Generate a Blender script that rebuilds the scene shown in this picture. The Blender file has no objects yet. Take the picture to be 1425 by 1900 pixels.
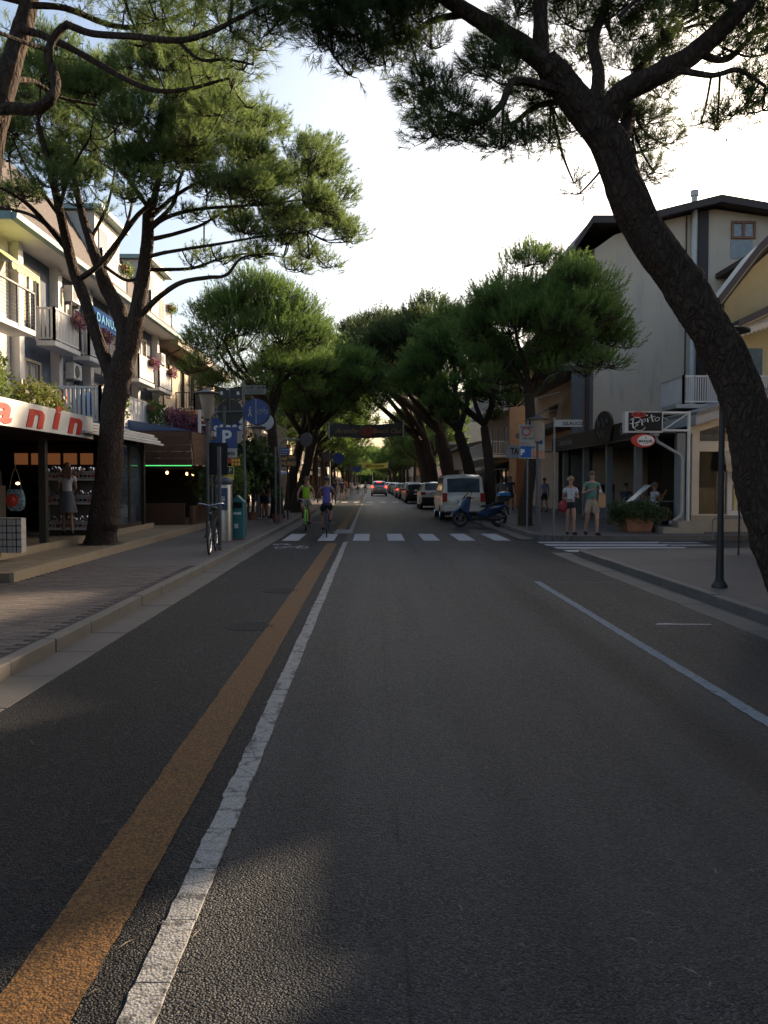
import bpy, math, random
import numpy as np
from mathutils import Vector, Matrix, Euler
R = math.radians
PI = math.pi
scene = bpy.context.scene
col = scene.collection
random.seed(7)

# ---------------------------------------------------------------- camera
CAM_H = 1.65
FPX = 1537.0                       # focal length in photograph pixels (1425 x 1900)
cam_data = bpy.data.cameras.new('camera')
cam_data.sensor_fit = 'VERTICAL'
cam_data.sensor_height = 36.0
cam_data.lens = FPX / 1900.0 * 36.0
cam_data.clip_start = 0.05
cam_data.clip_end = 6000
cam = bpy.data.objects.new('camera', cam_data)
cam.location = (0, 0, CAM_H)
cam.rotation_euler = (R(90 - 2.12), 0, R(-0.84))
col.objects.link(cam)
scene.camera = cam

# ---------------------------------------------------------------- sky, sun, exposure
SUN_AZ, SUN_EL = 43.2, 21.0        # azimuth measured from +Y towards +X
world = bpy.data.worlds.new('World')
scene.world = world
world.use_nodes = True
wn = world.node_tree.nodes
wn.clear()
sky = wn.new('ShaderNodeTexSky')
sky.sky_type = 'NISHITA'
sky.sun_disc = False
sky.sun_elevation = R(SUN_EL)
sky.sun_rotation = R(SUN_AZ)
sky.altitude = 10
sky.air_density = 1.0
sky.dust_density = 4.0
sky.ozone_density = 1.0
bg = wn.new('ShaderNodeBackground')
bg.inputs[1].default_value = 0.115
wo = wn.new('ShaderNodeOutputWorld')
world.node_tree.links.new(sky.outputs[0], bg.inputs[0])
world.node_tree.links.new(bg.outputs[0], wo.inputs[0])

sun_d = bpy.data.lights.new('sun', 'SUN')
sun_d.energy = 5.0
sun_d.angle = R(0.8)
sun_d.color = (1.0, 0.78, 0.54)
sun = bpy.data.objects.new('sun', sun_d)
sd = Vector((math.sin(R(SUN_AZ)) * math.cos(R(SUN_EL)), math.cos(R(SUN_AZ)) * math.cos(R(SUN_EL)), math.sin(R(SUN_EL))))
sun.rotation_euler = sd.to_track_quat('Z', 'Y').to_euler()
sun.location = (40, 45, 30)
col.objects.link(sun)

vs = scene.view_settings
scene.display_settings.display_device = 'sRGB'
vs.view_transform = 'Standard'
vs.look = 'None'
vs.exposure = 1.2
vs.gamma = 1.0
vs.use_curve_mapping = False
cy = scene.cycles
cy.use_denoising = True
cy.max_bounces = 6
cy.diffuse_bounces = 3
cy.glossy_bounces = 3
cy.transmission_bounces = 4
cy.transparent_max_bounces = 8
cy.sample_clamp_indirect = 6.0
cy.caustics_reflective = False
cy.caustics_refractive = False

# ---------------------------------------------------------------- rays from photograph pixels to places
_M = cam.rotation_euler.to_matrix()
def _ray(x, y):
    return _M @ Vector(((x - 712.5) / FPX, -(y - 950.0) / FPX, -1.0))
def at(x, y, Y):
    d = _ray(x, y); t = Y / d.y
    return Vector((d.x * t, Y, CAM_H + d.z * t))
def gnd(x, y, z=0.0):
    d = _ray(x, y); t = (z - CAM_H) / d.z
    return Vector((d.x * t, d.y * t, z))
def atX(x, y, X):
    d = _ray(x, y); t = X / d.x
    return Vector((X, d.y * t, CAM_H + d.z * t))

# ---------------------------------------------------------------- materials
MATS = {}
def _new(name):
    m = bpy.data.materials.new(name); m.use_nodes = True
    nt = m.node_tree; nt.nodes.clear()
    out = nt.nodes.new('ShaderNodeOutputMaterial')
    return m, nt, out
def _mixc(nt, fac, a, b):
    n = nt.nodes.new('ShaderNodeMix'); n.data_type = 'RGBA'
    for s, v in ((0, fac), (6, a), (7, b)):
        if hasattr(v, 'links') or hasattr(v, 'is_linked'): nt.links.new(v, n.inputs[s])
        elif s == 0: n.inputs[s].default_value = v
        else: n.inputs[s].default_value = (*v[:3], 1)
    return n.outputs[2]
def _ramp(nt, inp, a, b, c0=0.0, c1=1.0):
    n = nt.nodes.new('ShaderNodeMapRange'); nt.links.new(inp, n.inputs[0])
    n.inputs[1].default_value = a; n.inputs[2].default_value = b
    n.inputs[3].default_value = c0; n.inputs[4].default_value = c1
    return n.outputs[0]
def _noise(nt, co, scale, detail=4, rough=0.6):
    n = nt.nodes.new('ShaderNodeTexNoise'); nt.links.new(co, n.inputs[0])
    n.inputs['Scale'].default_value = scale; n.inputs['Detail'].default_value = detail
    n.inputs['Roughness'].default_value = rough
    return n.outputs[0]
def _scale(nt, co, s):
    n = nt.nodes.new('ShaderNodeMapping'); nt.links.new(co, n.inputs[0]); n.inputs[3].default_value = s
    return n.outputs[0]
def _pos(nt):
    return nt.nodes.new('ShaderNodeNewGeometry').outputs[0]
def _math(nt, op, a, b=None):
    n = nt.nodes.new('ShaderNodeMath'); n.operation = op
    for i, v in enumerate((a, b)):
        if v is None: continue
        if hasattr(v, 'is_linked'): nt.links.new(v, n.inputs[i])
        else: n.inputs[i].default_value = v
    return n.outputs[0]
def _bump(nt, h, strength, dist):
    n = nt.nodes.new('ShaderNodeBump'); nt.links.new(h, n.inputs['Height'])
    n.inputs['Strength'].default_value = strength; n.inputs['Distance'].default_value = dist
    return n.outputs[0]

def paint(name, c, rough=0.5, metal=0.0, var=0.12, scale=3.0, bump=0.0, bscale=40.0, dirt=None, spec=0.5, fine=0.0):
    """a plain surface with low-contrast mottling, optional grime colour and fine relief"""
    if name in MATS: return MATS[name]
    m, nt, out = _new(name)
    p = nt.nodes.new('ShaderNodeBsdfPrincipled')
    co = _pos(nt)
    n1 = _noise(nt, co, scale, 5)
    dark = tuple(v * (1 - var) for v in c); light = tuple(min(1, v * (1 + var)) for v in c)
    cc = _mixc(nt, _ramp(nt, n1, 0.3, 0.7), dark, light)
    if dirt:
        n2 = _noise(nt, _scale(nt, co, (1.6, 1.6, 0.35)), 1.1, 6, 0.7)
        cc = _mixc(nt, _ramp(nt, n2, 0.52, 0.75, 0, dirt[3] if len(dirt) > 3 else 0.5), cc, dirt)
    if fine:
        n3 = _noise(nt, co, 60, 3)
        cc = _mixc(nt, _ramp(nt, n3, 0.35, 0.65, 0, fine), cc, tuple(v * 0.45 for v in c))
    nt.links.new(cc, p.inputs['Base Color'])
    nt.links.new(_ramp(nt, n1, 0.3, 0.7, max(0.02, rough - 0.06), min(1, rough + 0.06)), p.inputs['Roughness'])
    p.inputs['Metallic'].default_value = metal
    p.inputs['Specular IOR Level'].default_value = spec
    if bump:
        nt.links.new(_bump(nt, _noise(nt, co, bscale, 4), 0.6, bump), p.inputs['Normal'])
    nt.links.new(p.outputs[0], out.inputs[0])
    MATS[name] = m
    return m

def emit(name, c, s):
    if name in MATS: return MATS[name]
    m, nt, out = _new(name)
    e = nt.nodes.new('ShaderNodeEmission'); e.inputs[0].default_value = (*c, 1); e.inputs[1].default_value = s
    nt.links.new(e.outputs[0], out.inputs[0]); MATS[name] = m
    return m

def glass_dark(name, c=(0.02, 0.025, 0.03), rough=0.04):
    if name in MATS: return MATS[name]
    m, nt, out = _new(name)
    p = nt.nodes.new('ShaderNodeBsdfPrincipled')
    n1 = _noise(nt, _pos(nt), 0.7, 3)
    nt.links.new(_mixc(nt, _ramp(nt, n1, 0.4, 0.62), c, tuple(v * 3 for v in c)), p.inputs['Base Color'])
    p.inputs['Roughness'].default_value = rough
    p.inputs['Specular IOR Level'].default_value = 0.6
    nt.links.new(p.outputs[0], out.inputs[0]); MATS[name] = m
    return m

def glass_clear(name, tint=(0.85, 0.92, 0.9)):
    if name in MATS: return MATS[name]
    m, nt, out = _new(name)
    t = nt.nodes.new('ShaderNodeBsdfTransparent'); t.inputs[0].default_value = (*tint, 1)
    g = nt.nodes.new('ShaderNodeBsdfGlossy'); g.inputs['Roughness'].default_value = 0.02
    f = nt.nodes.new('ShaderNodeFresnel'); f.inputs[0].default_value = 1.45
    mx = nt.nodes.new('ShaderNodeMixShader')
    nt.links.new(f.outputs[0], mx.inputs[0]); nt.links.new(t.outputs[0], mx.inputs[1]); nt.links.new(g.outputs[0], mx.inputs[2])
    nt.links.new(mx.outputs[0], out.inputs[0]); MATS[name] = m
    return m

def mat_asphalt(name, base, agg, lane):
    m, nt, out = _new(name)
    p = nt.nodes.new('ShaderNodeBsdfPrincipled')
    co = _pos(nt)
    vor = nt.nodes.new('ShaderNodeTexVoronoi'); vor.inputs['Scale'].default_value = 110
    nt.links.new(co, vor.inputs[0])
    sp = nt.nodes.new('ShaderNodeSeparateColor'); nt.links.new(vor.outputs[1], sp.inputs[0])
    big = _noise(nt, co, 0.35, 6, 0.65)
    tracks = _noise(nt, _scale(nt, co, (1.6, 0.05, 1)), 1.4, 4)
    mid = _noise(nt, co, 9, 5, 0.7)
    cc = _mixc(nt, _math(nt, 'POWER', sp.outputs[0], 2.6), base, agg)
    cc = _mixc(nt, _ramp(nt, vor.outputs[0], 0.02, 0.75), cc, tuple(v * 0.35 for v in base))
    cc = _mixc(nt, _ramp(nt, big, 0.38, 0.62, 0, 0.5), cc, tuple(v * 2.6 for v in base))
    cc = _mixc(nt, _ramp(nt, tracks, 0.45, 0.7, 0, 0.4), cc, tuple(v * 0.55 for v in base))
    cc = _mixc(nt, _ramp(nt, mid, 0.55, 0.75, 0, 0.35), cc, tuple(v * 0.5 for v in base))
    if lane:
        # resurfaced trench that follows the parking bays, and a slightly darker parking lane
        sx = nt.nodes.new('ShaderNodeSeparateXYZ'); nt.links.new(co, sx.inputs[0])
        wob = _math(nt, 'MULTIPLY', _math(nt, 'SUBTRACT', _noise(nt, co, 1.3, 3), 0.5), 0.16)
        dx = _math(nt, 'ABSOLUTE', _math(nt, 'SUBTRACT', _math(nt, 'ADD', sx.outputs[0], wob), 2.18))
        strip = _ramp(nt, dx, 0.09, 0.22, 0.6, 0)
        near = _ramp(nt, sx.outputs[1], 12.8, 15.5, 1, 0)
        cc = _mixc(nt, _math(nt, 'MULTIPLY', strip, near), cc, tuple(v * 0.35 for v in base))
        park = _ramp(nt, _math(nt, 'ADD', sx.outputs[0], wob), 2.6, 2.75, 0, 0.55)
        cc = _mixc(nt, park, cc, tuple(v * 0.5 for v in base))
        lsx = _math(nt, 'ABSOLUTE', _math(nt, 'SUBTRACT', sx.outputs[0], 0.12))
        seam = _math(nt, 'MULTIPLY', _ramp(nt, lsx, 0.004, 0.012, 0.8, 0), _ramp(nt, _noise(nt, co, 1.2, 3), 0.45, 0.55))
        cc = _mixc(nt, seam, cc, tuple(v * 0.25 for v in base))
    nt.links.new(cc, p.inputs['Base Color'])
    nt.links.new(_ramp(nt, sp.outputs[1], 0, 1, 0.36, 0.75), p.inputs['Roughness'])
    p.inputs['Specular IOR Level'].default_value = 0.14
    if lane: nt.links.new(_math(nt, 'SUBTRACT', 0.26, _math(nt, 'ADD', _math(nt, 'MULTIPLY', _math(nt, 'MULTIPLY', strip, near), 0.07), _math(nt, 'MULTIPLY', _ramp(nt, tracks, 0.45, 0.7), 0.07))), p.inputs['Specular IOR Level'])
    h = _math(nt, 'ADD', _math(nt, 'MULTIPLY', vor.outputs[0], -1.0), _math(nt, 'MULTIPLY', _noise(nt, co, 240, 2), 0.35))
    nt.links.new(_bump(nt, h, 1.0, 0.010), p.inputs['Normal'])
    nt.links.new(p.outputs[0], out.inputs[0]); MATS[name] = m
    return m

def mat_line(name, c, wear, wc, scale=7.0, crack=True):
    """road paint: thick, cracked, worn through to the asphalt in places"""
    m, nt, out = _new(name)
    p = nt.nodes.new('ShaderNodeBsdfPrincipled')
    co = _pos(nt)
    n1 = _noise(nt, co, scale, 8, 0.75)
    cc = _mixc(nt, _ramp(nt, _noise(nt, co, 22, 4), 0.3, 0.7), tuple(v * 0.75 for v in c), c)
    cc = _mixc(nt, _ramp(nt, n1, wear, wear + 0.05), cc, wc)
    vor = nt.nodes.new('ShaderNodeTexVoronoi'); vor.inputs['Scale'].default_value = 95
    nt.links.new(co, vor.inputs[0])
    if crack:
        v2 = nt.nodes.new('ShaderNodeTexVoronoi'); v2.feature = 'DISTANCE_TO_EDGE'; v2.inputs['Scale'].default_value = 3.2
        nt.links.new(_scale(nt, co, (1.0, 1.6, 1)), v2.inputs[0])
        cc = _mixc(nt, _ramp(nt, v2.outputs[0], 0.0, 0.022, 0.85, 0), cc, wc)
    cc = _mixc(nt, _ramp(nt, vor.outputs[0], 0.15, 0.7, 0, 0.6), cc, tuple(v * 0.3 for v in c))
    nt.links.new(cc, p.inputs['Base Color']); p.inputs['Roughness'].default_value = 0.7; p.inputs['Specular IOR Level'].default_value = 0.2
    h = _math(nt, 'ADD', _math(nt, 'MULTIPLY', vor.outputs[0], -0.8), _math(nt, 'MULTIPLY', n1, -0.6))
    nt.links.new(_bump(nt, h, 0.9, 0.005), p.inputs['Normal'])
    nt.links.new(p.outputs[0], out.inputs[0]); MATS[name] = m
    return m

def mat_paving(name, c1, c2, sx, sy, joint=(0.02, 0.018, 0.016)):
    m, nt, out = _new(name)
    p = nt.nodes.new('ShaderNodeBsdfPrincipled')
    co = _pos(nt)
    b = nt.nodes.new('ShaderNodeTexBrick'); nt.links.new(co, b.inputs[0])
    b.inputs['Color1'].default_value = (*c1, 1); b.inputs['Color2'].default_value = (*c2, 1); b.inputs['Mortar'].default_value = (*joint, 1)
    b.inputs['Scale'].default_value = 1.0; b.inputs['Mortar Size'].default_value = 0.006
    b.inputs['Brick Width'].default_value = sx; b.inputs['Row Height'].default_value = sy
    cc = _mixc(nt, _ramp(nt, _noise(nt, co, 0.8, 6), 0.4, 0.7, 0, 0.5), b.outputs[0], tuple(v * 0.5 for v in c1))
    nt.links.new(cc, p.inputs['Base Color']); p.inputs['Roughness'].default_value = 0.75
    h = _math(nt, 'ADD', _math(nt, 'MULTIPLY', b.outputs[1], -1.0), _math(nt, 'MULTIPLY', _noise(nt, co, 80, 3), 0.3))
    nt.links.new(_bump(nt, h, 0.7, 0.006), p.inputs['Normal'])
    nt.links.new(p.outputs[0], out.inputs[0]); MATS[name] = m
    return m

def mat_bark(name, c1, c2):
    m, nt, out = _new(name)
    p = nt.nodes.new('ShaderNodeBsdfPrincipled')
    co = _pos(nt)
    wob = nt.nodes.new('ShaderNodeVectorMath'); wob.operation = 'ADD'
    nz = nt.nodes.new('ShaderNodeTexNoise'); nt.links.new(co, nz.inputs[0]); nz.inputs['Scale'].default_value = 5
    sc = nt.nodes.new('ShaderNodeVectorMath'); sc.operation = 'SCALE'; nt.links.new(nz.outputs[1], sc.inputs[0]); sc.inputs[3].default_value = 0.16
    nt.links.new(co, wob.inputs[0]); nt.links.new(sc.outputs[0], wob.inputs[1])
    v = nt.nodes.new('ShaderNodeTexVoronoi'); v.feature = 'DISTANCE_TO_EDGE'; v.inputs['Scale'].default_value = 15
    nt.links.new(_scale(nt, wob.outputs[0], (1, 1, 0.30)), v.inputs[0])
    plate = _ramp(nt, v.outputs[0], 0.0, 0.30)
    fib = _noise(nt, _scale(nt, co, (1, 1, 0.35)), 32, 6, 0.75)
    cc = _mixc(nt, plate, tuple(x * 0.45 for x in c1), c1)
    cc = _mixc(nt, _ramp(nt, _noise(nt, co, 5, 6, 0.7), 0.40, 0.7, 0, 0.8), cc, c2)
    cc = _mixc(nt, _ramp(nt, fib, 0.45, 0.7, 0, 0.6), cc, tuple(x * 0.4 for x in c1))
    nt.links.new(cc, p.inputs['Base Color']); p.inputs['Roughness'].default_value = 0.9
    p.inputs['Specular IOR Level'].default_value = 0.25
    h = _math(nt, 'ADD', plate, _math(nt, 'MULTIPLY', fib, 1.3))
    nt.links.new(_bump(nt, h, 1.0, 0.03), p.inputs['Normal'])
    nt.links.new(p.outputs[0], out.inputs[0]); MATS[name] = m
    return m

def mat_leaf(name, c1, c2, trans=0.35, scale=1.3):
    m, nt, out = _new(name)
    co = _pos(nt)
    cc = _mixc(nt, _ramp(nt, _noise(nt, co, scale, 4, 0.7), 0.35, 0.65), c1, c2)
    d = nt.nodes.new('ShaderNodeBsdfPrincipled'); nt.links.new(cc, d.inputs['Base Color']); d.inputs['Roughness'].default_value = 0.5
    d.inputs['Specular IOR Level'].default_value = 0.3
    t = nt.nodes.new('ShaderNodeBsdfTranslucent')
    nt.links.new(_mixc(nt, 0.35, cc, tuple(min(1, x * 2.4) for x in c2)), t.inputs[0])
    mx = nt.nodes.new('ShaderNodeMixShader'); mx.inputs[0].default_value = trans
    nt.links.new(d.outputs[0], mx.inputs[1]); nt.links.new(t.outputs[0], mx.inputs[2])
    nt.links.new(mx.outputs[0], out.inputs[0]); MATS[name] = m
    return m

def mat_stripes(name, c1, c2, axis, period):
    m, nt, out = _new(name)
    p = nt.nodes.new('ShaderNodeBsdfPrincipled')
    tc = nt.nodes.new('ShaderNodeTexCoord'); sx = nt.nodes.new('ShaderNodeSeparateXYZ'); nt.links.new(tc.outputs['Object'], sx.inputs[0])
    f = _math(nt, 'FRACT', _math(nt, 'DIVIDE', sx.outputs[axis], period))
    nt.links.new(_mixc(nt, _ramp(nt, f, 0.48, 0.52), c1, c2), p.inputs['Base Color']); p.inputs['Roughness'].default_value = 0.8
    nt.links.new(p.outputs[0], out.inputs[0]); MATS[name] = m
    return m

# ---------------------------------------------------------------- mesh helpers
class MB:
    """collects faces; every shape added here ends up in one mesh object"""
    def __init__(s): s.v = []; s.f = []; s.mi = []; s.cur = 0
    def mat(s, i): s.cur = i; return s
    def face(s, pts):
        k = len(s.v); s.v += [tuple(p) for p in pts]; s.f.append(tuple(range(k, k + len(pts)))); s.mi.append(s.cur)
        return s
    def box(s, x0, x1, y0, y1, z0, z1, M=None):
        k = len(s.v)
        c = [(x0, y0, z0), (x1, y0, z0), (x1, y1, z0), (x0, y1, z0), (x0, y0, z1), (x1, y0, z1), (x1, y1, z1), (x0, y1, z1)]
        if M is not None: c = [tuple(M @ Vector(p)) for p in c]
        s.v += c
        for q in ((0, 3, 2, 1), (4, 5, 6, 7), (0, 1, 5, 4), (1, 2, 6, 5), (2, 3, 7, 6), (3, 0, 4, 7)):
            s.f.append(tuple(k + i for i in q)); s.mi.append(s.cur)
        return s
    def cbox(s, c, d, rot=(0, 0, 0)):
        M = Matrix.Translation(Vector(c)) @ Euler(rot).to_matrix().to_4x4()
        return s.box(-d[0] / 2, d[0] / 2, -d[1] / 2, d[1] / 2, -d[2] / 2, d[2] / 2, M)
    def tube(s, pts, rad, n=8, cap=True, flat=1.0):
        pts = [Vector(p) for p in pts]
        if not hasattr(rad, '__len__'): rad = [rad] * len(pts)
        k0 = len(s.v); up = None
        for i, p in enumerate(pts):
            d = (pts[min(i + 1, len(pts) - 1)] - pts[max(i - 1, 0)])
            if d.length < 1e-9: d = Vector((0, 0, 1))
            d.normalize()
            if up is None:
                up = Vector((0, 0, 1)) if abs(d.z) < 0.9 else Vector((0, 1, 0))
            a = d.cross(up)
            if a.length < 1e-6: a = d.cross(Vector((1, 0, 0)))
            a.normalize(); b = a.cross(d).normalized(); up = b
            for j in range(n):
                t = 2 * PI * j / n
                s.v.append(tuple(p + a * math.cos(t) * rad[i] + b * math.sin(t) * rad[i] * flat))
        for i in range(len(pts) - 1):
            for j in range(n):
                a0 = k0 + i * n + j; a1 = k0 + i * n + (j + 1) % n
                s.f.append((a0, a1, a1 + n, a0 + n)); s.mi.append(s.cur)
        if cap:
            s.f.append(tuple(k0 + j for j in range(n))[::-1]); s.mi.append(s.cur)
            e = k0 + (len(pts) - 1) * n
            s.f.append(tuple(e + j for j in range(n))); s.mi.append(s.cur)
        return s
    def lathe(s, prof, c=(0, 0, 0), n=20, axis='z', M=None):
        k0 = len(s.v)
        for r, z in prof:
            for j in range(n):
                t = 2 * PI * j / n
                q = (r * math.cos(t), r * math.sin(t), z)
                if axis == 'x': q = (z, q[0], q[1])
                elif axis == 'y': q = (q[0], z, q[1])
                q = Vector(q) + Vector(c)
                if M is not None: q = M @ q
                s.v.append(tuple(q))
        for i in range(len(prof) - 1):
            for j in range(n):
                a0 = k0 + i * n + j; a1 = k0 + i * n + (j + 1) % n
                s.f.append((a0, a1, a1 + n, a0 + n)); s.mi.append(s.cur)
        return s
    def prism(s, poly, a, b, axis='y'):
        """poly: 2D outline; extruded from a to b along axis ('y': outline in xz; 'x': yz; 'z': xy)"""
        def q(p, t): return {'y': (p[0], t, p[1]), 'x': (t, p[0], p[1]), 'z': (p[0], p[1], t)}[axis]
        k = len(s.v); n = len(poly)
        s.v += [q(p, a) for p in poly] + [q(p, b) for p in poly]
        s.f.append(tuple(k + i for i in range(n))); s.mi.append(s.cur)
        s.f.append(tuple(k + n + i for i in range(n))[::-1]); s.mi.append(s.cur)
        for i in range(n):
            j = (i + 1) % n
            s.f.append((k + i, k + n + i, k + n + j, k + j)); s.mi.append(s.cur)
        return s
    def ball(s, c, r, n=10, m=6):
        if not hasattr(r, '__len__'): r = (r, r, r)
        k0 = len(s.v)
        for i in range(m + 1):
            ph = PI * i / m
            for j in range(n):
                t = 2 * PI * j / n
                s.v.append((c[0] + r[0] * math.sin(ph) * math.cos(t), c[1] + r[1] * math.sin(ph) * math.sin(t), c[2] + r[2] * math.cos(ph)))
        for i in range(m):
            for j in range(n):
                a0 = k0 + i * n + j; a1 = k0 + i * n + (j + 1) % n
                s.f.append((a0, a0 + n, a1 + n, a1)); s.mi.append(s.cur)
        return s
    def build(s, name, mats, parent=None, smooth=False, bevel=0.0, **kw):
        me = bpy.data.meshes.new(name)
        me.from_pydata(s.v, [], s.f)
        if not isinstance(mats, (list, tuple)): mats = [mats]
        for m in mats: me.materials.append(m)
        if len(mats) > 1: me.polygons.foreach_set('material_index', s.mi)
        if smooth: me.polygons.foreach_set('use_smooth', [True] * len(me.polygons))
        me.update()
        o = bpy.data.objects.new(name, me); col.objects.link(o)
        if parent is not None: o.parent = parent
        if bevel:
            b = o.modifiers.new('bevel', 'BEVEL'); b.width = bevel; b.segments = 2; b.limit_method = 'ANGLE'; b.angle_limit = R(40)
        if smooth:
            try: me.set_sharp_from_angle(angle=R(42))
            except Exception: pass
        for k, v in kw.items(): o[k] = v
        return o

def part(name, mats, parent, fn, smooth=False, bevel=0.0, **kw):
    b = MB(); fn(b); return b.build(name, mats, parent, smooth, bevel, **kw)
def boxpart(name, m, parent, *b, bevel=0.0, **kw):
    return MB().box(*b).build(name, m, parent, bevel=bevel, **kw)
def thing(name, label, cat, loc=(0, 0, 0), rz=0.0, group=None):
    o = bpy.data.objects.new(name, None); o.empty_display_size = 0.2
    o.location = loc; o.rotation_euler = (0, 0, rz); col.objects.link(o)
    o['label'] = label; o['category'] = cat
    if group: o['group'] = group
    return o
def tag(o, label, cat, group=None, kind=None):
    o['label'] = label; o['category'] = cat
    if group: o['group'] = group
    if kind: o['kind'] = kind
    return o
def copy_tree(o, parent=None):
    c = o.copy(); col.objects.link(c); c.parent = parent
    for ch in o.children: copy_tree(ch, c)
    return c
def clone(o, loc, rz=None, label=None, scale=None):
    c = copy_tree(o); c.location = loc
    if rz is not None: c.rotation_euler = (0, 0, rz)
    if scale is not None: c.scale = scale if hasattr(scale, '__len__') else (scale,) * 3
    if label: c['label'] = label
    return c
def text(name, body, size, m, parent, loc, rot=(PI / 2, 0, 0), bold=0.0, shear=0.0, align='CENTER', extrude=0.004, sx=1.0, space=1.0):
    cu = bpy.data.curves.new(name, 'FONT'); cu.body = body; cu.size = size
    cu.align_x = align; cu.align_y = 'CENTER'; cu.extrude = extrude; cu.offset = bold; cu.shear = shear; cu.space_character = space
    cu.resolution_u = 3
    cu.materials.append(m)
    o = bpy.data.objects.new(name, cu); col.objects.link(o); o.parent = parent
    o.location = loc; o.rotation_euler = rot; o.scale = (sx, 1, 1)
    CONVERT.append(o)
    return o
CONVERT = []
def convert_all():
    """lettering curves and skinned bodies become plain meshes, in one pass"""
    bpy.context.view_layer.update(); dg = bpy.context.evaluated_depsgraph_get()
    done = []
    for o in CONVERT:
        me = bpy.data.meshes.new_from_object(o.evaluated_get(dg)); done.append((o, me))
    for o, me in done:
        name = o.name; kids = list(o.children); sm = o.type == 'MESH'
        if sm:
            me.polygons.foreach_set('use_smooth', [True] * len(me.polygons)); o.modifiers.clear(); o.data = me
        else:
            q = bpy.data.objects.new(name.split('.')[0], me); col.objects.link(q); q.parent = o.parent
            q.location = o.location; q.rotation_euler = o.rotation_euler; q.scale = o.scale; bpy.data.objects.remove(o)
def catmull(pts, sub=5):
    pts = [Vector(p) for p in pts]
    if len(pts) < 3: 
        return [pts[0].lerp(pts[-1], i / sub) for i in range(sub + 1)]
    out = []
    for i in range(len(pts) - 1):
        p0 = pts[max(i - 1, 0)]; p1 = pts[i]; p2 = pts[i + 1]; p3 = pts[min(i + 2, len(pts) - 1)]
        for k in range(sub):
            t = k / sub
            out.append(0.5 * ((2 * p1) + (p2 - p0) * t + (2 * p0 - 5 * p1 + 4 * p2 - p3) * t * t + (3 * p1 - p0 - 3 * p2 + p3) * t ** 3))
    out.append(pts[-1]); return out
def fast_mesh(name, verts, tris, m, parent=None, **kw):
    me = bpy.data.meshes.new(name)
    nv, nf = len(verts), len(tris)
    me.vertices.add(nv); me.vertices.foreach_set('co', np.asarray(verts, dtype=np.float32).ravel())
    me.loops.add(nf * 3); me.loops.foreach_set('vertex_index', np.asarray(tris, dtype=np.int32).ravel())
    me.polygons.add(nf); me.polygons.foreach_set('loop_start', np.arange(0, nf * 3, 3, dtype=np.int32))
    me.materials.append(m); me.update(calc_edges=True)
    o = bpy.data.objects.new(name, me); col.objects.link(o)
    if parent is not None: o.parent = parent
    for k, v in kw.items(): o[k] = v
    return o

# ---------------------------------------------------------------- shared materials
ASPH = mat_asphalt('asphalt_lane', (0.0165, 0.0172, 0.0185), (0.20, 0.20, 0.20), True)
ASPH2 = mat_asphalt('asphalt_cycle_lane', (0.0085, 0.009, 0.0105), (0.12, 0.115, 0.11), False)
WHITE_LINE = mat_line('white_road_paint', (0.38, 0.37, 0.35), 0.54, (0.06, 0.057, 0.054))
CROSS = mat_line('white_crossing_paint', (0.52, 0.52, 0.53), 0.62, (0.12, 0.12, 0.12), 5, False)
FAINT = mat_line('worn_white_paint', (0.12, 0.125, 0.13), 0.47, (0.05, 0.05, 0.053), 9, False)
YELLOW = mat_line('ochre_road_paint', (0.24, 0.118, 0.036), 0.48, (0.05, 0.03, 0.014), 60, False)
BLUE_LINE = mat_line('blue_road_paint', (0.24, 0.28, 0.32), 0.55, (0.06, 0.07, 0.08), 14, False)
CONC = paint('kerb_concrete', (0.125, 0.112, 0.098), 0.8, var=0.2, scale=4, bump=0.004, dirt=(0.09, 0.08, 0.07), fine=0.25)
GUTTER = paint('gutter_concrete', (0.10, 0.089, 0.076), 0.8, var=0.25, scale=2, bump=0.003, dirt=(0.10, 0.085, 0.07), fine=0.3)
PAV_A = paint('paver_brown', (0.092, 0.071, 0.062), 0.8, var=0.25, scale=2.2, bump=0.003, bscale=70, fine=0.4)
PAV_B = paint('paver_dark', (0.072, 0.058, 0.053), 0.8, var=0.25, scale=2.2, bump=0.003, bscale=70, fine=0.4)
PAV_C = paint('paver_grey', (0.105, 0.086, 0.077), 0.8, var=0.25, scale=2.2, bump=0.003, bscale=70, fine=0.4)
PAVING = mat_paving('pavement_bricks', (0.092, 0.075, 0.067), (0.076, 0.063, 0.058), 0.2, 0.1)
TILE = paint('beige_terrace_tile', (0.19, 0.145, 0.09), 0.6, var=0.15, scale=3, bump=0.001, fine=0.2)
TILE_EDGE = paint('pale_step_edge', (0.30, 0.235, 0.155), 0.5, var=0.12)
EARTH = paint('bare_earth', (0.07, 0.05, 0.035), 0.95, var=0.3, scale=15, bump=0.01)
BARK = mat_bark('pine_bark', (0.105, 0.066, 0.045), (0.060, 0.046, 0.038))
BARK2 = mat_bark('pine_bark_far', (0.085, 0.060, 0.043), (0.060, 0.048, 0.040))
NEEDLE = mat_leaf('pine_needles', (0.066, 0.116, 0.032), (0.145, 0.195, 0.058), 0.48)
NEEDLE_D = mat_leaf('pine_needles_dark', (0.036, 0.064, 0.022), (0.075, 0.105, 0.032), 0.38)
NEEDLE_M = mat_leaf('pine_needles_mid', (0.050, 0.102, 0.025), (0.115, 0.180, 0.040), 0.45)
LEAF = mat_leaf('leaves', (0.05, 0.09, 0.02), (0.12, 0.16, 0.035), 0.4, 4)
LEAF_Y = mat_leaf('yellowing_leaves', (0.16, 0.12, 0.02), (0.09, 0.12, 0.03), 0.4, 6)
FLOWER = mat_leaf('petunia_flowers', (0.13, 0.045, 0.085), (0.24, 0.10, 0.15), 0.3, 12)
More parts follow.
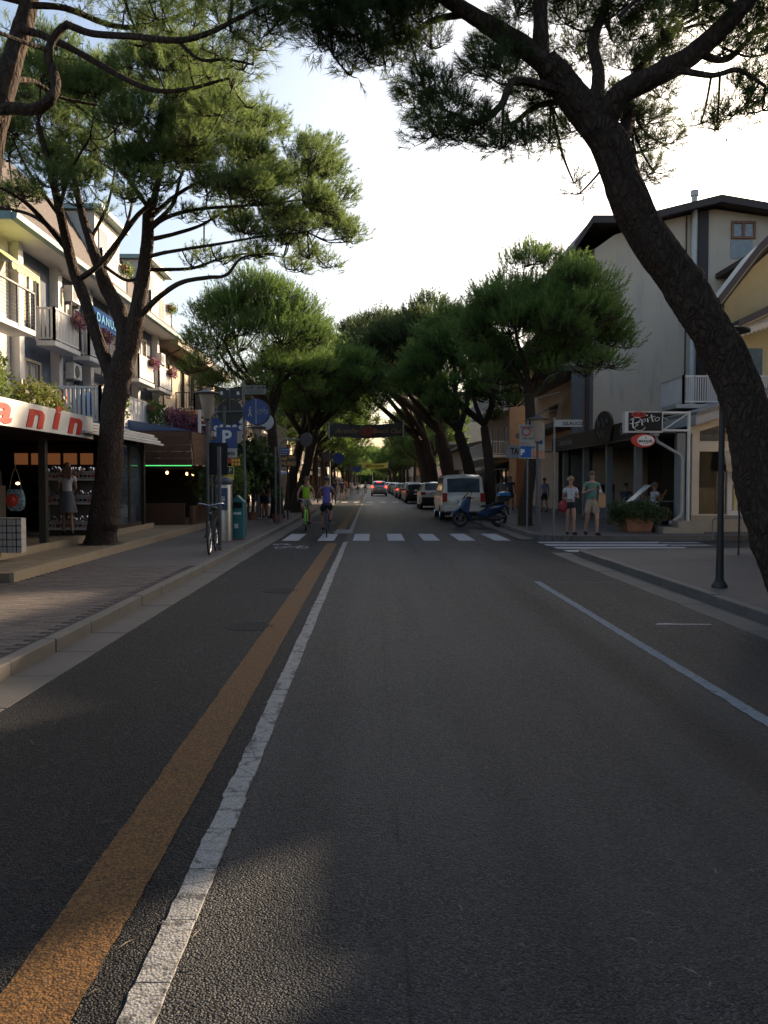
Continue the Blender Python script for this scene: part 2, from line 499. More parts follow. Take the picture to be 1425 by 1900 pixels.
WHITE = paint('white_paint', (0.55, 0.54, 0.525), 0.5, var=0.06, dirt=(0.45, 0.42, 0.38))
WHITE_OLD = paint('weathered_white_paint', (0.58, 0.56, 0.53), 0.55, var=0.1, dirt=(0.30, 0.27, 0.24))
GREYM = paint('grey_metal', (0.095, 0.095, 0.098), 0.55, metal=0.3, var=0.15, scale=8)
GALV = paint('galvanised_metal', (0.15, 0.155, 0.16), 0.55, metal=0.3, var=0.2, scale=10)
DARKM = paint('dark_metal', (0.035, 0.034, 0.033), 0.5, metal=0.3, var=0.2)
BLACK = paint('black_plastic', (0.012, 0.012, 0.013), 0.6, var=0.2, spec=0.25)
RUBBER = paint('tyre_rubber', (0.018, 0.018, 0.018), 0.85, var=0.2, scale=10)
CHROME = paint('chrome', (0.6, 0.6, 0.6), 0.18, metal=1.0, var=0.05)
ALU = paint('brushed_steel', (0.42, 0.38, 0.33), 0.38, metal=0.85, var=0.12, scale=9)
GLASSD = glass_dark('window_glass')
GLASSC = glass_clear('shop_glass')
WOODB = paint('brown_wood', (0.095, 0.042, 0.022), 0.6, var=0.2, scale=6, bump=0.002)
WOODL = paint('light_wood', (0.26, 0.15, 0.075), 0.6, var=0.2, scale=6)
TERRA = paint('terracotta', (0.24, 0.105, 0.055), 0.8, var=0.2, scale=5, bump=0.002)
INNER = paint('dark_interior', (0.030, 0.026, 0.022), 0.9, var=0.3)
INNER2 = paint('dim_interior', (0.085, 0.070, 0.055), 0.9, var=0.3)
BLUESIGN = paint('sign_blue', (0.010, 0.045, 0.20), 0.4, var=0.05)
SIGNWHITE = paint('sign_white', (0.70, 0.70, 0.68), 0.4, var=0.05)
SIGNBACK = paint('sign_back_dark', (0.045, 0.045, 0.045), 0.6, var=0.15)
RED = paint('sign_red', (0.50, 0.035, 0.02), 0.45, var=0.08)
SKIN_T = paint('skin_tanned', (0.27, 0.135, 0.085), 0.55, var=0.06, scale=8)
SKIN_L = paint('skin_light', (0.36, 0.19, 0.13), 0.55, var=0.06, scale=8)
ROOFT = paint('brown_roof_tiles', (0.062, 0.042, 0.034), 0.8, var=0.25, scale=6, bump=0.01, bscale=9)
LAMPW = emit('warm_bulb', (1.0, 0.50, 0.18), 4.0)
# ================================================================ the setting: ground, road, kerbs, pavements
def sheet(name, m, x0, x1, y0, y1, z, parent=None, **kw):
    o = MB().face([(x0, y0, z), (x1, y0, z), (x1, y1, z), (x0, y1, z)]).build(name, m, parent)
    for k, v in kw.items(): o[k] = v
    if parent is None: o['kind'] = 'structure'
    return o
KL, KR = -3.05, 4.55          # kerb faces
GL, GR = -2.66, 4.12          # edges of the asphalt
PZ = 0.12                     # pavement height
sheet('ground', paint('far_ground', (0.10, 0.095, 0.08), 0.9, var=0.25, scale=0.2), -1500, 1500, -300, 3000, -0.06)
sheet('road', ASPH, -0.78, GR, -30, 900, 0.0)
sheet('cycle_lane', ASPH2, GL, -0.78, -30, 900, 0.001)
# strip gutters made of cast slabs
def gutter(name, x0, x1, y0, y1):
    root = thing(name, '', 'gutter'); del root['label']; del root['category']; root['kind'] = 'structure'
    proto = None; y = y0; rnd = random.Random(5)
    while y < y1:
        L = 1.0 if y < 34 else (y1 - y)
        if L == 1.0:
            if proto is None:
                proto = MB().box(x0, x1, 0.006, 0.994, -0.05, 0.004).build('gutter_slab', GUTTER, root, bevel=0.004); o = proto
            else:
                o = proto.copy(); col.objects.link(o)
            o.location = (rnd.uniform(-.004, .004), y, rnd.uniform(-.002, .002))
        else:
            boxpart('gutter_run', GUTTER, root, x0, x1, y, y1, -0.05, 0.004)
        y += L
gutter('gutter', KL, GL, 2, 420)
def kerb(name, x0, x1, y0, y1, near_y1, m=CONC):
    root = thing(name, '', 'kerb'); del root['label']; del root['category']; root['kind'] = 'structure'
    proto = None; y = y0; rnd = random.Random(9)
    while y < near_y1:
        if proto is None:
            proto = MB().box(x0, x1, 0.004, 0.996, -0.06, PZ + 0.012).build('kerb_stone', m, root, bevel=0.012); o = proto
        else:
            o = proto.copy(); col.objects.link(o)
        o.location = (rnd.uniform(-.005, .005), y, rnd.uniform(-.005, .004)); y += 1.0
    if y < y1: boxpart('kerb_run', m, root, x0, x1, y, y1, -0.06, PZ + 0.012)
    return root
kerb('kerb', KL - 0.14, KL, 2, 420, 45)
kerb('kerb', KR, KR + 0.14, 2, 18.0, 18.0)
gutter('gutter', GR, KR, 2, 18.3)
sheet('cross_street', ASPH, GR, 60, 18.3, 22.9, -0.004)
gutter('gutter', GR + 0.10, KR + 0.10, 23.6, 420)
kerb('kerb', KR + 0.10, KR + 0.24, 24.2, 420, 45)
# rounded corner kerbs of the side street
def arc_kerb(cx, cy, r, a0, a1, w=0.14):
    b = MB(); n = 7
    for i in range(n):
        t0 = a0 + (a1 - a0) * i / n + 0.01; t1 = a0 + (a1 - a0) * (i + 1) / n - 0.01
        p = [(cx + (r) * math.cos(t0), cy + r * math.sin(t0)), (cx + r * math.cos(t1), cy + r * math.sin(t1)),
             (cx + (r - w) * math.cos(t1), cy + (r - w) * math.sin(t1)), (cx + (r - w) * math.cos(t0), cy + (r - w) * math.sin(t0))]
        b.prism(p, -0.06, PZ + 0.012, 'z')
    o = b.build('corner_kerb', CONC); o['kind'] = 'structure'
arc_kerb(KR + 0.7, 18.0, 0.7, R(180), R(90))
arc_kerb(KR + 1.3, 24.2, 1.2, R(180), R(270))
boxpart('kerb_of_cross_street', CONC, None, KR + 0.7, 60, 18.56, 18.70, -0.06, PZ + 0.012, kind='structure')
boxpart('kerb_of_cross_street', CONC, None, KR + 1.3, 9.6, 23.0, 23.14, -0.06, PZ + 0.012, kind='structure')
# right pavements, with rounded corners
def pav_poly(name, pts, m=PAVING):
    o = MB().prism(pts, -0.05, PZ, 'z').build(name, m); o['kind'] = 'structure'; return o
arc = [(KR + 0.7 + 0.56 * math.cos(a), 18.0 + 0.56 * math.sin(a)) for a in [R(180 - 15 * i) for i in range(7)]]
pav_poly('right_pavement', [(KR + 0.14, 2)] + arc + [(60, 18.56), (60, 2)])
arc = [(KR + 1.3 + 1.06 * math.cos(a), 24.2 + 1.06 * math.sin(a)) for a in [R(270 - 15 * i) for i in range(7)]]
pav_poly('right_pavement', [(60, 23.14)] + arc + [(KR + 0.24, 420), (60, 420)])
# left pavement: bed, loose block pavers near the camera, brick texture beyond
lp = thing('left_pavement', '', 'p'); del lp['label']; del lp['category']; lp['kind'] = 'structure'
Y_P0, Y_P1, Y_P2 = 5.2, 8.0, 15.0
boxpart('bed', paint('joint_sand', (0.03, 0.025, 0.022), 0.95, var=0.3, scale=20), lp, -5.45, KL - 0.14, 2, Y_P2, -0.05, PZ - 0.007)
boxpart('paved_strip', PAVING, lp, -12, KL - 0.14, Y_P2, 420, -0.05, PZ)
boxpart('paved_strip', PAVING, lp, -12, -5.45, 2, Y_P2, -0.05, PZ - 0.004)
boxpart('paved_strip', PAVING, lp, -5.45, KL - 0.14, 2, Y_P0 - 0.4, -0.05, PZ)
rnd = random.Random(3); protos = []
for m in (PAV_A, PAV_B, PAV_C):
    b = MB().box(-0.098, 0.098, -0.048, 0.048, -0.05, 0.0)
    b.v = [(x * (0.975 if z == 0.0 else 1), y * (0.95 if z == 0.0 else 1), z) for x, y, z in b.v]
    protos.append((b, m))
meshes = []
pts = []
row = 0; y = Y_P0 - 0.4
while y < Y_P2:
    off = 0.1 if row % 2 else 0.0
    x = -5.45 + 0.1 - off
    while x < KL - 0.14:
        if x + 0.098 < KL - 0.135 and x - 0.098 > -5.46: pts.append((x, y + 0.05))
        x += 0.2
    y += 0.1; row += 1
# the ones that show largest (in the frame, nearest) become single stones
def inframe(x, y):
    px_ = 690 + FPX * x / y
    return px_ > 2
vis = sorted([p for p in pts if inframe(*p)], key=lambda p: p[1] - 0.15 * p[0])
single = set(vis[:298])
st = [MB(), MB(), MB()]
for p in pts:
    k = rnd.randrange(3); b, m = protos[k]
    zz = PZ + rnd.uniform(-0.002, 0.001); rot = rnd.uniform(-0.012, 0.012); tilt = rnd.uniform(-0.006, 0.006)
    if p in single:
        if len(meshes) < 3:
            while len(meshes) < 3:
                bb, mm = protos[len(meshes)]
                o = bb.build('paver', mm, lp); meshes.append(o.data); bpy.data.objects.remove(o)
        o = bpy.data.objects.new('paver', meshes[k]); col.objects.link(o); o.parent = lp
        o.location = (p[0], p[1], zz); o.rotation_euler = (tilt, rnd.uniform(-.006, .006), rot)
    elif p[1] < Y_P2 and not (p[0] < -5.46):
        M = Matrix.Translation((p[0], p[1], zz)) @ Euler((tilt, 0, rot)).to_matrix().to_4x4()
        s = st[k]; k0 = len(s.v)
        s.v += [tuple(M @ Vector(q)) for q in b.v]
        s.f += [tuple(k0 + i for i in f) for f in b.f if True]; s.mi += [0] * len(b.f)
for s, (b, m) in zip(st, protos):
    s.build('pavers', m, lp, kind='stuff')

# ---------------------------------------------------------------- painted markings
Z1 = 0.0045
def ribbon(name, m, x, w, y0, y1, z=Z1, ragged=0.006, seed=1, step=0.06):
    rn = random.Random(seed); b = MB(); y = y0; k = 0; vs_ = []
    while y <= y1 + 1e-6:
        vs_.append((x - w / 2 + rn.uniform(-ragged, ragged), y, z)); vs_.append((x + w / 2 + rn.uniform(-ragged, ragged) * 0.6, y, z))
        y += step if y < 12 else (0.5 if y < 40 else 5)
    b.v = vs_
    for i in range(len(vs_) // 2 - 1):
        b.f.append((2 * i, 2 * i + 1, 2 * i + 3, 2 * i + 2)); b.mi.append(0)
    o = b.build(name, m); o['kind'] = 'structure'; return o
ribbon('yellow_line', YELLOW, -1.055, 0.27, 2, 22.4, 0.0055, 0.006, 2)
ribbon('yellow_line', YELLOW, -1.055, 0.27, 28.4, 63, 0.0055, 0.006, 3)
ribbon('yellow_line', YELLOW, -1.055, 0.27, 68, 300, 0.0055, 0.006, 3)
ribbon('blue_parking_line', BLUE_LINE, 2.71, 0.11, 2, 13.6, Z1, 0.008, 4)
# the thick white line, laid in overlapping strips that have cracked apart
wl = thing('white_line', '', 'x'); del wl['label']; del wl['category']; wl['kind'] = 'structure'
rn = random.Random(11); y = 2.0
while y < 22.3:
    L = rn.uniform(0.26, 0.42) if y < 9 else rn.uniform(0.5, 0.9)
    b = MB(); n = 7; xs = -0.715 + rn.uniform(-0.005, 0.005); va = []
    for i in range(n + 1):
        yy = y + 0.003 + (L - 0.006) * i / n
        va.append((xs - 0.060 - max(0, rn.gauss(-.003, 0.006)), yy, 0.0045)); va.append((xs + 0.058 + rn.uniform(-.002, .002), yy, 0.0045))
    k0 = len(va)
    va += [(x_ + (0.003 if i % 2 == 0 else -0.003), y_, 0.009 + rn.uniform(0, 0.0015)) for i, (x_, y_, z_) in enumerate(va)]
    b.v = va
    for i in range(n):
        b.f.append((k0 + 2 * i, k0 + 2 * i + 1, k0 + 2 * i + 3, k0 + 2 * i + 2))
        b.f.append((2 * i, k0 + 2 * i, k0 + 2 * i + 2, 2 * i + 2)); b.f.append((2 * i + 1, 2 * i + 3, k0 + 2 * i + 3, k0 + 2 * i + 1))
    b.f.append((0, 1, k0 + 1, k0)); b.f.append((2 * n, k0 + 2 * n, k0 + 2 * n + 1, 2 * n + 1)); b.mi = [0] * len(b.f)
    b.build('marking_strip', WHITE_LINE, wl); y += L
ribbon('white_line', WHITE_LINE, -0.70, 0.12, 28.2, 63, 0.0065, 0.004, 5)
ribbon('white_line', WHITE_LINE, -0.70, 0.12, 68, 300, 0.0065, 0.004, 6)
def crosswalk(y0, y1, x0, x1, pitch, w, skip=()):
    c = thing('crosswalk', '', 'x'); del c['label']; del c['category']; c['kind'] = 'structure'
    x = x0; i = 0
    while x < x1:
        if i not in skip:
            MB().face([(x, y0, 0.0075), (x + w, y0 + .01, 0.0075), (x + w, y1, 0.0075), (x, y1 - .01, 0.0075)]).build('crossing_stripe', CROSS, c)
        x += pitch; i += 1
crosswalk(22.9, 25.9, -2.50, 4.0, 0.985, 0.46)
crosswalk(63.6, 66.8, -2.40, 4.0, 1.0, 0.5)
lad = thing('hatched_marking', '', 'x'); del lad['label']; del lad['category']; lad['kind'] = 'structure'
for i in range(5):
    y = 26.3 + i * 0.42
    MB().face([(-1.2, y, Z1), (-0.62, y, Z1), (-0.62, y + 0.2, Z1), (-1.2, y + 0.2, Z1)]).build('marking_bar', CROSS, lad)
cs = thing('crosswalk', '', 'x'); del cs['label']; del cs['category']; cs['kind'] = 'structure'
for (x0, x1, y) in ((4.5, 7.6, 22.0), (4.5, 7.5, 21.1), (4.55, 7.6, 20.2), (4.6, 7.2, 19.3)):
    MB().face([(x0, y, 0.0015), (x1, y - .1, 0.0015), (x1 + .3, y + 0.45, 0.0015), (x0, y + 0.50, 0.0015)]).build('crossing_stripe', CROSS, cs)
for (x0, x1, y) in ((7.8, 8.9, 22.0), (7.7, 8.8, 21.1)):
    MB().face([(x0, y, 0.0015), (x1, y, 0.0015), (x1 - .1, y + 0.3, 0.0015), (x0, y + 0.3, 0.0015)]).build('crossing_stripe', CROSS, cs)
# worn bay lines and arrows in the parking lane
bl = thing('worn_bay_markings', '', 'x'); del bl['label']; del bl['category']; bl['kind'] = 'structure'
for (x0, x1, y0, y1) in ((2.8, 4.05, 13.3, 13.42), (1.75, 3.7, 14.55, 14.64)):
    MB().face([(x0, y0, Z1), (x1, y0, Z1), (x1, y1, Z1), (x0, y1, Z1)]).build('marking_bar', FAINT, bl)
g = gnd(1270, 1159)
MB().face([(g.x - .34, g.y - .02, Z1), (g.x + 0.3, g.y - .03, Z1), (g.x + .32, g.y + .02, Z1), (g.x - .1, g.y + .05, Z1), (g.x - .16, g.y + .09, Z1), (g.x - .3, g.y + .06, Z1)]).build('marking_bar', CROSS, bl)
# bicycle symbols on the cycle lane
def bike_symbol(cx, cy, s):
    root = thing('bicycle_marking', '', 'x'); del root['label']; del root['category']; root['kind'] = 'structure'
    b = MB()
    def ring(x, y, r, w):
        n = 18
        for i in range(n):
            a, c = 2 * PI * i / n, 2 * PI * (i + 1) / n
            b.face([(x + r * math.cos(a), y + 2 * r * math.sin(a), Z1), (x + (r - w) * math.cos(a), y + 2 * (r - w) * math.sin(a), Z1),
                    (x + (r - w) * math.cos(c), y + 2 * (r - w) * math.sin(c), Z1), (x + r * math.cos(c), y + 2 * r * math.sin(c), Z1)][::-1])
    def bar(p, q, w=0.035):
        d = Vector((q[0] - p[0], q[1] - p[1], 0)); n = Vector((-d.y, d.x, 0)).normalized() * w / 2
        P_, Q_ = Vector((p[0], p[1], Z1 + .0003)), Vector((q[0], q[1], Z1 + .0003))
        b.face([P_ - n, Q_ - n, Q_ + n, P_ + n])
    ring(cx - 0.3 * s, cy, 0.17 * s, 0.04); ring(cx + 0.3 * s, cy, 0.17 * s, 0.04)
    bar((cx - .3 * s, cy), (cx - .12 * s, cy + .42 * s)); bar((cx - .12 * s, cy + .42 * s), (cx + .2 * s, cy + .42 * s))
    bar((cx - .12 * s, cy + .42 * s), (cx, cy)); bar((cx, cy), (cx + .2 * s, cy + .42 * s)); bar((cx + .3 * s, cy), (cx + .16 * s, cy + .62 * s))
    bar((cx - .2 * s, cy + .55 * s), (cx - .04 * s, cy + .55 * s)); bar((cx + .16 * s, cy + .62 * s), (cx + .3 * s, cy + .68 * s))
    b.build('symbol', CROSS, root)
bike_symbol(-2.0, 20.6, 0.9)
bike_symbol(-2.35, 21.6, 0.5)
bike_symbol(-1.9, 33, 0.9)
# manhole covers
def manhole(x, y, r, label):
    t = thing('manhole_cover', label, 'manhole cover', (x, y, 0.001), 0, 'manhole covers in the cycle lane')
    part('rim', paint('cast_iron', (0.022, 0.022, 0.023), 0.75, var=0.3, scale=20, spec=0.15), t, lambda b: b.lathe([(r + .035, 0), (r + .035, 0.004), (r + .004, 0.004), (r + .004, 0)], n=32))
    def plate(b):
        b.lathe([(0.0, 0.004), (r, 0.004), (r, 0)], n=32)
        k = -5
        for i in range(-5, 6):
            for j in range(-5, 6):
                x_, y_ = i * r / 5.8, j * r / 5.8
                if x_ * x_ + y_ * y_ < (r * .9) ** 2 and (i + j) % 2 == 0: b.box(x_ - .018, x_ + .018, y_ - .018, y_ + .018, .004, .0065)
    part('lid', MATS['cast_iron'], t, plate)
g = gnd(466, 1162); manhole(g.x, g.y, 0.27, 'nearer round manhole cover beside the ochre line')
g = gnd(522, 1096); manhole(g.x, g.y, 0.27, 'farther round manhole cover beside the ochre line')
# scattered litter on the asphalt: leaves and needles
b = MB(); rn = random.Random(21)
for i in range(420):
    x = rn.uniform(-3.0, 4.4); y = 2.6 + 14 * rn.random() ** 1.6; a = rn.uniform(0, PI); L = rn.uniform(0.012, 0.05); w = rn.uniform(.0015, .005)
    dx, dy = math.cos(a) * L, math.sin(a) * L; z = 0.008
    b.face([(x - dx, y - dy, z), (x + dy / L * w, y - dx / L * w, z + .004), (x + dx, y + dy, z), (x - dy / L * w, y + dx / L * w, z + .003)])
tag(b.build('dry_needle_litter', paint('dry_litter', (0.22, 0.17, 0.11), 0.9, var=0.3, scale=30)), 'dry pine needles and bits of litter scattered over the road', 'litter', kind='stuff')

# ---------------------------------------------------------------- tiled terrace steps in front of the left shop
tr = thing('terrace', '', 'x'); del tr['label']; del tr['category']; tr['kind'] = 'structure'
boxpart('terrace_slab', TILE, tr, -12, -5.50, 12.6, 27.6, 0.0, 0.255)          # first step
boxpart('terrace_slab', TILE, tr, -12, -6.62, 8, 25.0, 0.0, 0.39)             # second step
boxpart('terrace_slab', TILE, tr, -12, -5.50, 8.0, 12.0, 0.0, 0.225)
for y in range(13, 28):
    boxpart('step_edge', TILE_EDGE, tr, -5.50, -5.43, y - .4 + .003, y + .6 - .003, 0.0, 0.268)
for y in range(8, 25):
    boxpart('step_edge', TILE_EDGE, tr, -6.62, -6.55, y + .003, y + .997, 0.2, 0.402)
for y in range(8, 12):
    boxpart('step_edge', TILE_EDGE, tr, -5.50, -5.43, y + .003, y + .997, 0.0, 0.235)
rn = random.Random(4); tp = None
for y in np.arange(12.7, 26.5, 0.45):
    for x in (-6.32, -5.88):
        if abs(x + 6) < .5 and abs(y - 18.4) < .7: continue
        if tp is None: tp = MB().box(-.212, .212, -.217, .217, 0, .012).build('tile', TILE, tr, bevel=.003); o = tp
        else: o = tp.copy(); col.objects.link(o)
        o.location = (x, float(y), 0.253 + rn.uniform(-.002, .002))
# ================================================================ stone pines
from mathutils import noise as mnoise
def needles(centres, axes, n_needle, L, w, shoot, rng, droop=0.25, spread=.62):
    """a tuft at every centre: a short shoot with a brush of long needles pointing forward along it"""
    N = len(centres)
    ax = axes / np.linalg.norm(axes, axis=1, keepdims=True)
    ref = np.where(np.abs(ax[:, 2:3]) < 0.9, np.array([[0, 0, 1.0]]), np.array([[1.0, 0, 0]]))
    u = np.cross(ax, ref); u /= np.linalg.norm(u, axis=1, keepdims=True); v = np.cross(ax, u)
    ph = rng.uniform(0, 2 * PI, (N, n_needle)); sp = np.abs(rng.normal(spread, 0.24, (N, n_needle)))
    t = rng.uniform(0.0, 1.0, (N, n_needle)); ln = L * rng.uniform(0.65, 1.15, (N, n_needle))
    base = centres[:, None, :] + ax[:, None, :] * (t * shoot)[..., None]
    radial = u[:, None, :] * np.cos(ph)[..., None] + v[:, None, :] * np.sin(ph)[..., None]
    d = ax[:, None, :] * np.cos(sp)[..., None] + radial * np.sin(sp)[..., None]
    d[..., 2] -= droop * rng.uniform(0, 1, (N, n_needle))
    d /= np.linalg.norm(d, axis=2, keepdims=True)
    side = np.cross(d, rng.normal(0, 1, (N, n_needle, 3))); side /= np.linalg.norm(side, axis=2, keepdims=True) + 1e-9
    a = base + side * w / 2; b = base - side * w / 2; c = base + d * ln[..., None]
    V = np.stack([a, b, c], axis=2).reshape(-1, 3)
    T = np.arange(len(V)).reshape(-1, 3)
    return V, T

def limb_mesh(b, pts, r0, r1, n=8, sub=5, wob=0.03, rn=random):
    p = catmull(pts, sub)
    m = len(p)
    rad = []
    for i in range(m):
        t = i / (m - 1)
        rad.append((r0 + (r1 - r0) * t) * (1 + rn.uniform(-wob, wob)))
    p = [q + Vector((rn.uniform(-1, 1), rn.uniform(-1, 1), rn.uniform(-1, 1))) * wob * rad[i] for i, q in enumerate(p)]
    b.tube(p, rad, n)
    return p, rad

def bark_limb(pts, r0, r1, name, parent, m, n=18, sub=10, seed=0, knots=3, ridge=0.05):
    """a big limb or trunk: knobbly cross-sections with bark ridges as real relief"""
    rn = random.Random(seed); p = catmull(pts, sub); mlen = len(p); b = MB()
    rad = [] if isinstance(r1, list) else [r0 + (r1 - r0) * (i / (mlen - 1)) for i in range(mlen)]
    if isinstance(r1, list):      # explicit radii per control point
        k = len(r1) - 1; rad = []
        for i in range(mlen):
            t = i / (mlen - 1) * k; j = min(int(t), k - 1); rad.append(r1[j] + (r1[j + 1] - r1[j]) * (t - j))
    b.tube(p, rad, n)
    ks = [(rn.randrange(mlen), rn.uniform(0, 2 * PI), rn.uniform(.12, .3)) for _ in range(knots)]
    phs = [rn.uniform(0, 2 * PI) for _ in range(4)]
    for i in range(mlen):
        for j in range(n):
            a = 2 * PI * j / n; k = i * n + j; v = Vector(b.v[k]); c = p[i]
            ii = i * 6.0 / sub; f = 1 + 0.05 * math.sin(3 * a + phs[0] + ii * .35) + 0.035 * math.sin(5 * a + phs[1] - ii * .23) + 0.025 * math.sin(ii * .9 + phs[2]) 
            if n > 20:
                q3 = Vector((math.cos(a) * 2.2 + seed, math.sin(a) * 2.2, 0)); hz = i * (c - p[max(0, i - 1)]).length
                f += ridge * .7 * mnoise.noise(Vector((q3.x * 1.9, q3.y * 1.9, hz * 3.2))) + ridge * .7 * mnoise.noise(Vector((q3.x * 4.5, q3.y * 4.5, hz * 6))) + ridge * .45 * mnoise.noise(Vector((q3.x * 10, q3.y * 10, hz * 16)))
            else: f += rn.uniform(-ridge, ridge)
            for (ki, ka, kr) in ks:
                dd = ((i - ki) / (2.0 * sub / 10)) ** 2 + ((a - ka + PI) % (2 * PI) - PI) ** 2
                f += kr * math.exp(-dd * 2)
            b.v[k] = tuple(c + (v - c) * f)
    b.build(name, m, parent, smooth=True)
    return p, rad

def crown(root, clumps, tufts, n_needle, L, w, shoot, m, seed, centre, twig_m, attach=None, up=0.55, hang=0.0, twig_r=0.012, sub_twigs=10, spread=.62):
    """clumps: [(centre, (rx, ry, rz), density)]; foliage sits on the outer shell of every clump, carried by twigs"""
    rng = np.random.default_rng(seed); rn = random.Random(seed)
    C, A = [], []
    tw = MB()
    tot = sum(c[2] * (c[1][0] * c[1][1] * c[1][2]) ** (2 / 3) for c in clumps)
    for (c, r, dens) in clumps:
        k = max(6, int(tufts * dens * (r[0] * r[1] * r[2]) ** (2 / 3) / tot))
        d = rng.normal(0, 1, (k, 3)); d[:, 2] += 0.35; d /= np.linalg.norm(d, axis=1, keepdims=True)
        low = d[:, 2] < -0.35
        d[low, 2] *= -0.6
        rr = rng.uniform(0.35, 1.0, (k, 1)) ** 0.6
        # uneven surface
        fr = 0.82 + 0.3 * np.sin(d[:, :1] * 5 + c[0] * 3) * np.cos(d[:, 1:2] * 4 + c[2] * 2) + rng.normal(0, .07, (k, 1))
        pos = np.array(c) + d * np.array(r) * rr * fr
        outw = np.array(c) - np.array(centre); outw[2] *= 0.6; outw /= (np.linalg.norm(outw) + 1e-6)
        ax = d * 0.75 + outw * 0.45 + np.array([0, 0, up]) + rng.normal(0, 0.28, (k, 3))
        if hang:
            hm = rng.random(k) < hang
            ax[hm, 2] -= 1.1
        C.append(pos); A.append(ax)
        # twigs
        cv = Vector(c)
        if attach:
            q = min(attach, key=lambda t: (t[0] - cv).length_squared)
            mid = q[0].lerp(cv, 0.5) + Vector((0, 0, -0.12 * (q[0] - cv).length))
            pp = catmull([q[0], mid, cv], 4)
            L0 = max(twig_r, min(q[1] * 0.6, 0.010 + 0.012 * (q[0] - cv).length))
            tw.tube(pp, [L0 + (twig_r - L0) * i / (len(pp) - 1) for i in range(len(pp))], 6)
        nodes = [cv]
        for _ in range(sub_twigs):
            i = rn.randrange(k); e = Vector(pos[i]); e = cv.lerp(e, 0.8)
            mid = cv.lerp(e, .5) + Vector((rn.uniform(-.1, .1), rn.uniform(-.1, .1), -.08)) * (e - cv).length
            tw.tube(catmull([cv, mid, e], 3), [twig_r, twig_r * .8, twig_r * .7, twig_r * .6, twig_r * .6, twig_r * .5, twig_r * .45][:7], 4, cap=False)
            nodes += [mid, e]
        ns = np.array([tuple(q) for q in nodes])
        step = max(1, k // 60)
        for i in range(0, k, step):
            j = int(np.argmin(((ns - pos[i]) ** 2).sum(1)))
            tw.tube([ns[j], pos[i]], [twig_r * .45, twig_r * .3], 3, cap=False)
    C = np.concatenate(C); A = np.concatenate(A)
    V, T = needles(C, A, n_needle, L, w, shoot, rng, spread=spread)
    cr = fast_mesh('crown', V, T, m, root)
    if tw.v: tw.build('twigs', twig_m, root, smooth=True)
    return cr

def pts_at(lst):
    return [at(x, y, D) for (x, y, D) in lst]

# ---------- 1. the big pine on the left, forked above the shop
t1 = thing('pine_tree', 'large forked pine rising through the terrace in front of the red lettered shop', 'tree', gnd(188, 1010, .25))
base1 = gnd(188, 1010, .25)
bpy.context.view_layer.update()
W2L = Matrix.Translation(-Vector(base1))
def L1(lst): return [W2L @ p for p in pts_at(lst)]
attach1 = []
D0 = base1.y
def addlimb(root, lst, r0, r1, m=BARK, n=12, at_=None, seed=0, conv=None, knots=2, name='limb', off=0.0):
    p, rad = bark_limb(conv(lst), r0, r1, name, root, m, n=n, sub=7, seed=seed, knots=knots, ridge=0.04)
    if at_ is not None: at_ += [(Vector(q), r) for q, r in list(zip(p, rad))[len(p) // 4::2]]
    return p
bark_limb(L1([(188, 1025, D0), (189, 1000, D0), (194, 940, D0), (203, 850, D0), (211, 760, D0), (221, 700, D0), (232, 655, D0)]), 0, [.42, .34, .30, .275, .255, .27, .24], 'trunk', t1, BARK, n=44, sub=22, seed=1, knots=5, ridge=.05)
c1 = dict(at_=attach1, conv=L1)
addlimb(t1, [(212, 715, D0), (196, 670, D0), (175, 610, D0), (158, 560, D0), (138, 505, D0), (122, 440, D0 - .5), (108, 380, D0 - 1), (90, 300, D0 - 1.4), (70, 230, D0 - 1.6)], 0, [.17, .15, .135, .125, .12, .10, .085, .07, .05], seed=2, **c1)
addlimb(t1, [(228, 680, D0), (232, 630, D0), (222, 580, D0 + .2), (196, 530, D0 + .4), (182, 490, D0 + .6), (165, 440, D0 + .9), (148, 380, D0 + 1.2), (135, 310, D0 + 1.4)], 0, [.2, .19, .18, .16, .13, .10, .08, .05], seed=3, **c1)
addlimb(t1, [(232, 670, D0), (247, 620, D0), (256, 570, D0), (266, 510, D0), (273, 450, D0), (275, 400, D0), (285, 370, D0)], 0, [.22, .2, .17, .15, .135, .125, .11], seed=4, **c1)
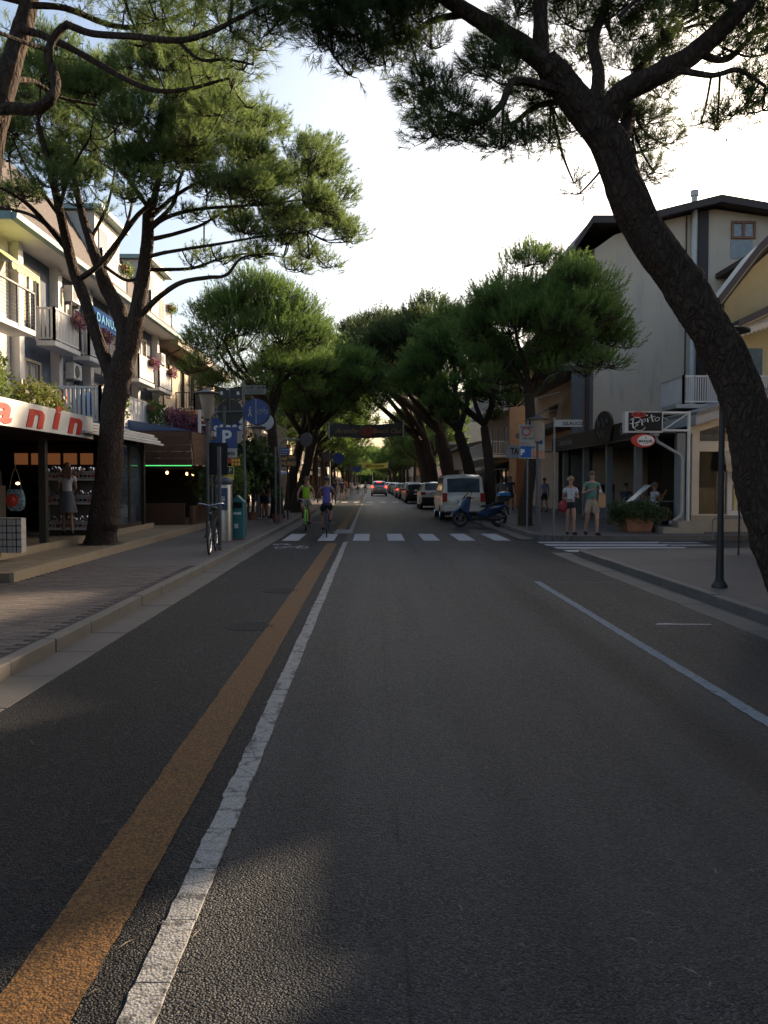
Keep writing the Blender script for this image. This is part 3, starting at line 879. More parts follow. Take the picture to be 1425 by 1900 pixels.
lim1 = [
 ([(275, 430, D0), (300, 408, D0 - .3), (345, 392, D0 - .5), (400, 385, D0 - .6), (480, 380, D0 - .8), (560, 370, D0 - .8)], .07, .022),
 ([(276, 445, D0), (320, 435, D0 + .4), (372, 418, D0 + .7), (420, 392, D0 + 1), (500, 370, D0 + 1.2)], .065, .02),
 ([(272, 478, D0), (300, 470, D0 - .3), (345, 462, D0 - .6), (410, 452, D0 - 1), (480, 440, D0 - 1.2), (570, 430, D0 - 1.2)], .06, .018),
 ([(268, 500, D0), (310, 500, D0 + .3), (360, 497, D0 + .6), (410, 480, D0 + .8), (470, 470, D0 + 1), (540, 480, D0 + 1.2)], .06, .018),
 ([(258, 590, D0), (290, 555, D0 - .3), (335, 525, D0 - .6), (385, 515, D0 - .8), (420, 510, D0 - 1), (450, 478, D0 - 1.1), (510, 470, D0 - 1.2)], .085, .02),
 ([(284, 375, D0), (298, 320, D0), (312, 260, D0), (322, 200, D0)], .10, .03),
 ([(284, 400, D0), (330, 360, D0 + .5), (390, 330, D0 + .9), (460, 320, D0 + 1.2)], .07, .02),
 ([(280, 420, D0), (320, 380, D0 - .6), (335, 330, D0 - 1.0), (360, 270, D0 - 1.4)], .07, .02),
 ([(280, 390, D0), (250, 350, D0 - .4), (225, 300, D0 - .7), (210, 230, D0 - .8)], .07, .02),
 ([(152, 515, D0), (185, 490, D0 - .3), (225, 440, D0 - .5), (255, 400, D0 - .4), (290, 370, D0 - .3)], .075, .06),
 ([(140, 500, D0), (110, 440, D0 + .2), (60, 400, D0 + .5), (0, 385, D0 + .8)], .09, .03),
 ([(130, 470, D0), (90, 420, D0 - .8), (40, 370, D0 - 1.4), (-40, 330, D0 - 2)], .085, .03),
 ([(185, 500, D0 + .5), (215, 460, D0 + .9), (240, 400, D0 + 1.3), (250, 330, D0 + 1.8)], .08, .025),
 ([(110, 390, D0 - 1), (130, 320, D0 - 1.4), (170, 250, D0 - 1.8)], .06, .02),
 ([(110, 400, D0 - .8), (60, 330, D0 - .8), (20, 250, D0 - .8)], .06, .02),
 ([(165, 450, D0 + .9), (200, 380, D0 + 1.2), (215, 300, D0 + 1.5)], .06, .02),
 ([(195, 495, D0 + .4), (235, 520, D0), (262, 512, D0)], .05, .04),
]
for i, (l, a, b_) in enumerate(lim1):
    addlimb(t1, l, a * .82, b_ * .8, n=8, seed=20 + i, knots=1, **c1)
# clumps of the crown, spread by hand over an umbrella about 8 m across
rnc = random.Random(5)
cl = []
def clump(x, y, D, r, dens=1.0, flat=0.85, off=base1):
    c = at(x, y, D) - Vector(off)
    cl.append((tuple(c), (r, r, r * flat), dens))
for (x, y, rx, ry, n, ds, rr, dens) in [
    (110, 170, 130, 70, 13, 2.4, .62, 1.1), (290, 190, 130, 70, 15, 2.6, .62, 1.2), (410, 250, 95, 60, 10, 2.3, .6, 1.15), (520, 300, 75, 50, 8, 1.9, .55, 1.1),
    (610, 370, 48, 58, 8, 1.4, .46, 1.0), (645, 425, 28, 25, 3, 0.9, .36, .8), (555, 430, 65, 50, 9, 1.6, .42, .8), (470, 400, 70, 50, 9, 2.0, .42, .75), (575, 495, 36, 22, 5, 1.0, .32, .7),
    (320, 310, 140, 50, 14, 2.4, .48, .8), (150, 300, 140, 60, 13, 2.2, .52, .9), (20, 240, 60, 90, 7, 1.8, .6, 1.1), (40, 350, 60, 30, 3, 1.2, .42, .6), (205, 380, 60, 22, 2, 1.5, .34, .4),
    (400, 480, 55, 26, 5, 1.4, .28, .5), (350, 400, 60, 40, 5, 1.4, .3, .5), (430, 340, 80, 40, 8, 2.0, .45, .8), (230, 360, 80, 30, 4, 1.4, .36, .5), (500, 470, 50, 30, 5, 1.3, .32, .6)]:
    for i in range(n):
        a = rnc.uniform(0, 2 * PI); q = math.sqrt(rnc.random())
        clump(x + rx * q * math.cos(a), y + ry * q * math.sin(a), D0 + rnc.uniform(-ds, ds), rr * rnc.uniform(.8, 1.2), dens)
cl = [(c, (r[0] * 1.15, r[1] * 1.15, r[2] * 1.15), d) for c, r, d in cl]
crown(t1, cl, 23000, 22, 0.115, 0.010, 0.16, NEEDLE, 11, at(240, 520, D0) - base1, BARK, attach1, twig_r=0.014, sub_twigs=9)

# ---------- 2. the leaning pine on the right, close to the camera
base2 = Vector((4.98, 9.6, PZ))
t2 = thing('pine_tree', 'massive dark pine leaning over the right pavement in front of the bar', 'tree', base2)
def L2(lst): return [p - base2 for p in pts_at(lst)]
at2 = []
bark_limb(L2([(1500, 1190, 9.6), (1478, 1100, 9.6), (1440, 990, 9.6), (1410, 880, 9.6), (1385, 770, 9.6), (1352, 670, 9.55), (1305, 590, 9.5), (1252, 510, 9.5), (1200, 430, 9.45), (1160, 350, 9.4), (1130, 270, 9.35), (1085, 205, 9.3), (1040, 150, 9.25), (1010, 110, 9.2)]),
          0, [.40, .32, .285, .265, .25, .238, .225, .218, .215, .205, .195, .18, .16, .13], 'trunk', t2, BARK, n=96, sub=40, seed=6, knots=9, ridge=.10)
c2 = dict(at_=at2, conv=L2)
for i, (l, r) in enumerate([
 ([(1030, 140, 9.25), (985, 95, 9.2), (930, 60, 9.2), (870, 25, 9.1), (810, -15, 9.0), (740, -60, 8.8)], [.15, .13, .12, .10, .085, .06]),
 ([(1005, 120, 9.2), (1003, 70, 9.2), (1003, 10, 9.2), (1000, -70, 9.3)], [.11, .10, .09, .08]),
 ([(1120, 230, 9.35), (1150, 175, 9.2), (1210, 145, 9.1), (1270, 112, 9.0), (1320, 70, 8.9), (1370, 20, 8.8), (1420, -40, 8.7)], [.16, .15, .14, .135, .12, .11, .09]),
 ([(1105, 190, 9.35), (1110, 130, 9.5), (1100, 80, 9.6), (1120, 20, 9.7), (1130, -40, 9.8)], [.10, .085, .075, .06, .05]),
 ([(1150, 270, 9.35), (1168, 215, 9.6), (1165, 170, 9.8), (1200, 110, 10.0), (1240, 60, 10.2)], [.11, .09, .07, .06, .04]),
 ([(1060, 175, 9.3), (960, 150, 9.0), (930, 195, 8.8), (885, 228, 8.6), (845, 210, 8.5)], [.07, .05, .045, .035, .02]),
 ([(1075, 190, 9.3), (1000, 195, 9.7), (950, 230, 9.9), (940, 210, 10.0)], [.05, .04, .03, .02]),
 ([(1250, 128, 9.0), (1320, 140, 8.8), (1370, 130, 8.7), (1420, 160, 8.6)], [.05, .035, .03, .02]),
 ([(1300, 100, 8.9), (1350, 110, 9.2), (1400, 60, 9.4)], [.05, .04, .03]),
 ([(870, 25, 9.1), (800, 40, 9.3), (740, 80, 9.5), (680, 60, 9.6)], [.05, .04, .03, .02]),
 ([(810, -15, 9.0), (720, 0, 8.6), (640, 20, 8.4), (580, 60, 8.2)], [.06, .05, .035, .02]),
 ([(1370, 20, 8.8), (1300, -20, 8.6), (1200, -10, 8.5), (1150, 30, 8.4)], [.05, .04, .03, .02]),
 ]):
    addlimb(t2, l, 0, [q * .85 for q in r], n=12 if i < 3 else 8, seed=50 + i, knots=2, **c2)
cl = []
for (x, y, D, r, d) in [
    (790, 170, 8.7, .36, 1), (770, 200, 8.9, .26, .8), (830, 215, 8.6, .38, 1), (800, 255, 8.5, .30, .8), (860, 262, 8.6, .34, .9), (895, 240, 8.8, .3, .8), (930, 275, 9.2, .30, .9), (975, 270, 9.4, .32, .9), (1020, 265, 9.6, .28, .9),
    (905, 140, 9.0, .36, 1.1), (925, 90, 9.3, .36, 1.1), (955, 130, 9.4, .4, 1.1), (960, 30, 9.4, .33, 1), (1050, 45, 9.8, .4, 1), (1080, 110, 10, .38, 1), (1030, 200, 9.7, .34, 1), (985, 185, 9.6, .35, 1), (1060, 245, 9.9, .3, .9), (1040, 0, 9.4, .4, 1),
    (1130, 60, 9.9, .4, 1), (1160, 10, 9.4, .45, 1), (1190, 70, 10, .4, 1), (1230, 30, 9.8, .4, 1), (1170, 130, 9.9, .33, .9), (1225, 180, 10.1, .28, .7), (1230, 105, 10.2, .38, 1), (1160, 225, 9.8, .34, 1), (1200, 235, 10, .32, .9), (1235, 268, 10.1, .22, .8), (1180, 285, 9.9, .32, .95), (1215, 320, 10, .2, .8), (1190, 335, 9.9, .2, .7), (1130, 200, 10, .34, .9),
    (1300, 45, 9.3, .36, .9), (1340, 100, 9.2, .3, .7), (1390, 60, 9.3, .36, .9), (1420, 100, 9.1, .36, .9), (1400, 165, 8.9, .34, .85), (1360, 215, 8.8, .28, .7), (1330, 240, 8.9, .22, .6), (1415, 205, 8.8, .3, .8), (1300, 230, 9, .2, .5), (1290, 20, 8.7, .4, .9), (1440, 20, 9.0, .5, 1),
    (1075, 360, 9.8, .17, .45), (1065, 340, 9.8, .13, .4),
    (600, 30, 8.4, .42, 1.3), (650, 70, 8.4, .38, 1.25), (700, 40, 8.7, .45, 1.3), (680, 110, 8.6, .28, 1.1), (740, 90, 9.0, .33, 1.2), (770, 40, 9.0, .42, 1.2), (800, 90, 9.2, .25, .9), (640, 0, 8.6, .42, 1.2), (620, 105, 8.5, .2, .8), (560, 10, 8.4, .35, 1.1), (740, 0, 9.0, .4, 1.1), (800, 20, 9.2, .3, 1), (590, 80, 8.4, .24, .8), (715, 120, 8.8, .22, .8), (775, 120, 8.9, .17, .6), (650, 140, 8.5, .13, .6),
    ]:
    cl.append((tuple(at(x, y, D) - base2), (r, r, r * .75), d))
# the part of the crown above the frame
rnc = random.Random(8)
for i in range(34):
    c = at(rnc.uniform(620, 1700), rnc.uniform(-520, -70), rnc.uniform(7.6, 12.5)) - base2
    cl.append((tuple(c), (.55, .55, .42), .7))
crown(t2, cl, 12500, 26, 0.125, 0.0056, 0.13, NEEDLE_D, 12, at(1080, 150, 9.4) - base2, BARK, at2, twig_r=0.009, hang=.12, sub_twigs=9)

# ---------- 3. the pine at the upper left, trunk just outside the frame
base3 = Vector((-5.6, 8.9, PZ))
t3 = thing('pine_tree', 'pine at the left edge whose bare sinuous boughs reach over the street from above', 'tree', base3)
def L3(lst): return [p - base3 for p in pts_at(lst)]
at3 = []
bark_limb([Vector((0, 0, -.15)), Vector((.05, 0, 1.2)), Vector((.1, .05, 2.6)), Vector((.15, .1, 3.9))] , 0, [.42, .33, .30, .28], 'trunk', t3, BARK, n=24, sub=10, seed=9)
c3 = dict(at_=at3, conv=L3)
top3 = base3 + Vector((.15, .1, 3.8))
def L3t(lst): return [top3 - base3] + [p - base3 for p in pts_at(lst)]
addlimb(t3, [(-60, 380, 9), (-15, 240, 9), (12, 150, 9), (30, 90, 9.1), (50, 20, 9.2), (65, -60, 9.3)], 0, [.25, .19, .14, .115, .105, .095, .08], conv=L3t, at_=at3, n=16, seed=70, knots=4)
for i, (l, r) in enumerate([
 ([(-30, 260, 9), (5, 205, 8.9), (60, 203, 8.8), (92, 185, 8.7), (104, 150, 8.7), (90, 100, 8.7), (105, 62, 8.7), (128, 42, 8.7)], [.12, .085, .078, .07, .062, .055, .05, .045]),
 ([(125, 45, 8.7), (170, 62, 8.6), (250, 68, 8.4), (330, 75, 8.2), (390, 60, 8.1), (450, 30, 8.0), (500, 5, 8.0)], [.048, .045, .042, .04, .033, .026, .018]),
 ([(30, 55, 9.1), (80, 65, 9.0), (150, 100, 8.9), (230, 145, 8.8), (290, 168, 8.7), (350, 165, 8.6), (425, 145, 8.6)], [.055, .05, .042, .038, .034, .026, .016]),
 ([(50, 10, 9.2), (120, 15, 9.3), (200, 45, 9.5), (260, 50, 9.6), (330, 30, 9.6), (380, 5, 9.6)], [.05, .045, .04, .035, .028, .018]),
 ([(55, -10, 9.2), (100, -30, 9.0), (160, -10, 8.8), (230, -5, 8.6), (300, -15, 8.5)], [.05, .045, .035, .03, .02]),
 ([(12, 150, 9), (60, 150, 9.4), (110, 180, 9.7), (180, 195, 9.9)], [.05, .035, .025, .018]),
 ([(330, 75, 8.2), (370, 110, 8.2), (420, 110, 8.2), (470, 120, 8.3)], [.026, .022, .018, .012]),
 ([(425, 40, 8.0), (430, 0, 8.1), (415, -40, 8.2)], [.024, .02, .016]),
 ([(5, 205, 8.9), (-20, 225, 8.8), (-60, 230, 8.6)], [.08, .08, .06]),
 ]):
    addlimb(t3, l, 0, [q * .78 for q in r], n=8, seed=80 + i, knots=2, **c3)
cl = []
for (x, y, D, r, d) in [(230, 20, 9.2, .3, .35), (290, 35, 8.6, .3, .35), (340, 10, 9.0, .3, .4), (400, 20, 8.6, .28, .4), (430, 60, 8.2, .26, .38), (470, 90, 8.3, .26, .45), (400, 100, 8.3, .26, .42), (450, 130, 8.3, .22, .4), (350, 115, 8.5, .25, .35), (480, 30, 8.1, .28, .45), (520, 20, 8.1, .28, .6), (500, 60, 8.2, .24, .5), (270, 85, 9, .26, .25),
                        (390, 150, 8.6, .2, .35), (330, 180, 8.7, .2, .25), (430, 165, 8.6, .18, .3), (210, -10, 9, .3, .4), (150, 20, 9.2, .22, .25), (360, 50, 8.4, .26, .35), (300, -20, 8.6, .35, .5), (380, -40, 8.6, .35, .6), (470, -30, 8.4, .35, .7), (30, 60, 9.6, .2, .25), (460, 200, 8.8, .11, .22),
                        (320, 60, 8.9, .28, .3), (250, 50, 8.9, .25, .3), (440, 0, 8.3, .3, .5)]:
    cl.append((tuple(at(x, y, D) - base3), (r * 1.25, r * 1.25, r * .85), d))
for i in range(24):
    c = at(rnc.uniform(-500, 420), rnc.uniform(-520, -80), rnc.uniform(7.4, 12.0)) - base3
    cl.append((tuple(c), (.55, .55, .42), .45))
crown(t3, cl, 5200, 24, 0.12, 0.0048, 0.12, NEEDLE, 13, at(60, 150, 9) - base3, BARK, at3, twig_r=0.008, hang=.25, sub_twigs=8)

# ---------- pines further along the street: grown to a given height, crown radius and lean
def pine(name_label, base, H, Rc, lean=(0, 0), tufts=3000, nn=14, L=.17, w=.02, seed=1, m=NEEDLE_M, group=None, stems=1, fork=0.5, thick=.26, flatness=.42, n_cl=26, bark=BARK2, crown_shift=(0, 0), hollow=.55):
    base = Vector(base); rn = random.Random(seed)
    t = thing('pine_tree', name_label, 'tree', base, 0, group)
    att = []; top = Vector((lean[0], lean[1], H * fork))
    cc = Vector((lean[0] * 1.6 + crown_shift[0], lean[1] * 1.6 + crown_shift[1], H - Rc * (flatness * 1.1 + .2)))
    fk = []
    for s in range(stems):
        o = Vector((rn.uniform(-.2, .2), rn.uniform(-.2, .2), 0)) * (stems - 1)
        tp = top + o * 2.5
        mid = o + Vector((lean[0] * .35 + rn.uniform(-.2, .2), lean[1] * .3, H * fork * .5))
        bark_limb([o + Vector((0, 0, -.2)), o + Vector((0, 0, .6)), mid, tp], 0, [thick * 1.35, thick, thick * .85, thick * .72], 'trunk', t, bark, n=14, sub=6, seed=seed + s, knots=3)
        fk.append(tp)
    nl = 6
    for i in range(nl):
        a = 2 * PI * (i + rn.uniform(-.25, .25)) / nl; f = fk[i % stems]; q = rn.uniform(.45, .75)
        e = cc + Vector((math.cos(a) * Rc * q, math.sin(a) * Rc * q, Rc * flatness * .1))
        m1 = f.lerp(e, .35) + Vector((rn.uniform(-.25, .25), rn.uniform(-.25, .25), .012 * H)); m2 = f.lerp(e, .7) + Vector((rn.uniform(-.25, .25), rn.uniform(-.25, .25), .006 * H))
        p, rad = bark_limb([f + Vector((0, 0, -.3)), f + Vector((0, 0, 0.1)), m1, m2, e], 0, [thick * .5, thick * .48, thick * .4, thick * .28, thick * .15], 'limb', t, bark, n=8, sub=4, seed=seed * 7 + i, knots=1)
        att += [(Vector(q_), r) for q_, r in list(zip(p, rad))[6:]]
    cls = []
    for i in range(n_cl):
        a = 2 * PI * i * .618; q = math.sqrt((i + .5) / n_cl)
        z = math.sqrt(max(0, 1 - q * q)) * rn.uniform(hollow, 1.0)
        r = Rc * rn.uniform(.24, .34)
        c = cc + Vector((math.cos(a) * Rc * q * .86, math.sin(a) * Rc * q * .86, Rc * flatness * (z * 1.35 - .25)))
        cls.append((tuple(c), (r, r, r * .78), 1.0))
    for i in range(int(n_cl * .6)):
        a = rn.uniform(0, 2 * PI); q = rn.uniform(.35, .95)
        c = cc + Vector((math.cos(a) * Rc * q, math.sin(a) * Rc * q, -Rc * flatness * rn.uniform(.1, .75))); r = Rc * rn.uniform(.16, .27)
        cls.append((tuple(c), (r, r, r * .75), .8))
    crown(t, cls, int(tufts * .62), int(nn * 1.7), L * .8, w, L * 2.3, m, seed, cc - Vector((0, 0, Rc * .5)), bark, att, twig_r=.02, sub_twigs=6, up=.95, spread=.5)
    return t

# left side, second group (crown 340-620 px, top 520)
pine('pine with a rounded crown standing beyond the round blue path sign', (-3.95, 34.5, PZ), 10.2, 3.2, (-.2, 0), 11000, 14, .18, .019, 31, NEEDLE_M, stems=1, thick=.25, crown_shift=(-.35, 0), flatness=.8, fork=.4, n_cl=48)
pine('slim pine behind the shopping group, just before the lit shop fronts', (-4.3, 44, PZ), 9.6, 3.4, (.6, 0), 7000, 12, .2, .026, 32, NEEDLE_M, thick=.3, flatness=.7, fork=.4)
pine('double trunked pine in the middle of the left tree row', (-3.7, 41.0, PZ), 8.8, 2.7, (.9, 0), 6500, 12, .2, .025, 33, NEEDLE_M, stems=2, thick=.2, flatness=.7, crown_shift=(.3, 0), fork=.45)
# right side
bt = Vector((5.35, 28.7, PZ))
pine('tall pine with a dense bright crown in front of the beige gable wall', bt, 9.75, 2.95, (.1, 0), 15000, 15, .17, .018, 34, NEEDLE_M, thick=.22, flatness=.82, crown_shift=(.3, 0), fork=.46, n_cl=56, hollow=.3)
pine('pine with a crooked trunk right behind the parked van', (5.2, 36.6, PZ), 9.3, 2.9, (-.25, 0), 10500, 12, .19, .024, 35, NEEDLE_M, thick=.25, flatness=.82, crown_shift=(-.9, 0), fork=.42)
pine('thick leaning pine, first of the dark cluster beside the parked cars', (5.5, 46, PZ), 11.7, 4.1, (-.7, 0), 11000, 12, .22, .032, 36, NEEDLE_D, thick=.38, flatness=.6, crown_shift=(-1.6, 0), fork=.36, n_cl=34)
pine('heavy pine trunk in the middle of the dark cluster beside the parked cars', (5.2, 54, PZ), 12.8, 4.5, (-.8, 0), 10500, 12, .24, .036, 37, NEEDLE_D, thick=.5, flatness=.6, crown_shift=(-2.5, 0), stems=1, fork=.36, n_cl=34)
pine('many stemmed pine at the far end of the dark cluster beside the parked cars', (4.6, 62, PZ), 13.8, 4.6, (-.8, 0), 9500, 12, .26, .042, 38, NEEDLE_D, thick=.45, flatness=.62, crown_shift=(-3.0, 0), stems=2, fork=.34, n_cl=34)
# the avenue beyond, closing over the street
rn = random.Random(77)
far = []
for i, (x, y, H, r, lab) in enumerate([
    (-5.0, 63, 10.4, 4.0, 'first pine of the left row beyond the hanging dark banner'), (-4.9, 74, 10.4, 4.3, 'second pine of the left row beyond the hanging dark banner'),
    (-5.0, 87, 10.6, 4.6, 'third pine of the left row, over the striped awnings'), (6.2, 84, 11.0, 4.0, 'first pine of the right row past the dark cluster'),
    (6.2, 100, 10.5, 4.2, 'second pine of the right row past the dark cluster')]):
    far.append(pine(lab, (x, y, PZ), H, r, (rn.uniform(-.4, .6) if x < 0 else rn.uniform(-.6, .2), 0), 6000, 10, .26, .055, 40 + i, NEEDLE_M, 'pines along the far avenue', thick=.3, flatness=.7, fork=.36, crown_shift=(.6 if x < 0 else 0, 0), n_cl=34))
ORDN = 'first second third fourth fifth sixth seventh eighth ninth tenth eleventh twelfth thirteenth fourteenth fifteenth sixteenth'.split()
k = 0
for y in list(range(100, 250, 16)) + [270, 300, 335, 370]:
    for s in (-1, 1):
        if s > 0 and y < 104: continue
        src = far[k % len(far)]; k += 1
        c = clone(src, (s * rn.uniform(4.9, 6.0), y + rn.uniform(-4, 4), PZ), rn.uniform(0, 6.28), 'small far pine, ' + ORDN[k // 2] + ' of the ' + ('left' if s < 0 else 'right') + ' row past the yellow street banner', rn.uniform(.82, 1.0))
        c['group'] = 'small far pines at the end of the avenue'
pine('broad pale green pine closing the far end of the street', (-.2, 395, 0), 20, 13, (0, 0), 5000, 10, .8, .2, 61, NEEDLE_M, thick=.6, flatness=.5, fork=.4)
# planting pits
for (x, y, r) in ((base1.x, base1.y, .5), (5.35, 28.7, .55)):
    z = .27 if x < 0 else PZ + .004
    b = MB(); n = 14
    b.face([(x + r * math.cos(2 * PI * i / n) * random.uniform(.85, 1.1), y + r * math.sin(2 * PI * i / n) * random.uniform(.85, 1.1), z) for i in range(n)])
    b.build('earth_pit', EARTH)['kind'] = 'structure'

fw_ = thing('far_wood', 'x', 'x'); del fw_['category']; fw_['label'] = 'hazy mass of trees closing the avenue at the vanishing point'; fw_['kind'] = 'stuff'; fw_.location = (0, 470, 0)
rg_ = np.random.default_rng(8); n_ = 9000
p_ = np.stack([rg_.uniform(-45, 45, n_), rg_.uniform(-6, 6, n_), 17 * rg_.uniform(0, 1, n_) ** .7], 1); p_[:, 2] *= .75 + .25 * np.sin(p_[:, 0] * .35)
a_ = rg_.normal(0, 1, (n_, 3)); a_[:, 2] += .8; V_, T_ = needles(p_, a_, 7, 1.3, .5, .8, rg_)
fast_mesh('crown', V_, T_, NEEDLE_M, fw_, kind='stuff')
MB().box(-45, 45, 5, 6, 0, 5).build('trunk', BARK2, fw_)
# ================================================================ building helpers (local: x along the facade, -y towards the street, z up)
def wall_front(b, x0, x1, z0, z1, ops=(), y=0.0, dep=0.16):
    xs = sorted({x0, x1, *[o[0] for o in ops], *[o[1] for o in ops]}); zs = sorted({z0, z1, *[o[2] for o in ops], *[o[3] for o in ops]})
    for i in range(len(xs) - 1):
        for j in range(len(zs) - 1):
            cx, cz = (xs[i] + xs[i + 1]) / 2, (zs[j] + zs[j + 1]) / 2
            if any(o[0] < cx < o[1] and o[2] < cz < o[3] for o in ops): continue
            b.face([(xs[i], y, zs[j]), (xs[i + 1], y, zs[j]), (xs[i + 1], y, zs[j + 1]), (xs[i], y, zs[j + 1])])
    for (a, c, d, e) in ops:
        b.face([(a, y, d), (a, y, e), (a, y + dep, e), (a, y + dep, d)]); b.face([(c, y, e), (c, y, d), (c, y + dep, d), (c, y + dep, e)])
        b.face([(a, y, e), (c, y, e), (c, y + dep, e), (a, y + dep, e)]); b.face([(c, y, d), (a, y, d), (a, y + dep, d), (c, y + dep, d)])
def house_shell(root, name, m, W, Dp, z0, z1, ops=(), side_ops=(), dep=0.16):
    b = MB(); wall_front(b, 0, W, z0, z1, ops, 0, dep)
    b.face([(0, 0, z0), (0, 0, z1), (0, Dp, z1), (0, Dp, z0)]); b.face([(W, 0, z1), (W, 0, z0), (W, Dp, z0), (W, Dp, z1)])
    b.face([(0, Dp, z0), (0, Dp, z1), (W, Dp, z1), (W, Dp, z0)]); b.face([(0, 0, z1), (W, 0, z1), (W, Dp, z1), (0, Dp, z1)])
    return b.build(name, m, root)
def window(root, x0, x1, z0, z1, y=0.0, fm=None, pm=None, fr=0.055, mull=1, dep=0.12, sill=None, shutter=None, curtain=None, surround=None, rail=0):
    fm = fm or WHITE; pm = pm or GLASSD
    b = MB(); yb = y + dep - 0.04; yf = y + dep - 0.10
    b.box(x0, x1, yf, yb, z0, z0 + fr).box(x0, x1, yf, yb, z1 - fr, z1).box(x0, x0 + fr, yf, yb, z0 + fr, z1 - fr).box(x1 - fr, x1, yf, yb, z0 + fr, z1 - fr)
    for i in range(mull):
        xm = x0 + (x1 - x0) * (i + 1) / (mull + 1); b.box(xm - fr * .6, xm + fr * .6, yf, yb, z0 + fr, z1 - fr)
    w = b.build('window', fm, root)
    MB().box(x0 + fr * .5, x1 - fr * .5, y + dep - .03, y + dep - .015, z0 + fr * .5, z1 - fr * .5).build('pane', pm, w)
    if sill: MB().box(x0 - .06, x1 + .06, y - .06, y + .02, z0 - .05, z0 - .002).build('sill', sill, w)
    if surround:
        q = MB(); s = .09; yy0, yy1 = y - .025, y + .03
        q.box(x0 - s, x0 - .001, yy0, yy1, z0, z1 + s).box(x1 + .001, x1 + s, yy0, yy1, z0, z1 + s).box(x0, x1, yy0, yy1, z1 + .001, z1 + s); q.build('surround', surround, w)
    if shutter:
        for sx in (x0 - (x1 - x0) / 2, x1):
            q = MB(); wd = (x1 - x0) / 2 - .02; q.box(sx + .01, sx + wd, y - .05, y - .012, z0, z1)
            n = max(3, int((z1 - z0) / .14))
            for k in range(n):
                zz = z0 + (z1 - z0) * (k + .5) / n; q.cbox((sx + wd / 2, y - .06, zz), (wd - .08, .03, .05), (R(30), 0, 0))
            q.build('shutter', shutter, w)
    if curtain: MB().box(x0 + fr, x1 - fr, y + dep - .034, y + dep - .0305, z0 + (z1 - z0) * curtain[1], z1 - fr).build('roller_blind', curtain[0], w)
    return w
def railing(root, name, m, pts, z0, z1, pitch=0.13, bar=0.035, top=0.06, slab=False, posts=True):
    """pts: polyline in local xy; vertical slats between two rails, or solid panels"""
    b = MB()
    for (a, c) in zip(pts[:-1], pts[1:]):
        a = Vector((*a, 0)); c = Vector((*c, 0)); d = c - a; L = d.length; ang = math.atan2(d.y, d.x)
        M = Matrix.Translation(a) @ Matrix.Rotation(ang, 4, 'Z')
        b.box(0, L, -top / 2, top / 2, z1 - .05, z1, M); b.box(0, L, -top / 3, top / 3, z0 + .06, z0 + .11, M)
        if slab:
            n = max(1, round(L / 1.1))
            for i in range(n): b.box(L * i / n + .03, L * (i + 1) / n - .03, -.015, .015, z0 + .11, z1 - .05, M)
        else:
            n = max(1, int(L / pitch))
            for i in range(n): b.box(L * (i + .5) / n - bar / 2, L * (i + .5) / n + bar / 2, -.012, .012, z0 + .11, z1 - .05, M)
        if posts:
            b.box(-.035, .035, -.035, .035, z0, z1 + .02, M); b.box(L - .035, L + .035, -.035, .035, z0, z1 + .02, M)
    return b.build(name, m, root)
def slat_railing(root, m, pts, z0, z1, pitch=0.12, bar=0.06):
    """railing whose slats are separate boards"""
    r = MB()
    for (a, c) in zip(pts[:-1], pts[1:]):
        a = Vector((*a, 0)); c = Vector((*c, 0)); d = c - a; L = d.length
        M = Matrix.Translation(a) @ Matrix.Rotation(math.atan2(d.y, d.x), 4, 'Z')
        r.box(0, L, -.035, .035, z1 - .06, z1, M).box(0, L, -.02, .02, z0 + .06, z0 + .12, M).box(-.04, .04, -.04, .04, z0, z1 + .03, M).box(L - .04, L + .04, -.04, .04, z0, z1 + .03, M)
    rr = r.build('railing', m, root); me = None
    for (a, c) in zip(pts[:-1], pts[1:]):
        a = Vector((*a, 0)); c = Vector((*c, 0)); d = c - a; L = d.length; n = max(1, int(L / pitch))
        for i in range(n):
            if me is None:
                o = MB().box(-bar / 2, bar / 2, -.011, .011, z0 + .12, z1 - .06).build('slat', m, rr); me = o.data
            else:
                o = bpy.data.objects.new('slat', me); col.objects.link(o); o.parent = rr
            p = a + d * (i + .5) / n; o.location = p; o.rotation_euler = (0, 0, math.atan2(d.y, d.x))
    return rr
def foliage_ball(name, root, c, r, n, size, m, seed=1, loc=False, hang=0.0, **kw):
    """leaves (two triangles each) spread through an uneven volume"""
    rng = np.random.default_rng(seed)
    d = rng.normal(0, 1, (n, 3)); d /= np.linalg.norm(d, axis=1, keepdims=True)
    q = rng.uniform(.25, 1, (n, 1)) ** .5 * (1 + .25 * np.sin(d[:, :1] * 6 + seed) * np.cos(d[:, 2:] * 5))
    p = np.array(c) + d * np.array(r) * q; p[:, 2] -= hang * rng.random(n) ** 2
    a = rng.normal(0, 1, (n, 3)); a[:, 2] -= .4; a /= np.linalg.norm(a, axis=1, keepdims=True); s = np.cross(a, rng.normal(0, 1, (n, 3))); s /= np.linalg.norm(s, axis=1, keepdims=True)
    L = size * rng.uniform(.6, 1.2, (n, 1))
    v0, v1, v2, v3 = p, p + a * L * .5 + s * L * .28, p + a * L, p + a * L * .5 - s * L * .28
    V = np.stack([v0, v1, v2, v3], 1).reshape(-1, 3); k = np.arange(n)[:, None] * 4
    T = np.concatenate([k + np.array([[0, 1, 2]]), k + np.array([[0, 2, 3]])])
    return fast_mesh(name, V, T, m, root, **kw)
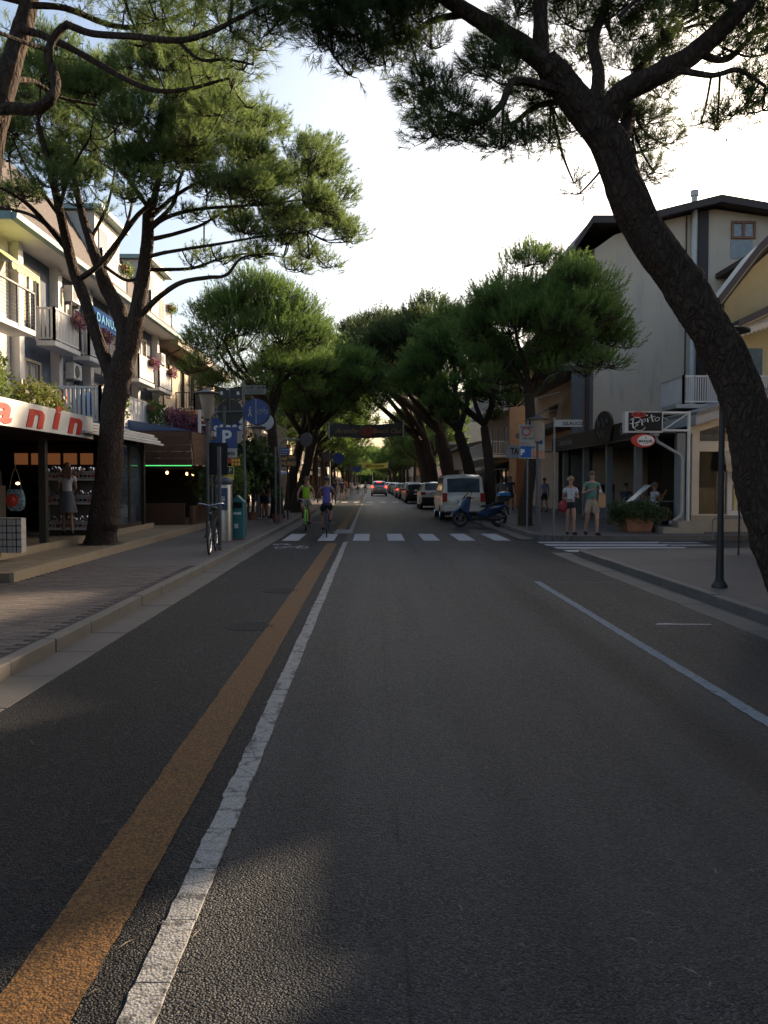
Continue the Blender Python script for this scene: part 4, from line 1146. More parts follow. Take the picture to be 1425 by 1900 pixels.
def awning(root, name, m, x0, x1, y0, z0, y1, z1, val=0.22, scal=0.25, side=True):
    """sloping cloth from (y0,z0) at the wall to (y1,z1) at the front, with a scalloped valance"""
    b = MB(); t = .012
    b.face([(x0, y0, z0), (x1, y0, z0), (x1, y1, z1), (x0, y1, z1)]); b.face([(x0, y0, z0 - t), (x0, y1, z1 - t), (x1, y1, z1 - t), (x1, y0, z0 - t)])
    n = max(2, int((x1 - x0) / scal))
    for i in range(n):
        a = x0 + (x1 - x0) * i / n; c = x0 + (x1 - x0) * (i + 1) / n; mid = (a + c) / 2
        for yy, rev in ((y1, 1), (y1 + .008, 0)):
            f = [(a, yy, z1), (a, yy, z1 - val * .7), ((a + mid) / 2, yy, z1 - val * .93), (mid, yy, z1 - val), ((c + mid) / 2, yy, z1 - val * .93), (c, yy, z1 - val * .7), (c, yy, z1)]
            b.face(f if rev else f[::-1])
    o = b.build(name, m, root)
    q = MB()
    for x in (x0 + .1, x1 - .1): q.tube([(x, y0, z0 - .5), (x, y1, z1 - .03)], .015, 5)
    q.tube([(x0, y1, z1 - .01), (x1, y1, z1 - .01)], .022, 6); q.build('awning_frame', WHITE, o)
    return o
def aircon(root, x, y, z, w=.8, h=.55):
    a = MB().box(x, x + w, y - .3, y, z, z + h).build('air_conditioner', WHITE_OLD, root, bevel=.015)
    MB().lathe([(.0, 0), (h * .4, 0), (h * .4, .01), (0, .01)], (x + w * .38, y - .312, z + h / 2), 16, 'y').build('fan_grille', SIGNBACK, a)
    MB().box(x + .02, x + .05, y - .25, y - .02, z - .12, z - .003).box(x + w - .05, x + w - .02, y - .25, y - .02, z - .12, z - .003).build('bracket', GREYM, a)
    return a
ST_BLUE = paint('slate_blue_stucco', (0.105, 0.125, 0.165), 0.85, var=0.1, bump=0.002, dirt=(0.06, 0.07, 0.09))
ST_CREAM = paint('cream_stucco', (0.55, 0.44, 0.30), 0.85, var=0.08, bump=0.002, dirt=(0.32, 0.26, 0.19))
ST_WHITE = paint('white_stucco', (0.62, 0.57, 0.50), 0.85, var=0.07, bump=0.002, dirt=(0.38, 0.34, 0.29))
TEAL = paint('verdigris_gutter', (0.22, 0.30, 0.29), 0.5, var=0.15)
YAWN = mat_stripes('yellow_green_striped_cloth', (0.55, 0.52, 0.22), (0.42, 0.50, 0.20), 0, 0.3)

# ================================================================ the slate blue hotel on the left
OX, OY = -10.9, 23.6
hotel = thing('hotel', 'slate blue hotel with white balconies, flower boxes and air conditioners above the red lettered shop', 'hotel', (OX, OY, 0), R(90))
def hx(Y): return Y - OY
def hy(X): return -(X - OX)
W = 19.2
bays = [26.95, 30.15, 33.3, 36.5, 39.8]
ops = []
for yb in bays:
    x = hx(yb)
    ops += [(x - .55, x + .55, 6.25, 8.35), (x - .55, x + .55, 3.35, 5.45)]
ops += [(hx(24.1), hx(25.1), 6.25, 8.35)]
house_shell(hotel, 'wall', ST_BLUE, W, 9, 0, 9.0, ops)
for i, (a, c, d, e) in enumerate(ops):
    window(hotel, a, c, d, e, fm=WHITE, mull=1, surround=ST_CREAM, curtain=(paint('roller_blind', (.5, .47, .4), .7), .45 if i % 3 else .75), dep=.15)
pils = [25.45, 28.6, 31.75, 34.9, 38.1, 41.6]
for Y in pils:
    boxpart('pilaster', WHITE, hotel, hx(Y) - .17, hx(Y) + .17, -.30, -.002, 0, 8.9)
boxpart('end_panel', ST_WHITE, hotel, .0, hx(25.2), -.03, -.002, 3.3, 8.9)
# eaves, gutter, mansard tiles
boxpart('eave', WHITE, hotel, -.35, W + .3, -1.0, .3, 8.86, 8.98)
part('gutter', TEAL, hotel, lambda b: b.prism([(-1.0, 8.84), (-1.14, 8.9), (-1.16, 9.06), (-.98, 9.06)], -.4, W + .35, 'x').box(-.42, -.351, -1.0, .6, 8.86, 9.08))
part('mansard_roof', ROOFT, hotel, lambda b: b.prism([(-1.0, 9.0), (.5, 11.6), (9.2, 11.6), (9.2, 9.0)], -.34, W + .3, 'x'))
tl = None
for i in range(40):       # tile courses on the mansard slope
    for j in range(7):
        if tl is None: tl = MB().box(-.235, .235, -.19, .19, 0, .03).build('roof_tile', ROOFT, hotel); o = tl
        else: o = tl.copy(); col.objects.link(o)
        s = (j + .5) / 7
        o.location = (-.1 + i * .485, -1.0 + 1.5 * s - .03, 9.0 + 2.6 * s + .02); o.rotation_euler = (R(60) + R(3), 0, 0)
boxpart('attic', ST_WHITE, hotel, .6, W - .4, 3.2, 8.5, 11.6, 12.3); boxpart('attic_roof', TEAL, hotel, .3, W - .1, 2.8, 8.9, 12.3, 12.5)
def hbalcony(Y0, Y1, X, z, h=1.05, style='slat', flower=False):
    x0, x1, yo = hx(Y0), hx(Y1), hy(X)
    s = MB().box(x0, x1, yo, -.305 if yo < -.31 else 0, z - .16, z).build('balcony', WHITE, hotel, bevel=.01)
    pts = [(x0 + .04, -.31), (x0 + .04, yo + .04), (x1 - .04, yo + .04), (x1 - .04, -.31)]
    if style == 'slat': 
        r = railing(s, 'railing', WHITE, pts, z, z + h, .125, .075, .07)
    elif style == 'grey':
        b = MB()
        for k in range(9): b.tube([(x0, yo + .03, z + .15 + k * .1), (x1, yo + .03, z + .15 + k * .1)], .008, 4)
        for x in (x0, x1 - .02, (x0 + x1) / 2): b.box(x, x + .05, yo, yo + .05, z - .1, z + h)
        b.box(x0, x1, yo - .01, yo + .06, z + h, z + h + .05); b.build('railing', GREYM, s)
    else:
        r = railing(s, 'railing', WHITE, pts, z, z + h, slab=True)
    if flower:
        f = MB().box(x1 - .9, x1 - .1, yo - .22, yo - .02, z + h - .2, z + h - .02).build('flower_box', TERRA, s)
        foliage_ball('flowers', f, (x1 - .5, yo - .15, z + h - .02), (.5, .22, .2), 420, .1, FLOWER if flower == 1 else LEAF, seed=int(Y0 * 7), hang=.3, kind='stuff')
    return s
hbalcony(22.2, 24.6, -9.85, 6.05, style='grey')
hbalcony(26.5, 28.8, -10.0, 6.1, flower=1)
hbalcony(29.7, 31.6, -10.0, 6.1, flower=1)
hbalcony(32.9, 34.7, -10.0, 6.1); hbalcony(36.0, 38.5, -10.0, 6.1, flower=1, style='panel'); hbalcony(39.4, 41.9, -10.0, 6.1, flower=1, style='panel')
for (Y0, Y1) in ((31.2, 34.4), (38.0, 41.9)):      # attic balconies with their dormers
    hbalcony(Y0, Y1, -10.0, 9.25, style='slat', flower=2)
    d = MB().box(hx(Y0) + .1, hx(Y1) - .1, -.6, 3, 9.27, 11.7).build('dormer', ST_WHITE, hotel); MB().box(hx(Y0) - .1, hx(Y1) + .1, -.95, 3, 11.72, 11.9).build('dormer_roof', TEAL, d)
    MB().box(hx(Y0) + .5, hx(Y0) + 1.5, -.64, -.603, 9.3, 11.2).build('dormer_door', GLASSD, d)
aircon(hotel, hx(28.9), -.31, 7.85); aircon(hotel, hx(28.95), -.31, 5.2); aircon(hotel, hx(41.0), -.31, 7.4, .7); aircon(hotel, hx(35.2), -.31, 7.9)
# first floor terrace along the street
boxpart('terrace_slab', WHITE, hotel, hx(23.9), hx(38.2), hy(-7.75), -.31, 3.15, 3.32)
tr_ = slat_railing(hotel, WHITE, [(hx(24.0), hy(-9.4)), (hx(24.0), hy(-7.8)), (hx(26.2), hy(-7.8))], 3.32, 4.38, .13, .075)
railing(hotel, 'railing', WHITE, [(hx(26.2), hy(-7.8)), (hx(38.1), hy(-7.8)), (hx(38.1), hy(-9.4))], 3.32, 4.38, slab=True)
for k, (Y, c_) in enumerate([(29.3, 2), (31.6, 1), (33.4, 1), (35.4, 1), (37.2, 1), (25.0, 2)]):
    f = MB().box(hx(Y) - .5, hx(Y) + .5, hy(-7.55), hy(-7.75), 4.1, 4.27).build('flower_box', TERRA, hotel)
    foliage_ball('flowers', f, (hx(Y), hy(-7.55), 4.25), (.72, .26, .3), 620, .12, LEAF if c_ == 2 else FLOWER, seed=k + 60, hang=.7, kind='stuff')
part('towel', RED, hotel, lambda b: b.box(hx(24.03), hx(24.05), hy(-8.95), hy(-8.75), 3.6, 4.3))
part('beach_towel', paint('towel_blue', (.03, .12, .42), .8), hotel, lambda b: b.box(hx(24.12), hx(24.15), hy(-8.35), hy(-8.05), 3.55, 4.2))
# blue name board on the wall
sg = MB().box(hx(31.0), hx(35.6), -.50, -.42, 7.55, 8.2).build('name_board', paint('name_board_blue', (.008, .035, .13), .9, spec=.05), hotel)
text('lettering', 'DANUBIO', .46, paint('sign_pale_blue', (.10, .26, .44), .85, spec=.08), sg, ((hx(31.0) + hx(35.6)) / 2, -.53, 7.87), bold=.012, sx=1.35, space=1.25)
awning(hotel, 'striped_awning', YAWN, hx(23.3), hx(25.2), -.05, 8.45, -.95, 7.75, .2)
boxpart('sun_blind', RED, hotel, hx(39.6), hx(40.4), hy(-10.02), hy(-10.04), 9.4, 10.2)

# terrace fence and climbers on the shop roof
fence = thing('terrace_fence', 'dark wire fence with ivy along the roof terrace above the red lettered shop sign', 'fence', (-8.9, 11, 3.0), R(90))
b = MB()
for z in np.arange(.15, 1.0, .09): b.tube([(0, 0, z), (12.4, 0, z)], .006, 4)
for x in np.arange(0, 12.5, .11): b.tube([(x, .0, .1), (x, .0, 1.0)], .004, 3)
b.build('wire_mesh', GREYM, fence)
pst = None
for x in np.arange(0, 12.5, 2.05):
    if pst is None: pst = MB().box(-.035, .035, -.035, .035, 0, 1.25).build('post', WHITE_OLD, fence); o = pst
    else: o = pst.copy(); col.objects.link(o)
    o.location = (float(x), 0, 0)
iv = thing('climbing_plant', 'dense green climber spilling over the roof terrace fence at the left edge', 'plant', (-8.8, 17.5, 3.0))
part('stem', BARK, iv, lambda b: b.tube([(0, 0, 0), (.05, .1, .5), (0, -.1, 1.2)], .03, 6).tube([(0, 1.4, 0), (.05, 1.5, .5), (0, 1.4, 1.2)], .03, 6))
foliage_ball('foliage', iv, (.05, .6, 1.15), (.5, 1.9, .68), 4200, .13, LEAF, seed=3, hang=.5)
iv = thing('climbing_plant', 'yellowing climber on the roof terrace fence just right of the dense green one', 'plant', (-8.8, 21.3, 3.0))
part('stem', BARK, iv, lambda b: b.tube([(0, 0, 0), (.05, .1, .5), (0, -.1, 1.2)], .03, 6))
foliage_ball('foliage', iv, (.1, .5, .85), (.42, 1.5, .5), 2600, .12, LEAF_Y, seed=4, hang=.4)

# ================================================================ the shop pavilion with the red lettering
shop = thing('shop_pavilion', 'flat roofed shop pavilion with dark posts and a white fascia lettered in red italics', 'shop', (-6.6, 7, 0), R(90))
FR = paint('shop_frame_brown', (.03, .022, .018), .5, var=.2)
SX = 17.6     # ends at Y 24.6
ym = 0.15
part('roof', FR, shop, lambda b: b.box(-1, SX, -.02, 4.28, 2.86, 3.04))
for k in range(4):
    boxpart('roof_trim', WHITE_OLD, shop, 11.0, SX + .12, -.16 - .09 * (3 - k), -.07 - .09 * (3 - k), 2.70 + .085 * k, 2.755 + .085 * k)
boxpart('soffit', paint('shop_soffit', (.16, .14, .12), .8), shop, -1, SX - .05, -.25, 4.25, 2.80, 2.855)
p0 = None
for Y in (9.2, 13.2, 17.0, 24.3):
    if p0 is None: p0 = MB().box(-.07, .07, -.07, .07, .39, 2.80).build('post', FR, shop); o = p0
    else: o = p0.copy(); col.objects.link(o)
    o.location = (Y - 7, .1, 0)
# fascia sign: the word runs out of the frame at the left
sign = MB().box(1.0, 11.75, -.34, -.262, 2.60, 3.08).build('fascia_sign', paint('fascia_white', (.62, .60, .57), .5, var=.06), shop)
SH = .56
for ch_, Y_ in (('a', 14.1), ('n', 15.5), ('i', 16.5), ('n', 17.55)):
    text('lettering', ch_, .66, RED, sign, (Y_ - 7, -.352, 2.86 if ch_ != 'i' else 2.90), bold=.022, shear=.22, sx=2.5)
# back wall and far end wall with amber panels
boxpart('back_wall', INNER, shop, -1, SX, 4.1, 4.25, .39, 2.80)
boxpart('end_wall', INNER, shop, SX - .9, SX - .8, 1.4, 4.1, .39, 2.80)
AMB = emit('amber_blind_glow', (.60, .22, .08), .085)  # weak emission stands in for sunlight coming through the blinds
for k, (xa, xb) in enumerate([(27, 51), (58, 71), (88, 111), (118, 142), (149, 172)]):
    pa = at(xa, 862, 23.55); pb = at(xb, 841, 23.55)
    boxpart('amber_panel', AMB, shop, 23.55 - 7, 23.58 - 7, -(pb.x + 6.6), -(pa.x + 6.6), pa.z, pb.z)
# tall glass fridge doors by the corner
for i, (Y0, Y1) in enumerate(((20.6, 21.8), (21.85, 23.0), (23.05, 24.2))):
    g = part('glass_door', FR, shop, lambda b: b.box(Y0 - 7, Y0 - 6.94, .1, .16, .39, 2.7).box(Y1 - 7.06, Y1 - 7, .1, .16, .39, 2.7).box(Y0 - 6.94, Y1 - 7.06, .1, .16, 2.62, 2.7).box(Y0 - 6.94, Y1 - 7.06, .1, .16, .39, .5))
    boxpart('pane', GLASSD, g, Y0 - 6.94, Y1 - 7.06, .12, .135, .5, 2.62)
    if i == 0: boxpart('notice', SIGNWHITE, g, Y0 - 6.6, Y0 - 6.3, .108, .113, 1.75, 1.98)
boxpart('end_panel', INNER, shop, SX - .5, SX - .44, .2, 2.4, .39, 2.8)
# shelves: three white boards stacked with boxed goods
BOXW = paint('box_white', (.42, .38, .35), .6, var=.1); BOXP = paint('box_pink', (.40, .28, .26), .6, var=.15); JAR = paint('jar_dark', (.06, .035, .03), .3, var=.4, scale=30)
FOIL = paint('foil_wrap', (.5, .5, .52), .25, metal=.7, var=.3, scale=60)
rack = thing('shelf_rack', 'white shop rack with boxed goods on three shelves, beside the woman', 'shelf', (-7.68, 19.9, .39))
for z in (.12, .72, 1.28):
    boxpart('shelf', WHITE_OLD, rack, 0, 1.3, -.42, 0, z, z + .035)
boxpart('side_frame', WHITE_OLD, rack, -.035, -.002, -.42, 0, 0, 1.55); boxpart('back_panel', paint('rack_back', (.2, .17, .15), .8), rack, 0, 1.3, .002, .02, 0, 1.35)
rn = random.Random(4); gm = {}
goods = []
for z in (.155, .755, 1.315):
    x = .02; nn_ = -1
    while x < 1.22:
        kind_ = rn.choice('ABAC'); w_ = rn.uniform(.07, .1); h_ = rn.uniform(.15, .21)
        o = MB().box(0, w_, -.16, 0, 0, h_).build('boxed_goods', (BOXW, BOXP, FOIL)['ABC'.index(kind_)])
        o.location = (-7.68 + x, 19.9 - .22, .39 + z + .001); nn_ += 1; tag(o, 'small packet, ' + ORDN[min(nn_, 15)] + ' from the left on the ' + {.155: 'bottom', .755: 'middle', 1.315: 'top'}[z] + ' shelf of the white rack', 'packet', 'packets on the white shop rack')
        MB().box(.01, w_ - .01, -.163, -.1601, h_ * .25, h_ * .5).build('printed_band', RED if rn.random() < .35 else BLACK, o)
        x += w_ + .006
foliage = MB()
for k in range(120):
    x = rn.uniform(0, 1.25); z = rn.choice((.155, .755, 1.315)) + .2 + rn.uniform(0, .07); foliage.ball((-7.68 + x, 19.9 - .12 - rn.uniform(0, .15), .39 + z), (.03, .03, .04), 6, 4)
tag(foliage.build('wrapped_trinkets', FOIL), 'shiny wrapped trinkets heaped on top of the boxed goods', 'trinkets', kind='stuff')
# stack of white boxes at the left edge of the picture
bs = gnd(16, 1026, .40); q = 0
for k in range(5):
    for j in range(3):
        o = MB().box(0, .155, 0, .2, 0, .118).build('carton', BOXW); o.location = (bs.x - .26 + j * .165, bs.y, .402 + k * .122)
        q += 1; tag(o, 'white banded carton in the ' + ('bottom', 'second', 'middle', 'fourth', 'top')[k] + ' tier, ' + ('left', 'centre', 'right')[j] + ' column of the stack at the shop edge', 'carton', 'stacked cartons at the left edge')
        MB().box(.06, .075, -.004, -.001, 0, .118).box(0, .155, -.004, -.001, .1, .112).build('band', BLACK, o)
# dim shelves further in
for (Y, X0, X1, lab) in ((18.2, -9.6, -8.1, 'dim shelf unit of dark goods behind the hanging beach bag'), (23.0, -9.4, -7.0, 'dim shelf unit of dark goods at the far end of the shop')):
    sh = thing('shelf_unit', lab, 'shelf', (X0, Y, .39))
    for z in (.3, .75, 1.2): boxpart('shelf', INNER2, sh, 0, X1 - X0, -.35, 0, z, z + .03)
    boxpart('side_frame', GREYM, sh, -.03, -.001, -.35, 0, 0, 1.5); boxpart('side_frame', GREYM, sh, X1 - X0 + .001, X1 - X0 + .03, -.35, 0, 0, 1.5)
    b = MB()
    for z in (.331, .781, 1.231):
        x = .03
        while x < X1 - X0 - .1:
            w_ = rn.uniform(.06, .13); b.box(x, x + w_, -.3, -.05, z, z + rn.uniform(.1, .28)); x += w_ + .01
    o = b.build('shelf_goods', JAR); o.location = (X0, Y, .39); tag(o, lab.replace('dim shelf unit of dark goods', 'dark jars and boxes on the shelf unit'), 'goods', kind='stuff')
# crates under the bag
for k in range(3):
    o = part('crate', paint('crate_dark', (.03, .033, .045), .6), None, lambda b: b.box(0, .5, 0, .35, 0, .03).box(0, .5, 0, .02, .03, .14).box(0, .5, .33, .35, .03, .14).box(0, .02, .02, .33, .03, .14).box(.48, .5, .02, .33, .03, .14))
    o.location = (-8.15, 16.9, .392 + k * .146); tag(o, ('bottom', 'middle', 'top')[k] + ' crate of the low dark stack under the hanging beach bag', 'crate', 'stacked dark crates')
# beach bag hanging from the post, with a red hat inside
bag = thing('beach_bag', 'floral beach bag with a coral red hat hanging by the shop post', 'bag', (-7.18, 16.8, 1.05))
def bagf(b):
    n = 16; rows = [(0, .10, .045), (.06, .17, .07), (.2, .19, .08), (.36, .17, .06), (.44, .15, .05)]
    for i, (z, rx, ry) in enumerate(rows):
        for j in range(n): a = 2 * PI * j / n; b.v.append((rx * math.cos(a) * (1 + .05 * math.sin(3 * a + i)), ry * math.sin(a), z))
    for i in range(len(rows) - 1):
        for j in range(n): k = i * n + j; l = i * n + (j + 1) % n; b.f.append((k, l, l + n, k + n)); b.mi.append(0)
part('pouch', paint('bag_floral', (.22, .30, .32), .8, var=.9, scale=22), bag, bagf, smooth=True)
part('handle', TILE_EDGE, bag, lambda b: b.tube(catmull([(-.12, 0, .42), (-.07, 0, .7), (0, 0, .85), (.07, 0, .7), (.12, 0, .42)], 4), .008, 5).tube([(0, 0, .85), (0, .05, 1.0)], .006, 4))
part('hat', paint('coral_red', (.55, .06, .04), .7), bag, lambda b: b.lathe([(.0, -.07), (.06, -.06), (.07, -.01), (.13, 0), (.13, .01)], (-.02, -.12, .22), 16, 'y'))
lamp = MB().ball((0, 0, 0), (.045, .045, .03)).build('small_lamp', LAMPW); lamp.location = at(33, 897, 17.8); tag(lamp, 'small glowing lamp on the counter inside the red lettered shop', 'lamp')
cnt = boxpart('counter', INNER2, None, -9.2, -7.9, 17.4, 18.0, .392, 1.56); tag(cnt, 'dim counter inside the red lettered shop behind the brown post', 'counter')

# ================================================================ restaurant with the boarded brown canopy beyond the shop
rest = thing('restaurant_veranda', 'restaurant veranda with a brown boarded canopy, green neon strip and warm bulbs', 'restaurant', (-5.7, 26.6, 0), R(90))
for k in range(5):
    boxpart('board', WOODB, rest, 0, 6.2, -.03 + .02 * k, .01 + .02 * k, 2.18 + k * .215, 2.385 + k * .215)
    boxpart('board', WOODB, rest, -.05, -.002, .03 + .02 * k, 3.9, 2.18 + k * .215, 2.385 + k * .215)
part('canopy_roof', paint('blue_awning_edge', (.05, .10, .22), .6), rest, lambda b: b.prism([(.05, 3.27), (2.1, 3.62), (4.6, 3.62), (4.6, 3.27)], .05, 6.2, 'x'))
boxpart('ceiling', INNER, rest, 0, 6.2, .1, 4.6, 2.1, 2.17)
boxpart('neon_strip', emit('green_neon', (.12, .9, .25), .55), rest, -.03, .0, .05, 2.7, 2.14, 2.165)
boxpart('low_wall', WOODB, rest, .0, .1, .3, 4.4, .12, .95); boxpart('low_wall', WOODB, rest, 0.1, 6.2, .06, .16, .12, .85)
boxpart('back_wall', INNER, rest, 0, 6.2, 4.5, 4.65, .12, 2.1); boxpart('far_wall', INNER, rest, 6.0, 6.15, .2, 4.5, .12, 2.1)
boxpart('kerb_step', TILE, rest, -.25, 6.3, -.05, 4.5, .1, .25)
for k, (x, y) in enumerate(((310, 877), (347, 879), (358, 880))):
    p = at(x, y, 30.0); bl_ = MB().ball((0, 0, 0), (.05, .05, .06), 8, 6).build('hanging_bulb', LAMPW); bl_.location = p
    MB().tube([(0, 0, .06), (0, 0, 2.1 - p.z)], .006, 4).build('cord', BLACK, bl_)
    tag(bl_, ('left bulb, alone under the brown canopy', 'middle bulb, first of the close pair under the brown canopy', 'right bulb, second of the close pair under the brown canopy')[k], 'lamp', 'warm bulbs under the brown canopy')
wp = thing('white_post', 'tall white ladder-like post at the corner of the brown canopy', 'post', gnd(372, 975, .12))
part('base', CONC, wp, lambda b: b.box(-.22, .22, -.2, .2, 0, .14))
part('uprights', WHITE_OLD, wp, lambda b: b.box(-.045, .045, -.045, .045, .14, 4.0).box(.22, .26, -.02, .02, 2.4, 4.0))
for k in range(4): boxpart('rung', WHITE_OLD, wp, .045, .22, -.02, .02, 2.45 + k * .5, 2.49 + k * .5)

# ================================================================ cream corner house beyond the hotel
c2h = thing('house', 'cream corner house with a low flat eave and iron balcony beyond the slate blue hotel', 'house', (-11.0, 43.4, 0), R(90))
ops = [(1.3, 2.2, 6.2, 8.0), (4.6, 5.7, 5.9, 8.0), (7.2, 8.0, 6.2, 8.0), (9.6, 10.4, 6.2, 8.0), (12.2, 13.0, 6.2, 8.0), (1.3, 2.3, 3.2, 5.0), (5.0, 6.0, 3.2, 5.0), (8.6, 9.6, 3.2, 5.0), (11.6, 12.6, 3.2, 5.0)]
house_shell(c2h, 'wall', ST_CREAM, 15, 9, 0, 8.6, ops)
for o_ in ops: window(c2h, *o_, fm=WOODB, pm=GLASSD, sill=ST_WHITE, dep=.15, shutter=paint('shutter_brown', (.12, .075, .05), .6) if o_[2] > 6 and o_[0] > 7 else None)
part('eave', paint('eave_brown', (.22, .17, .13), .7), c2h, lambda b: b.prism([(-1.15, 8.6), (-1.15, 9.1), (-.6, 9.35), (9.3, 9.35), (9.3, 8.6)], -.8, 15.4, 'x'))
bq = MB().box(3.4, 7.4, -1.1, -.002, 5.45, 5.62).build('balcony', paint('balcony_red', (.30, .13, .08), .7), c2h)
railing(bq, 'railing', DARKM, [(3.45, 0), (3.45, -1.05), (7.35, -1.05), (7.35, 0)], 5.62, 6.65, .13, .018, .04)
part('downpipe', WOODB, c2h, lambda b: b.tube([(.3, -1.0, 8.55), (.3, -.1, 8.1), (.3, -.08, 1)], .05, 8))
boxpart('shop_band', paint('shop_band_beige', (.32, .25, .17), .7), c2h, 0, 15, -1.4, -.02, 2.5, 3.0)
# ================================================================ filler street fronts further along
def shopfront(name, label, X, side, Y0, L, H, wallm, fl=3, floors=2, roofc=None, awn=None, band=None, seed=1, win=(1.0, 1.5), balc=0.0, pitch=3.0, lit=None, setback=3.0, Dp=9.0):
    """street house with upper windows and a ground floor of shops; side -1 left, +1 right"""
    rn = random.Random(seed)
    root = thing(name, label, 'building', (X, Y0 if side < 0 else Y0 + L, 0), R(90) if side < 0 else R(-90))
    gz = 3.4; ops = []; n = max(1, int(L / pitch)); fh = (H - gz) / max(1, floors)
    for f in range(floors):
        for i in range(n):
            cx = L * (i + .5) / n; z0 = gz + f * fh + .55
            ops.append((cx - win[0] / 2, cx + win[0] / 2, z0 if not balc else z0 - .45, z0 + win[1]))
    nshop = max(1, int(L / 4.5)); sh = []
    for i in range(nshop):
        a, c = L * i / nshop + .3, L * (i + 1) / nshop - .3; sh.append((a, c, .25, 2.75))
    house_shell(root, 'wall', wallm, L, Dp, 0, H, ops + sh)
    for o_ in ops: window(root, *o_, fm=rn.choice((WHITE, WOODB, WHITE_OLD)), sill=WHITE_OLD, dep=.15, curtain=(MATS['roller_blind'], rn.uniform(.3, .9)) if rn.random() < .5 else None)
    for i, o_ in enumerate(sh): window(root, *o_, fm=rn.choice((GREYM, WHITE_OLD, DARKM)), pm=(lit if lit and i % 2 == 0 else GLASSD), mull=2, fr=.07, dep=.15)
    part('roof', roofc or ROOFT, root, lambda b: b.prism([(-.7, H), (-.7, H + .22), (Dp * .45, H + .14 * Dp), (Dp + .4, H + .22), (Dp + .4, H)], -.4 if Dp > 5 else -.02, L + (.4 if Dp > 5 else .02), 'x'))
    if balc:
        for f in range(floors):
            z = gz + f * fh
            s = boxpart('balcony', WHITE_OLD, root, .3, L - .3, -balc, -.002, z - .12, z + .04)
            railing(s, 'railing', WHITE_OLD if rn.random() < .6 else DARKM, [(.35, 0), (.35, -balc + .04), (L - .35, -balc + .04), (L - .35, 0)], z + .04, z + 1.0, .16, .03, .05)
    if band: boxpart('shop_band', band, root, .1, L - .1, -.5, -.002, 2.8, 3.3)
    if awn:
        for i in range(nshop): awning(root, 'awning', awn[i % len(awn)], sh[i][0] - .1, sh[i][1] + .1, -.05 if not band else -.52, 3.0, -1.9, 2.45, .25)
    return root
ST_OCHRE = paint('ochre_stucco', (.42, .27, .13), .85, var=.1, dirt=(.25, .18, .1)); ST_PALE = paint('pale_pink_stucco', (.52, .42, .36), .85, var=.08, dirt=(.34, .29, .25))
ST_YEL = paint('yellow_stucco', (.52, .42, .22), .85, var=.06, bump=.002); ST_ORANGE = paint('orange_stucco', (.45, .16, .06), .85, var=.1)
AW_W = paint('awning_cream', (.52, .45, .36), .8, var=.08); AW_B = paint('awning_blue', (.05, .12, .35), .8, var=.1); AW_BR = paint('awning_brown', (.16, .09, .06), .8, var=.1); AW_G = mat_stripes('awning_green_stripes', (.08, .2, .1), (.5, .48, .42), 0, .4)
SHOPLIT = emit('lit_shop_interior', (1.0, .70, .42), .9)
shopfront('shop_building', 'white two storey building with a blue band, just beyond the cream corner house', -9.2, -1, 59.2, 12, 7.6, ST_WHITE, floors=2, awn=[AW_W, AW_B], band=AW_B, seed=2, balc=.9, lit=SHOPLIT)
shopfront('shop_building', 'cream building with rounded white awnings behind the left lamps', -7.4, -1, 72.5, 14, 8.6, ST_CREAM, floors=2, awn=[AW_W], seed=3, balc=1.0, lit=SHOPLIT)
shopfront('shop_building', 'pale pink building in the left row with brown awnings', -8.2, -1, 87.5, 15, 9.4, ST_PALE, floors=2, awn=[AW_BR, AW_W], seed=4, lit=SHOPLIT)
shopfront('shop_building', 'ochre building in the left row before the yellow street banner', -7.8, -1, 104, 18, 9.6, ST_OCHRE, floors=2, awn=[AW_W, AW_G], seed=5, balc=1.0)
shopfront('shop_building', 'long white building in the left row beyond the yellow street banner', -8.0, -1, 124, 30, 10, ST_WHITE, floors=3, awn=[AW_W], seed=6, pitch=4)
shopfront('shop_building', 'farthest building of the left row', -8.0, -1, 156, 60, 10, ST_CREAM, floors=3, seed=7, pitch=6)
# ---- right side
# dim terrace building between the tall gable wall and the grey flat roofed shop
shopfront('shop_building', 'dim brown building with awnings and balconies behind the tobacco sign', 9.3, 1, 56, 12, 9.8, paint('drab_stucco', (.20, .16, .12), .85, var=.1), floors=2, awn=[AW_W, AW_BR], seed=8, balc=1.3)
shopfront('shop_building', 'grey flat roofed shop beyond the van with teal windows', 7.9, 1, 69.5, 15, 4.4, paint('grey_cladding', (.16, .16, .155), .6), floors=0, seed=9, roofc=GREYM)
shopfront('shop_building', 'cream building with white balconies seen past the crooked pine', 10.2, 1, 96, 15, 11.5, ST_CREAM, floors=3, seed=10, balc=1.1)
shopfront('shop_building', 'stepped pale pink building with a roof terrace at the right of the far street', 9.4, 1, 126, 18, 14, ST_PALE, floors=4, seed=11, balc=1.1)
shopfront('shop_building', 'ochre building of the far right row', 8.6, 1, 146, 22, 13, ST_OCHRE, floors=4, seed=12, pitch=4)
shopfront('shop_building', 'farthest building of the right row', 8.6, 1, 170, 60, 11, ST_WHITE, floors=3, seed=13, pitch=6)
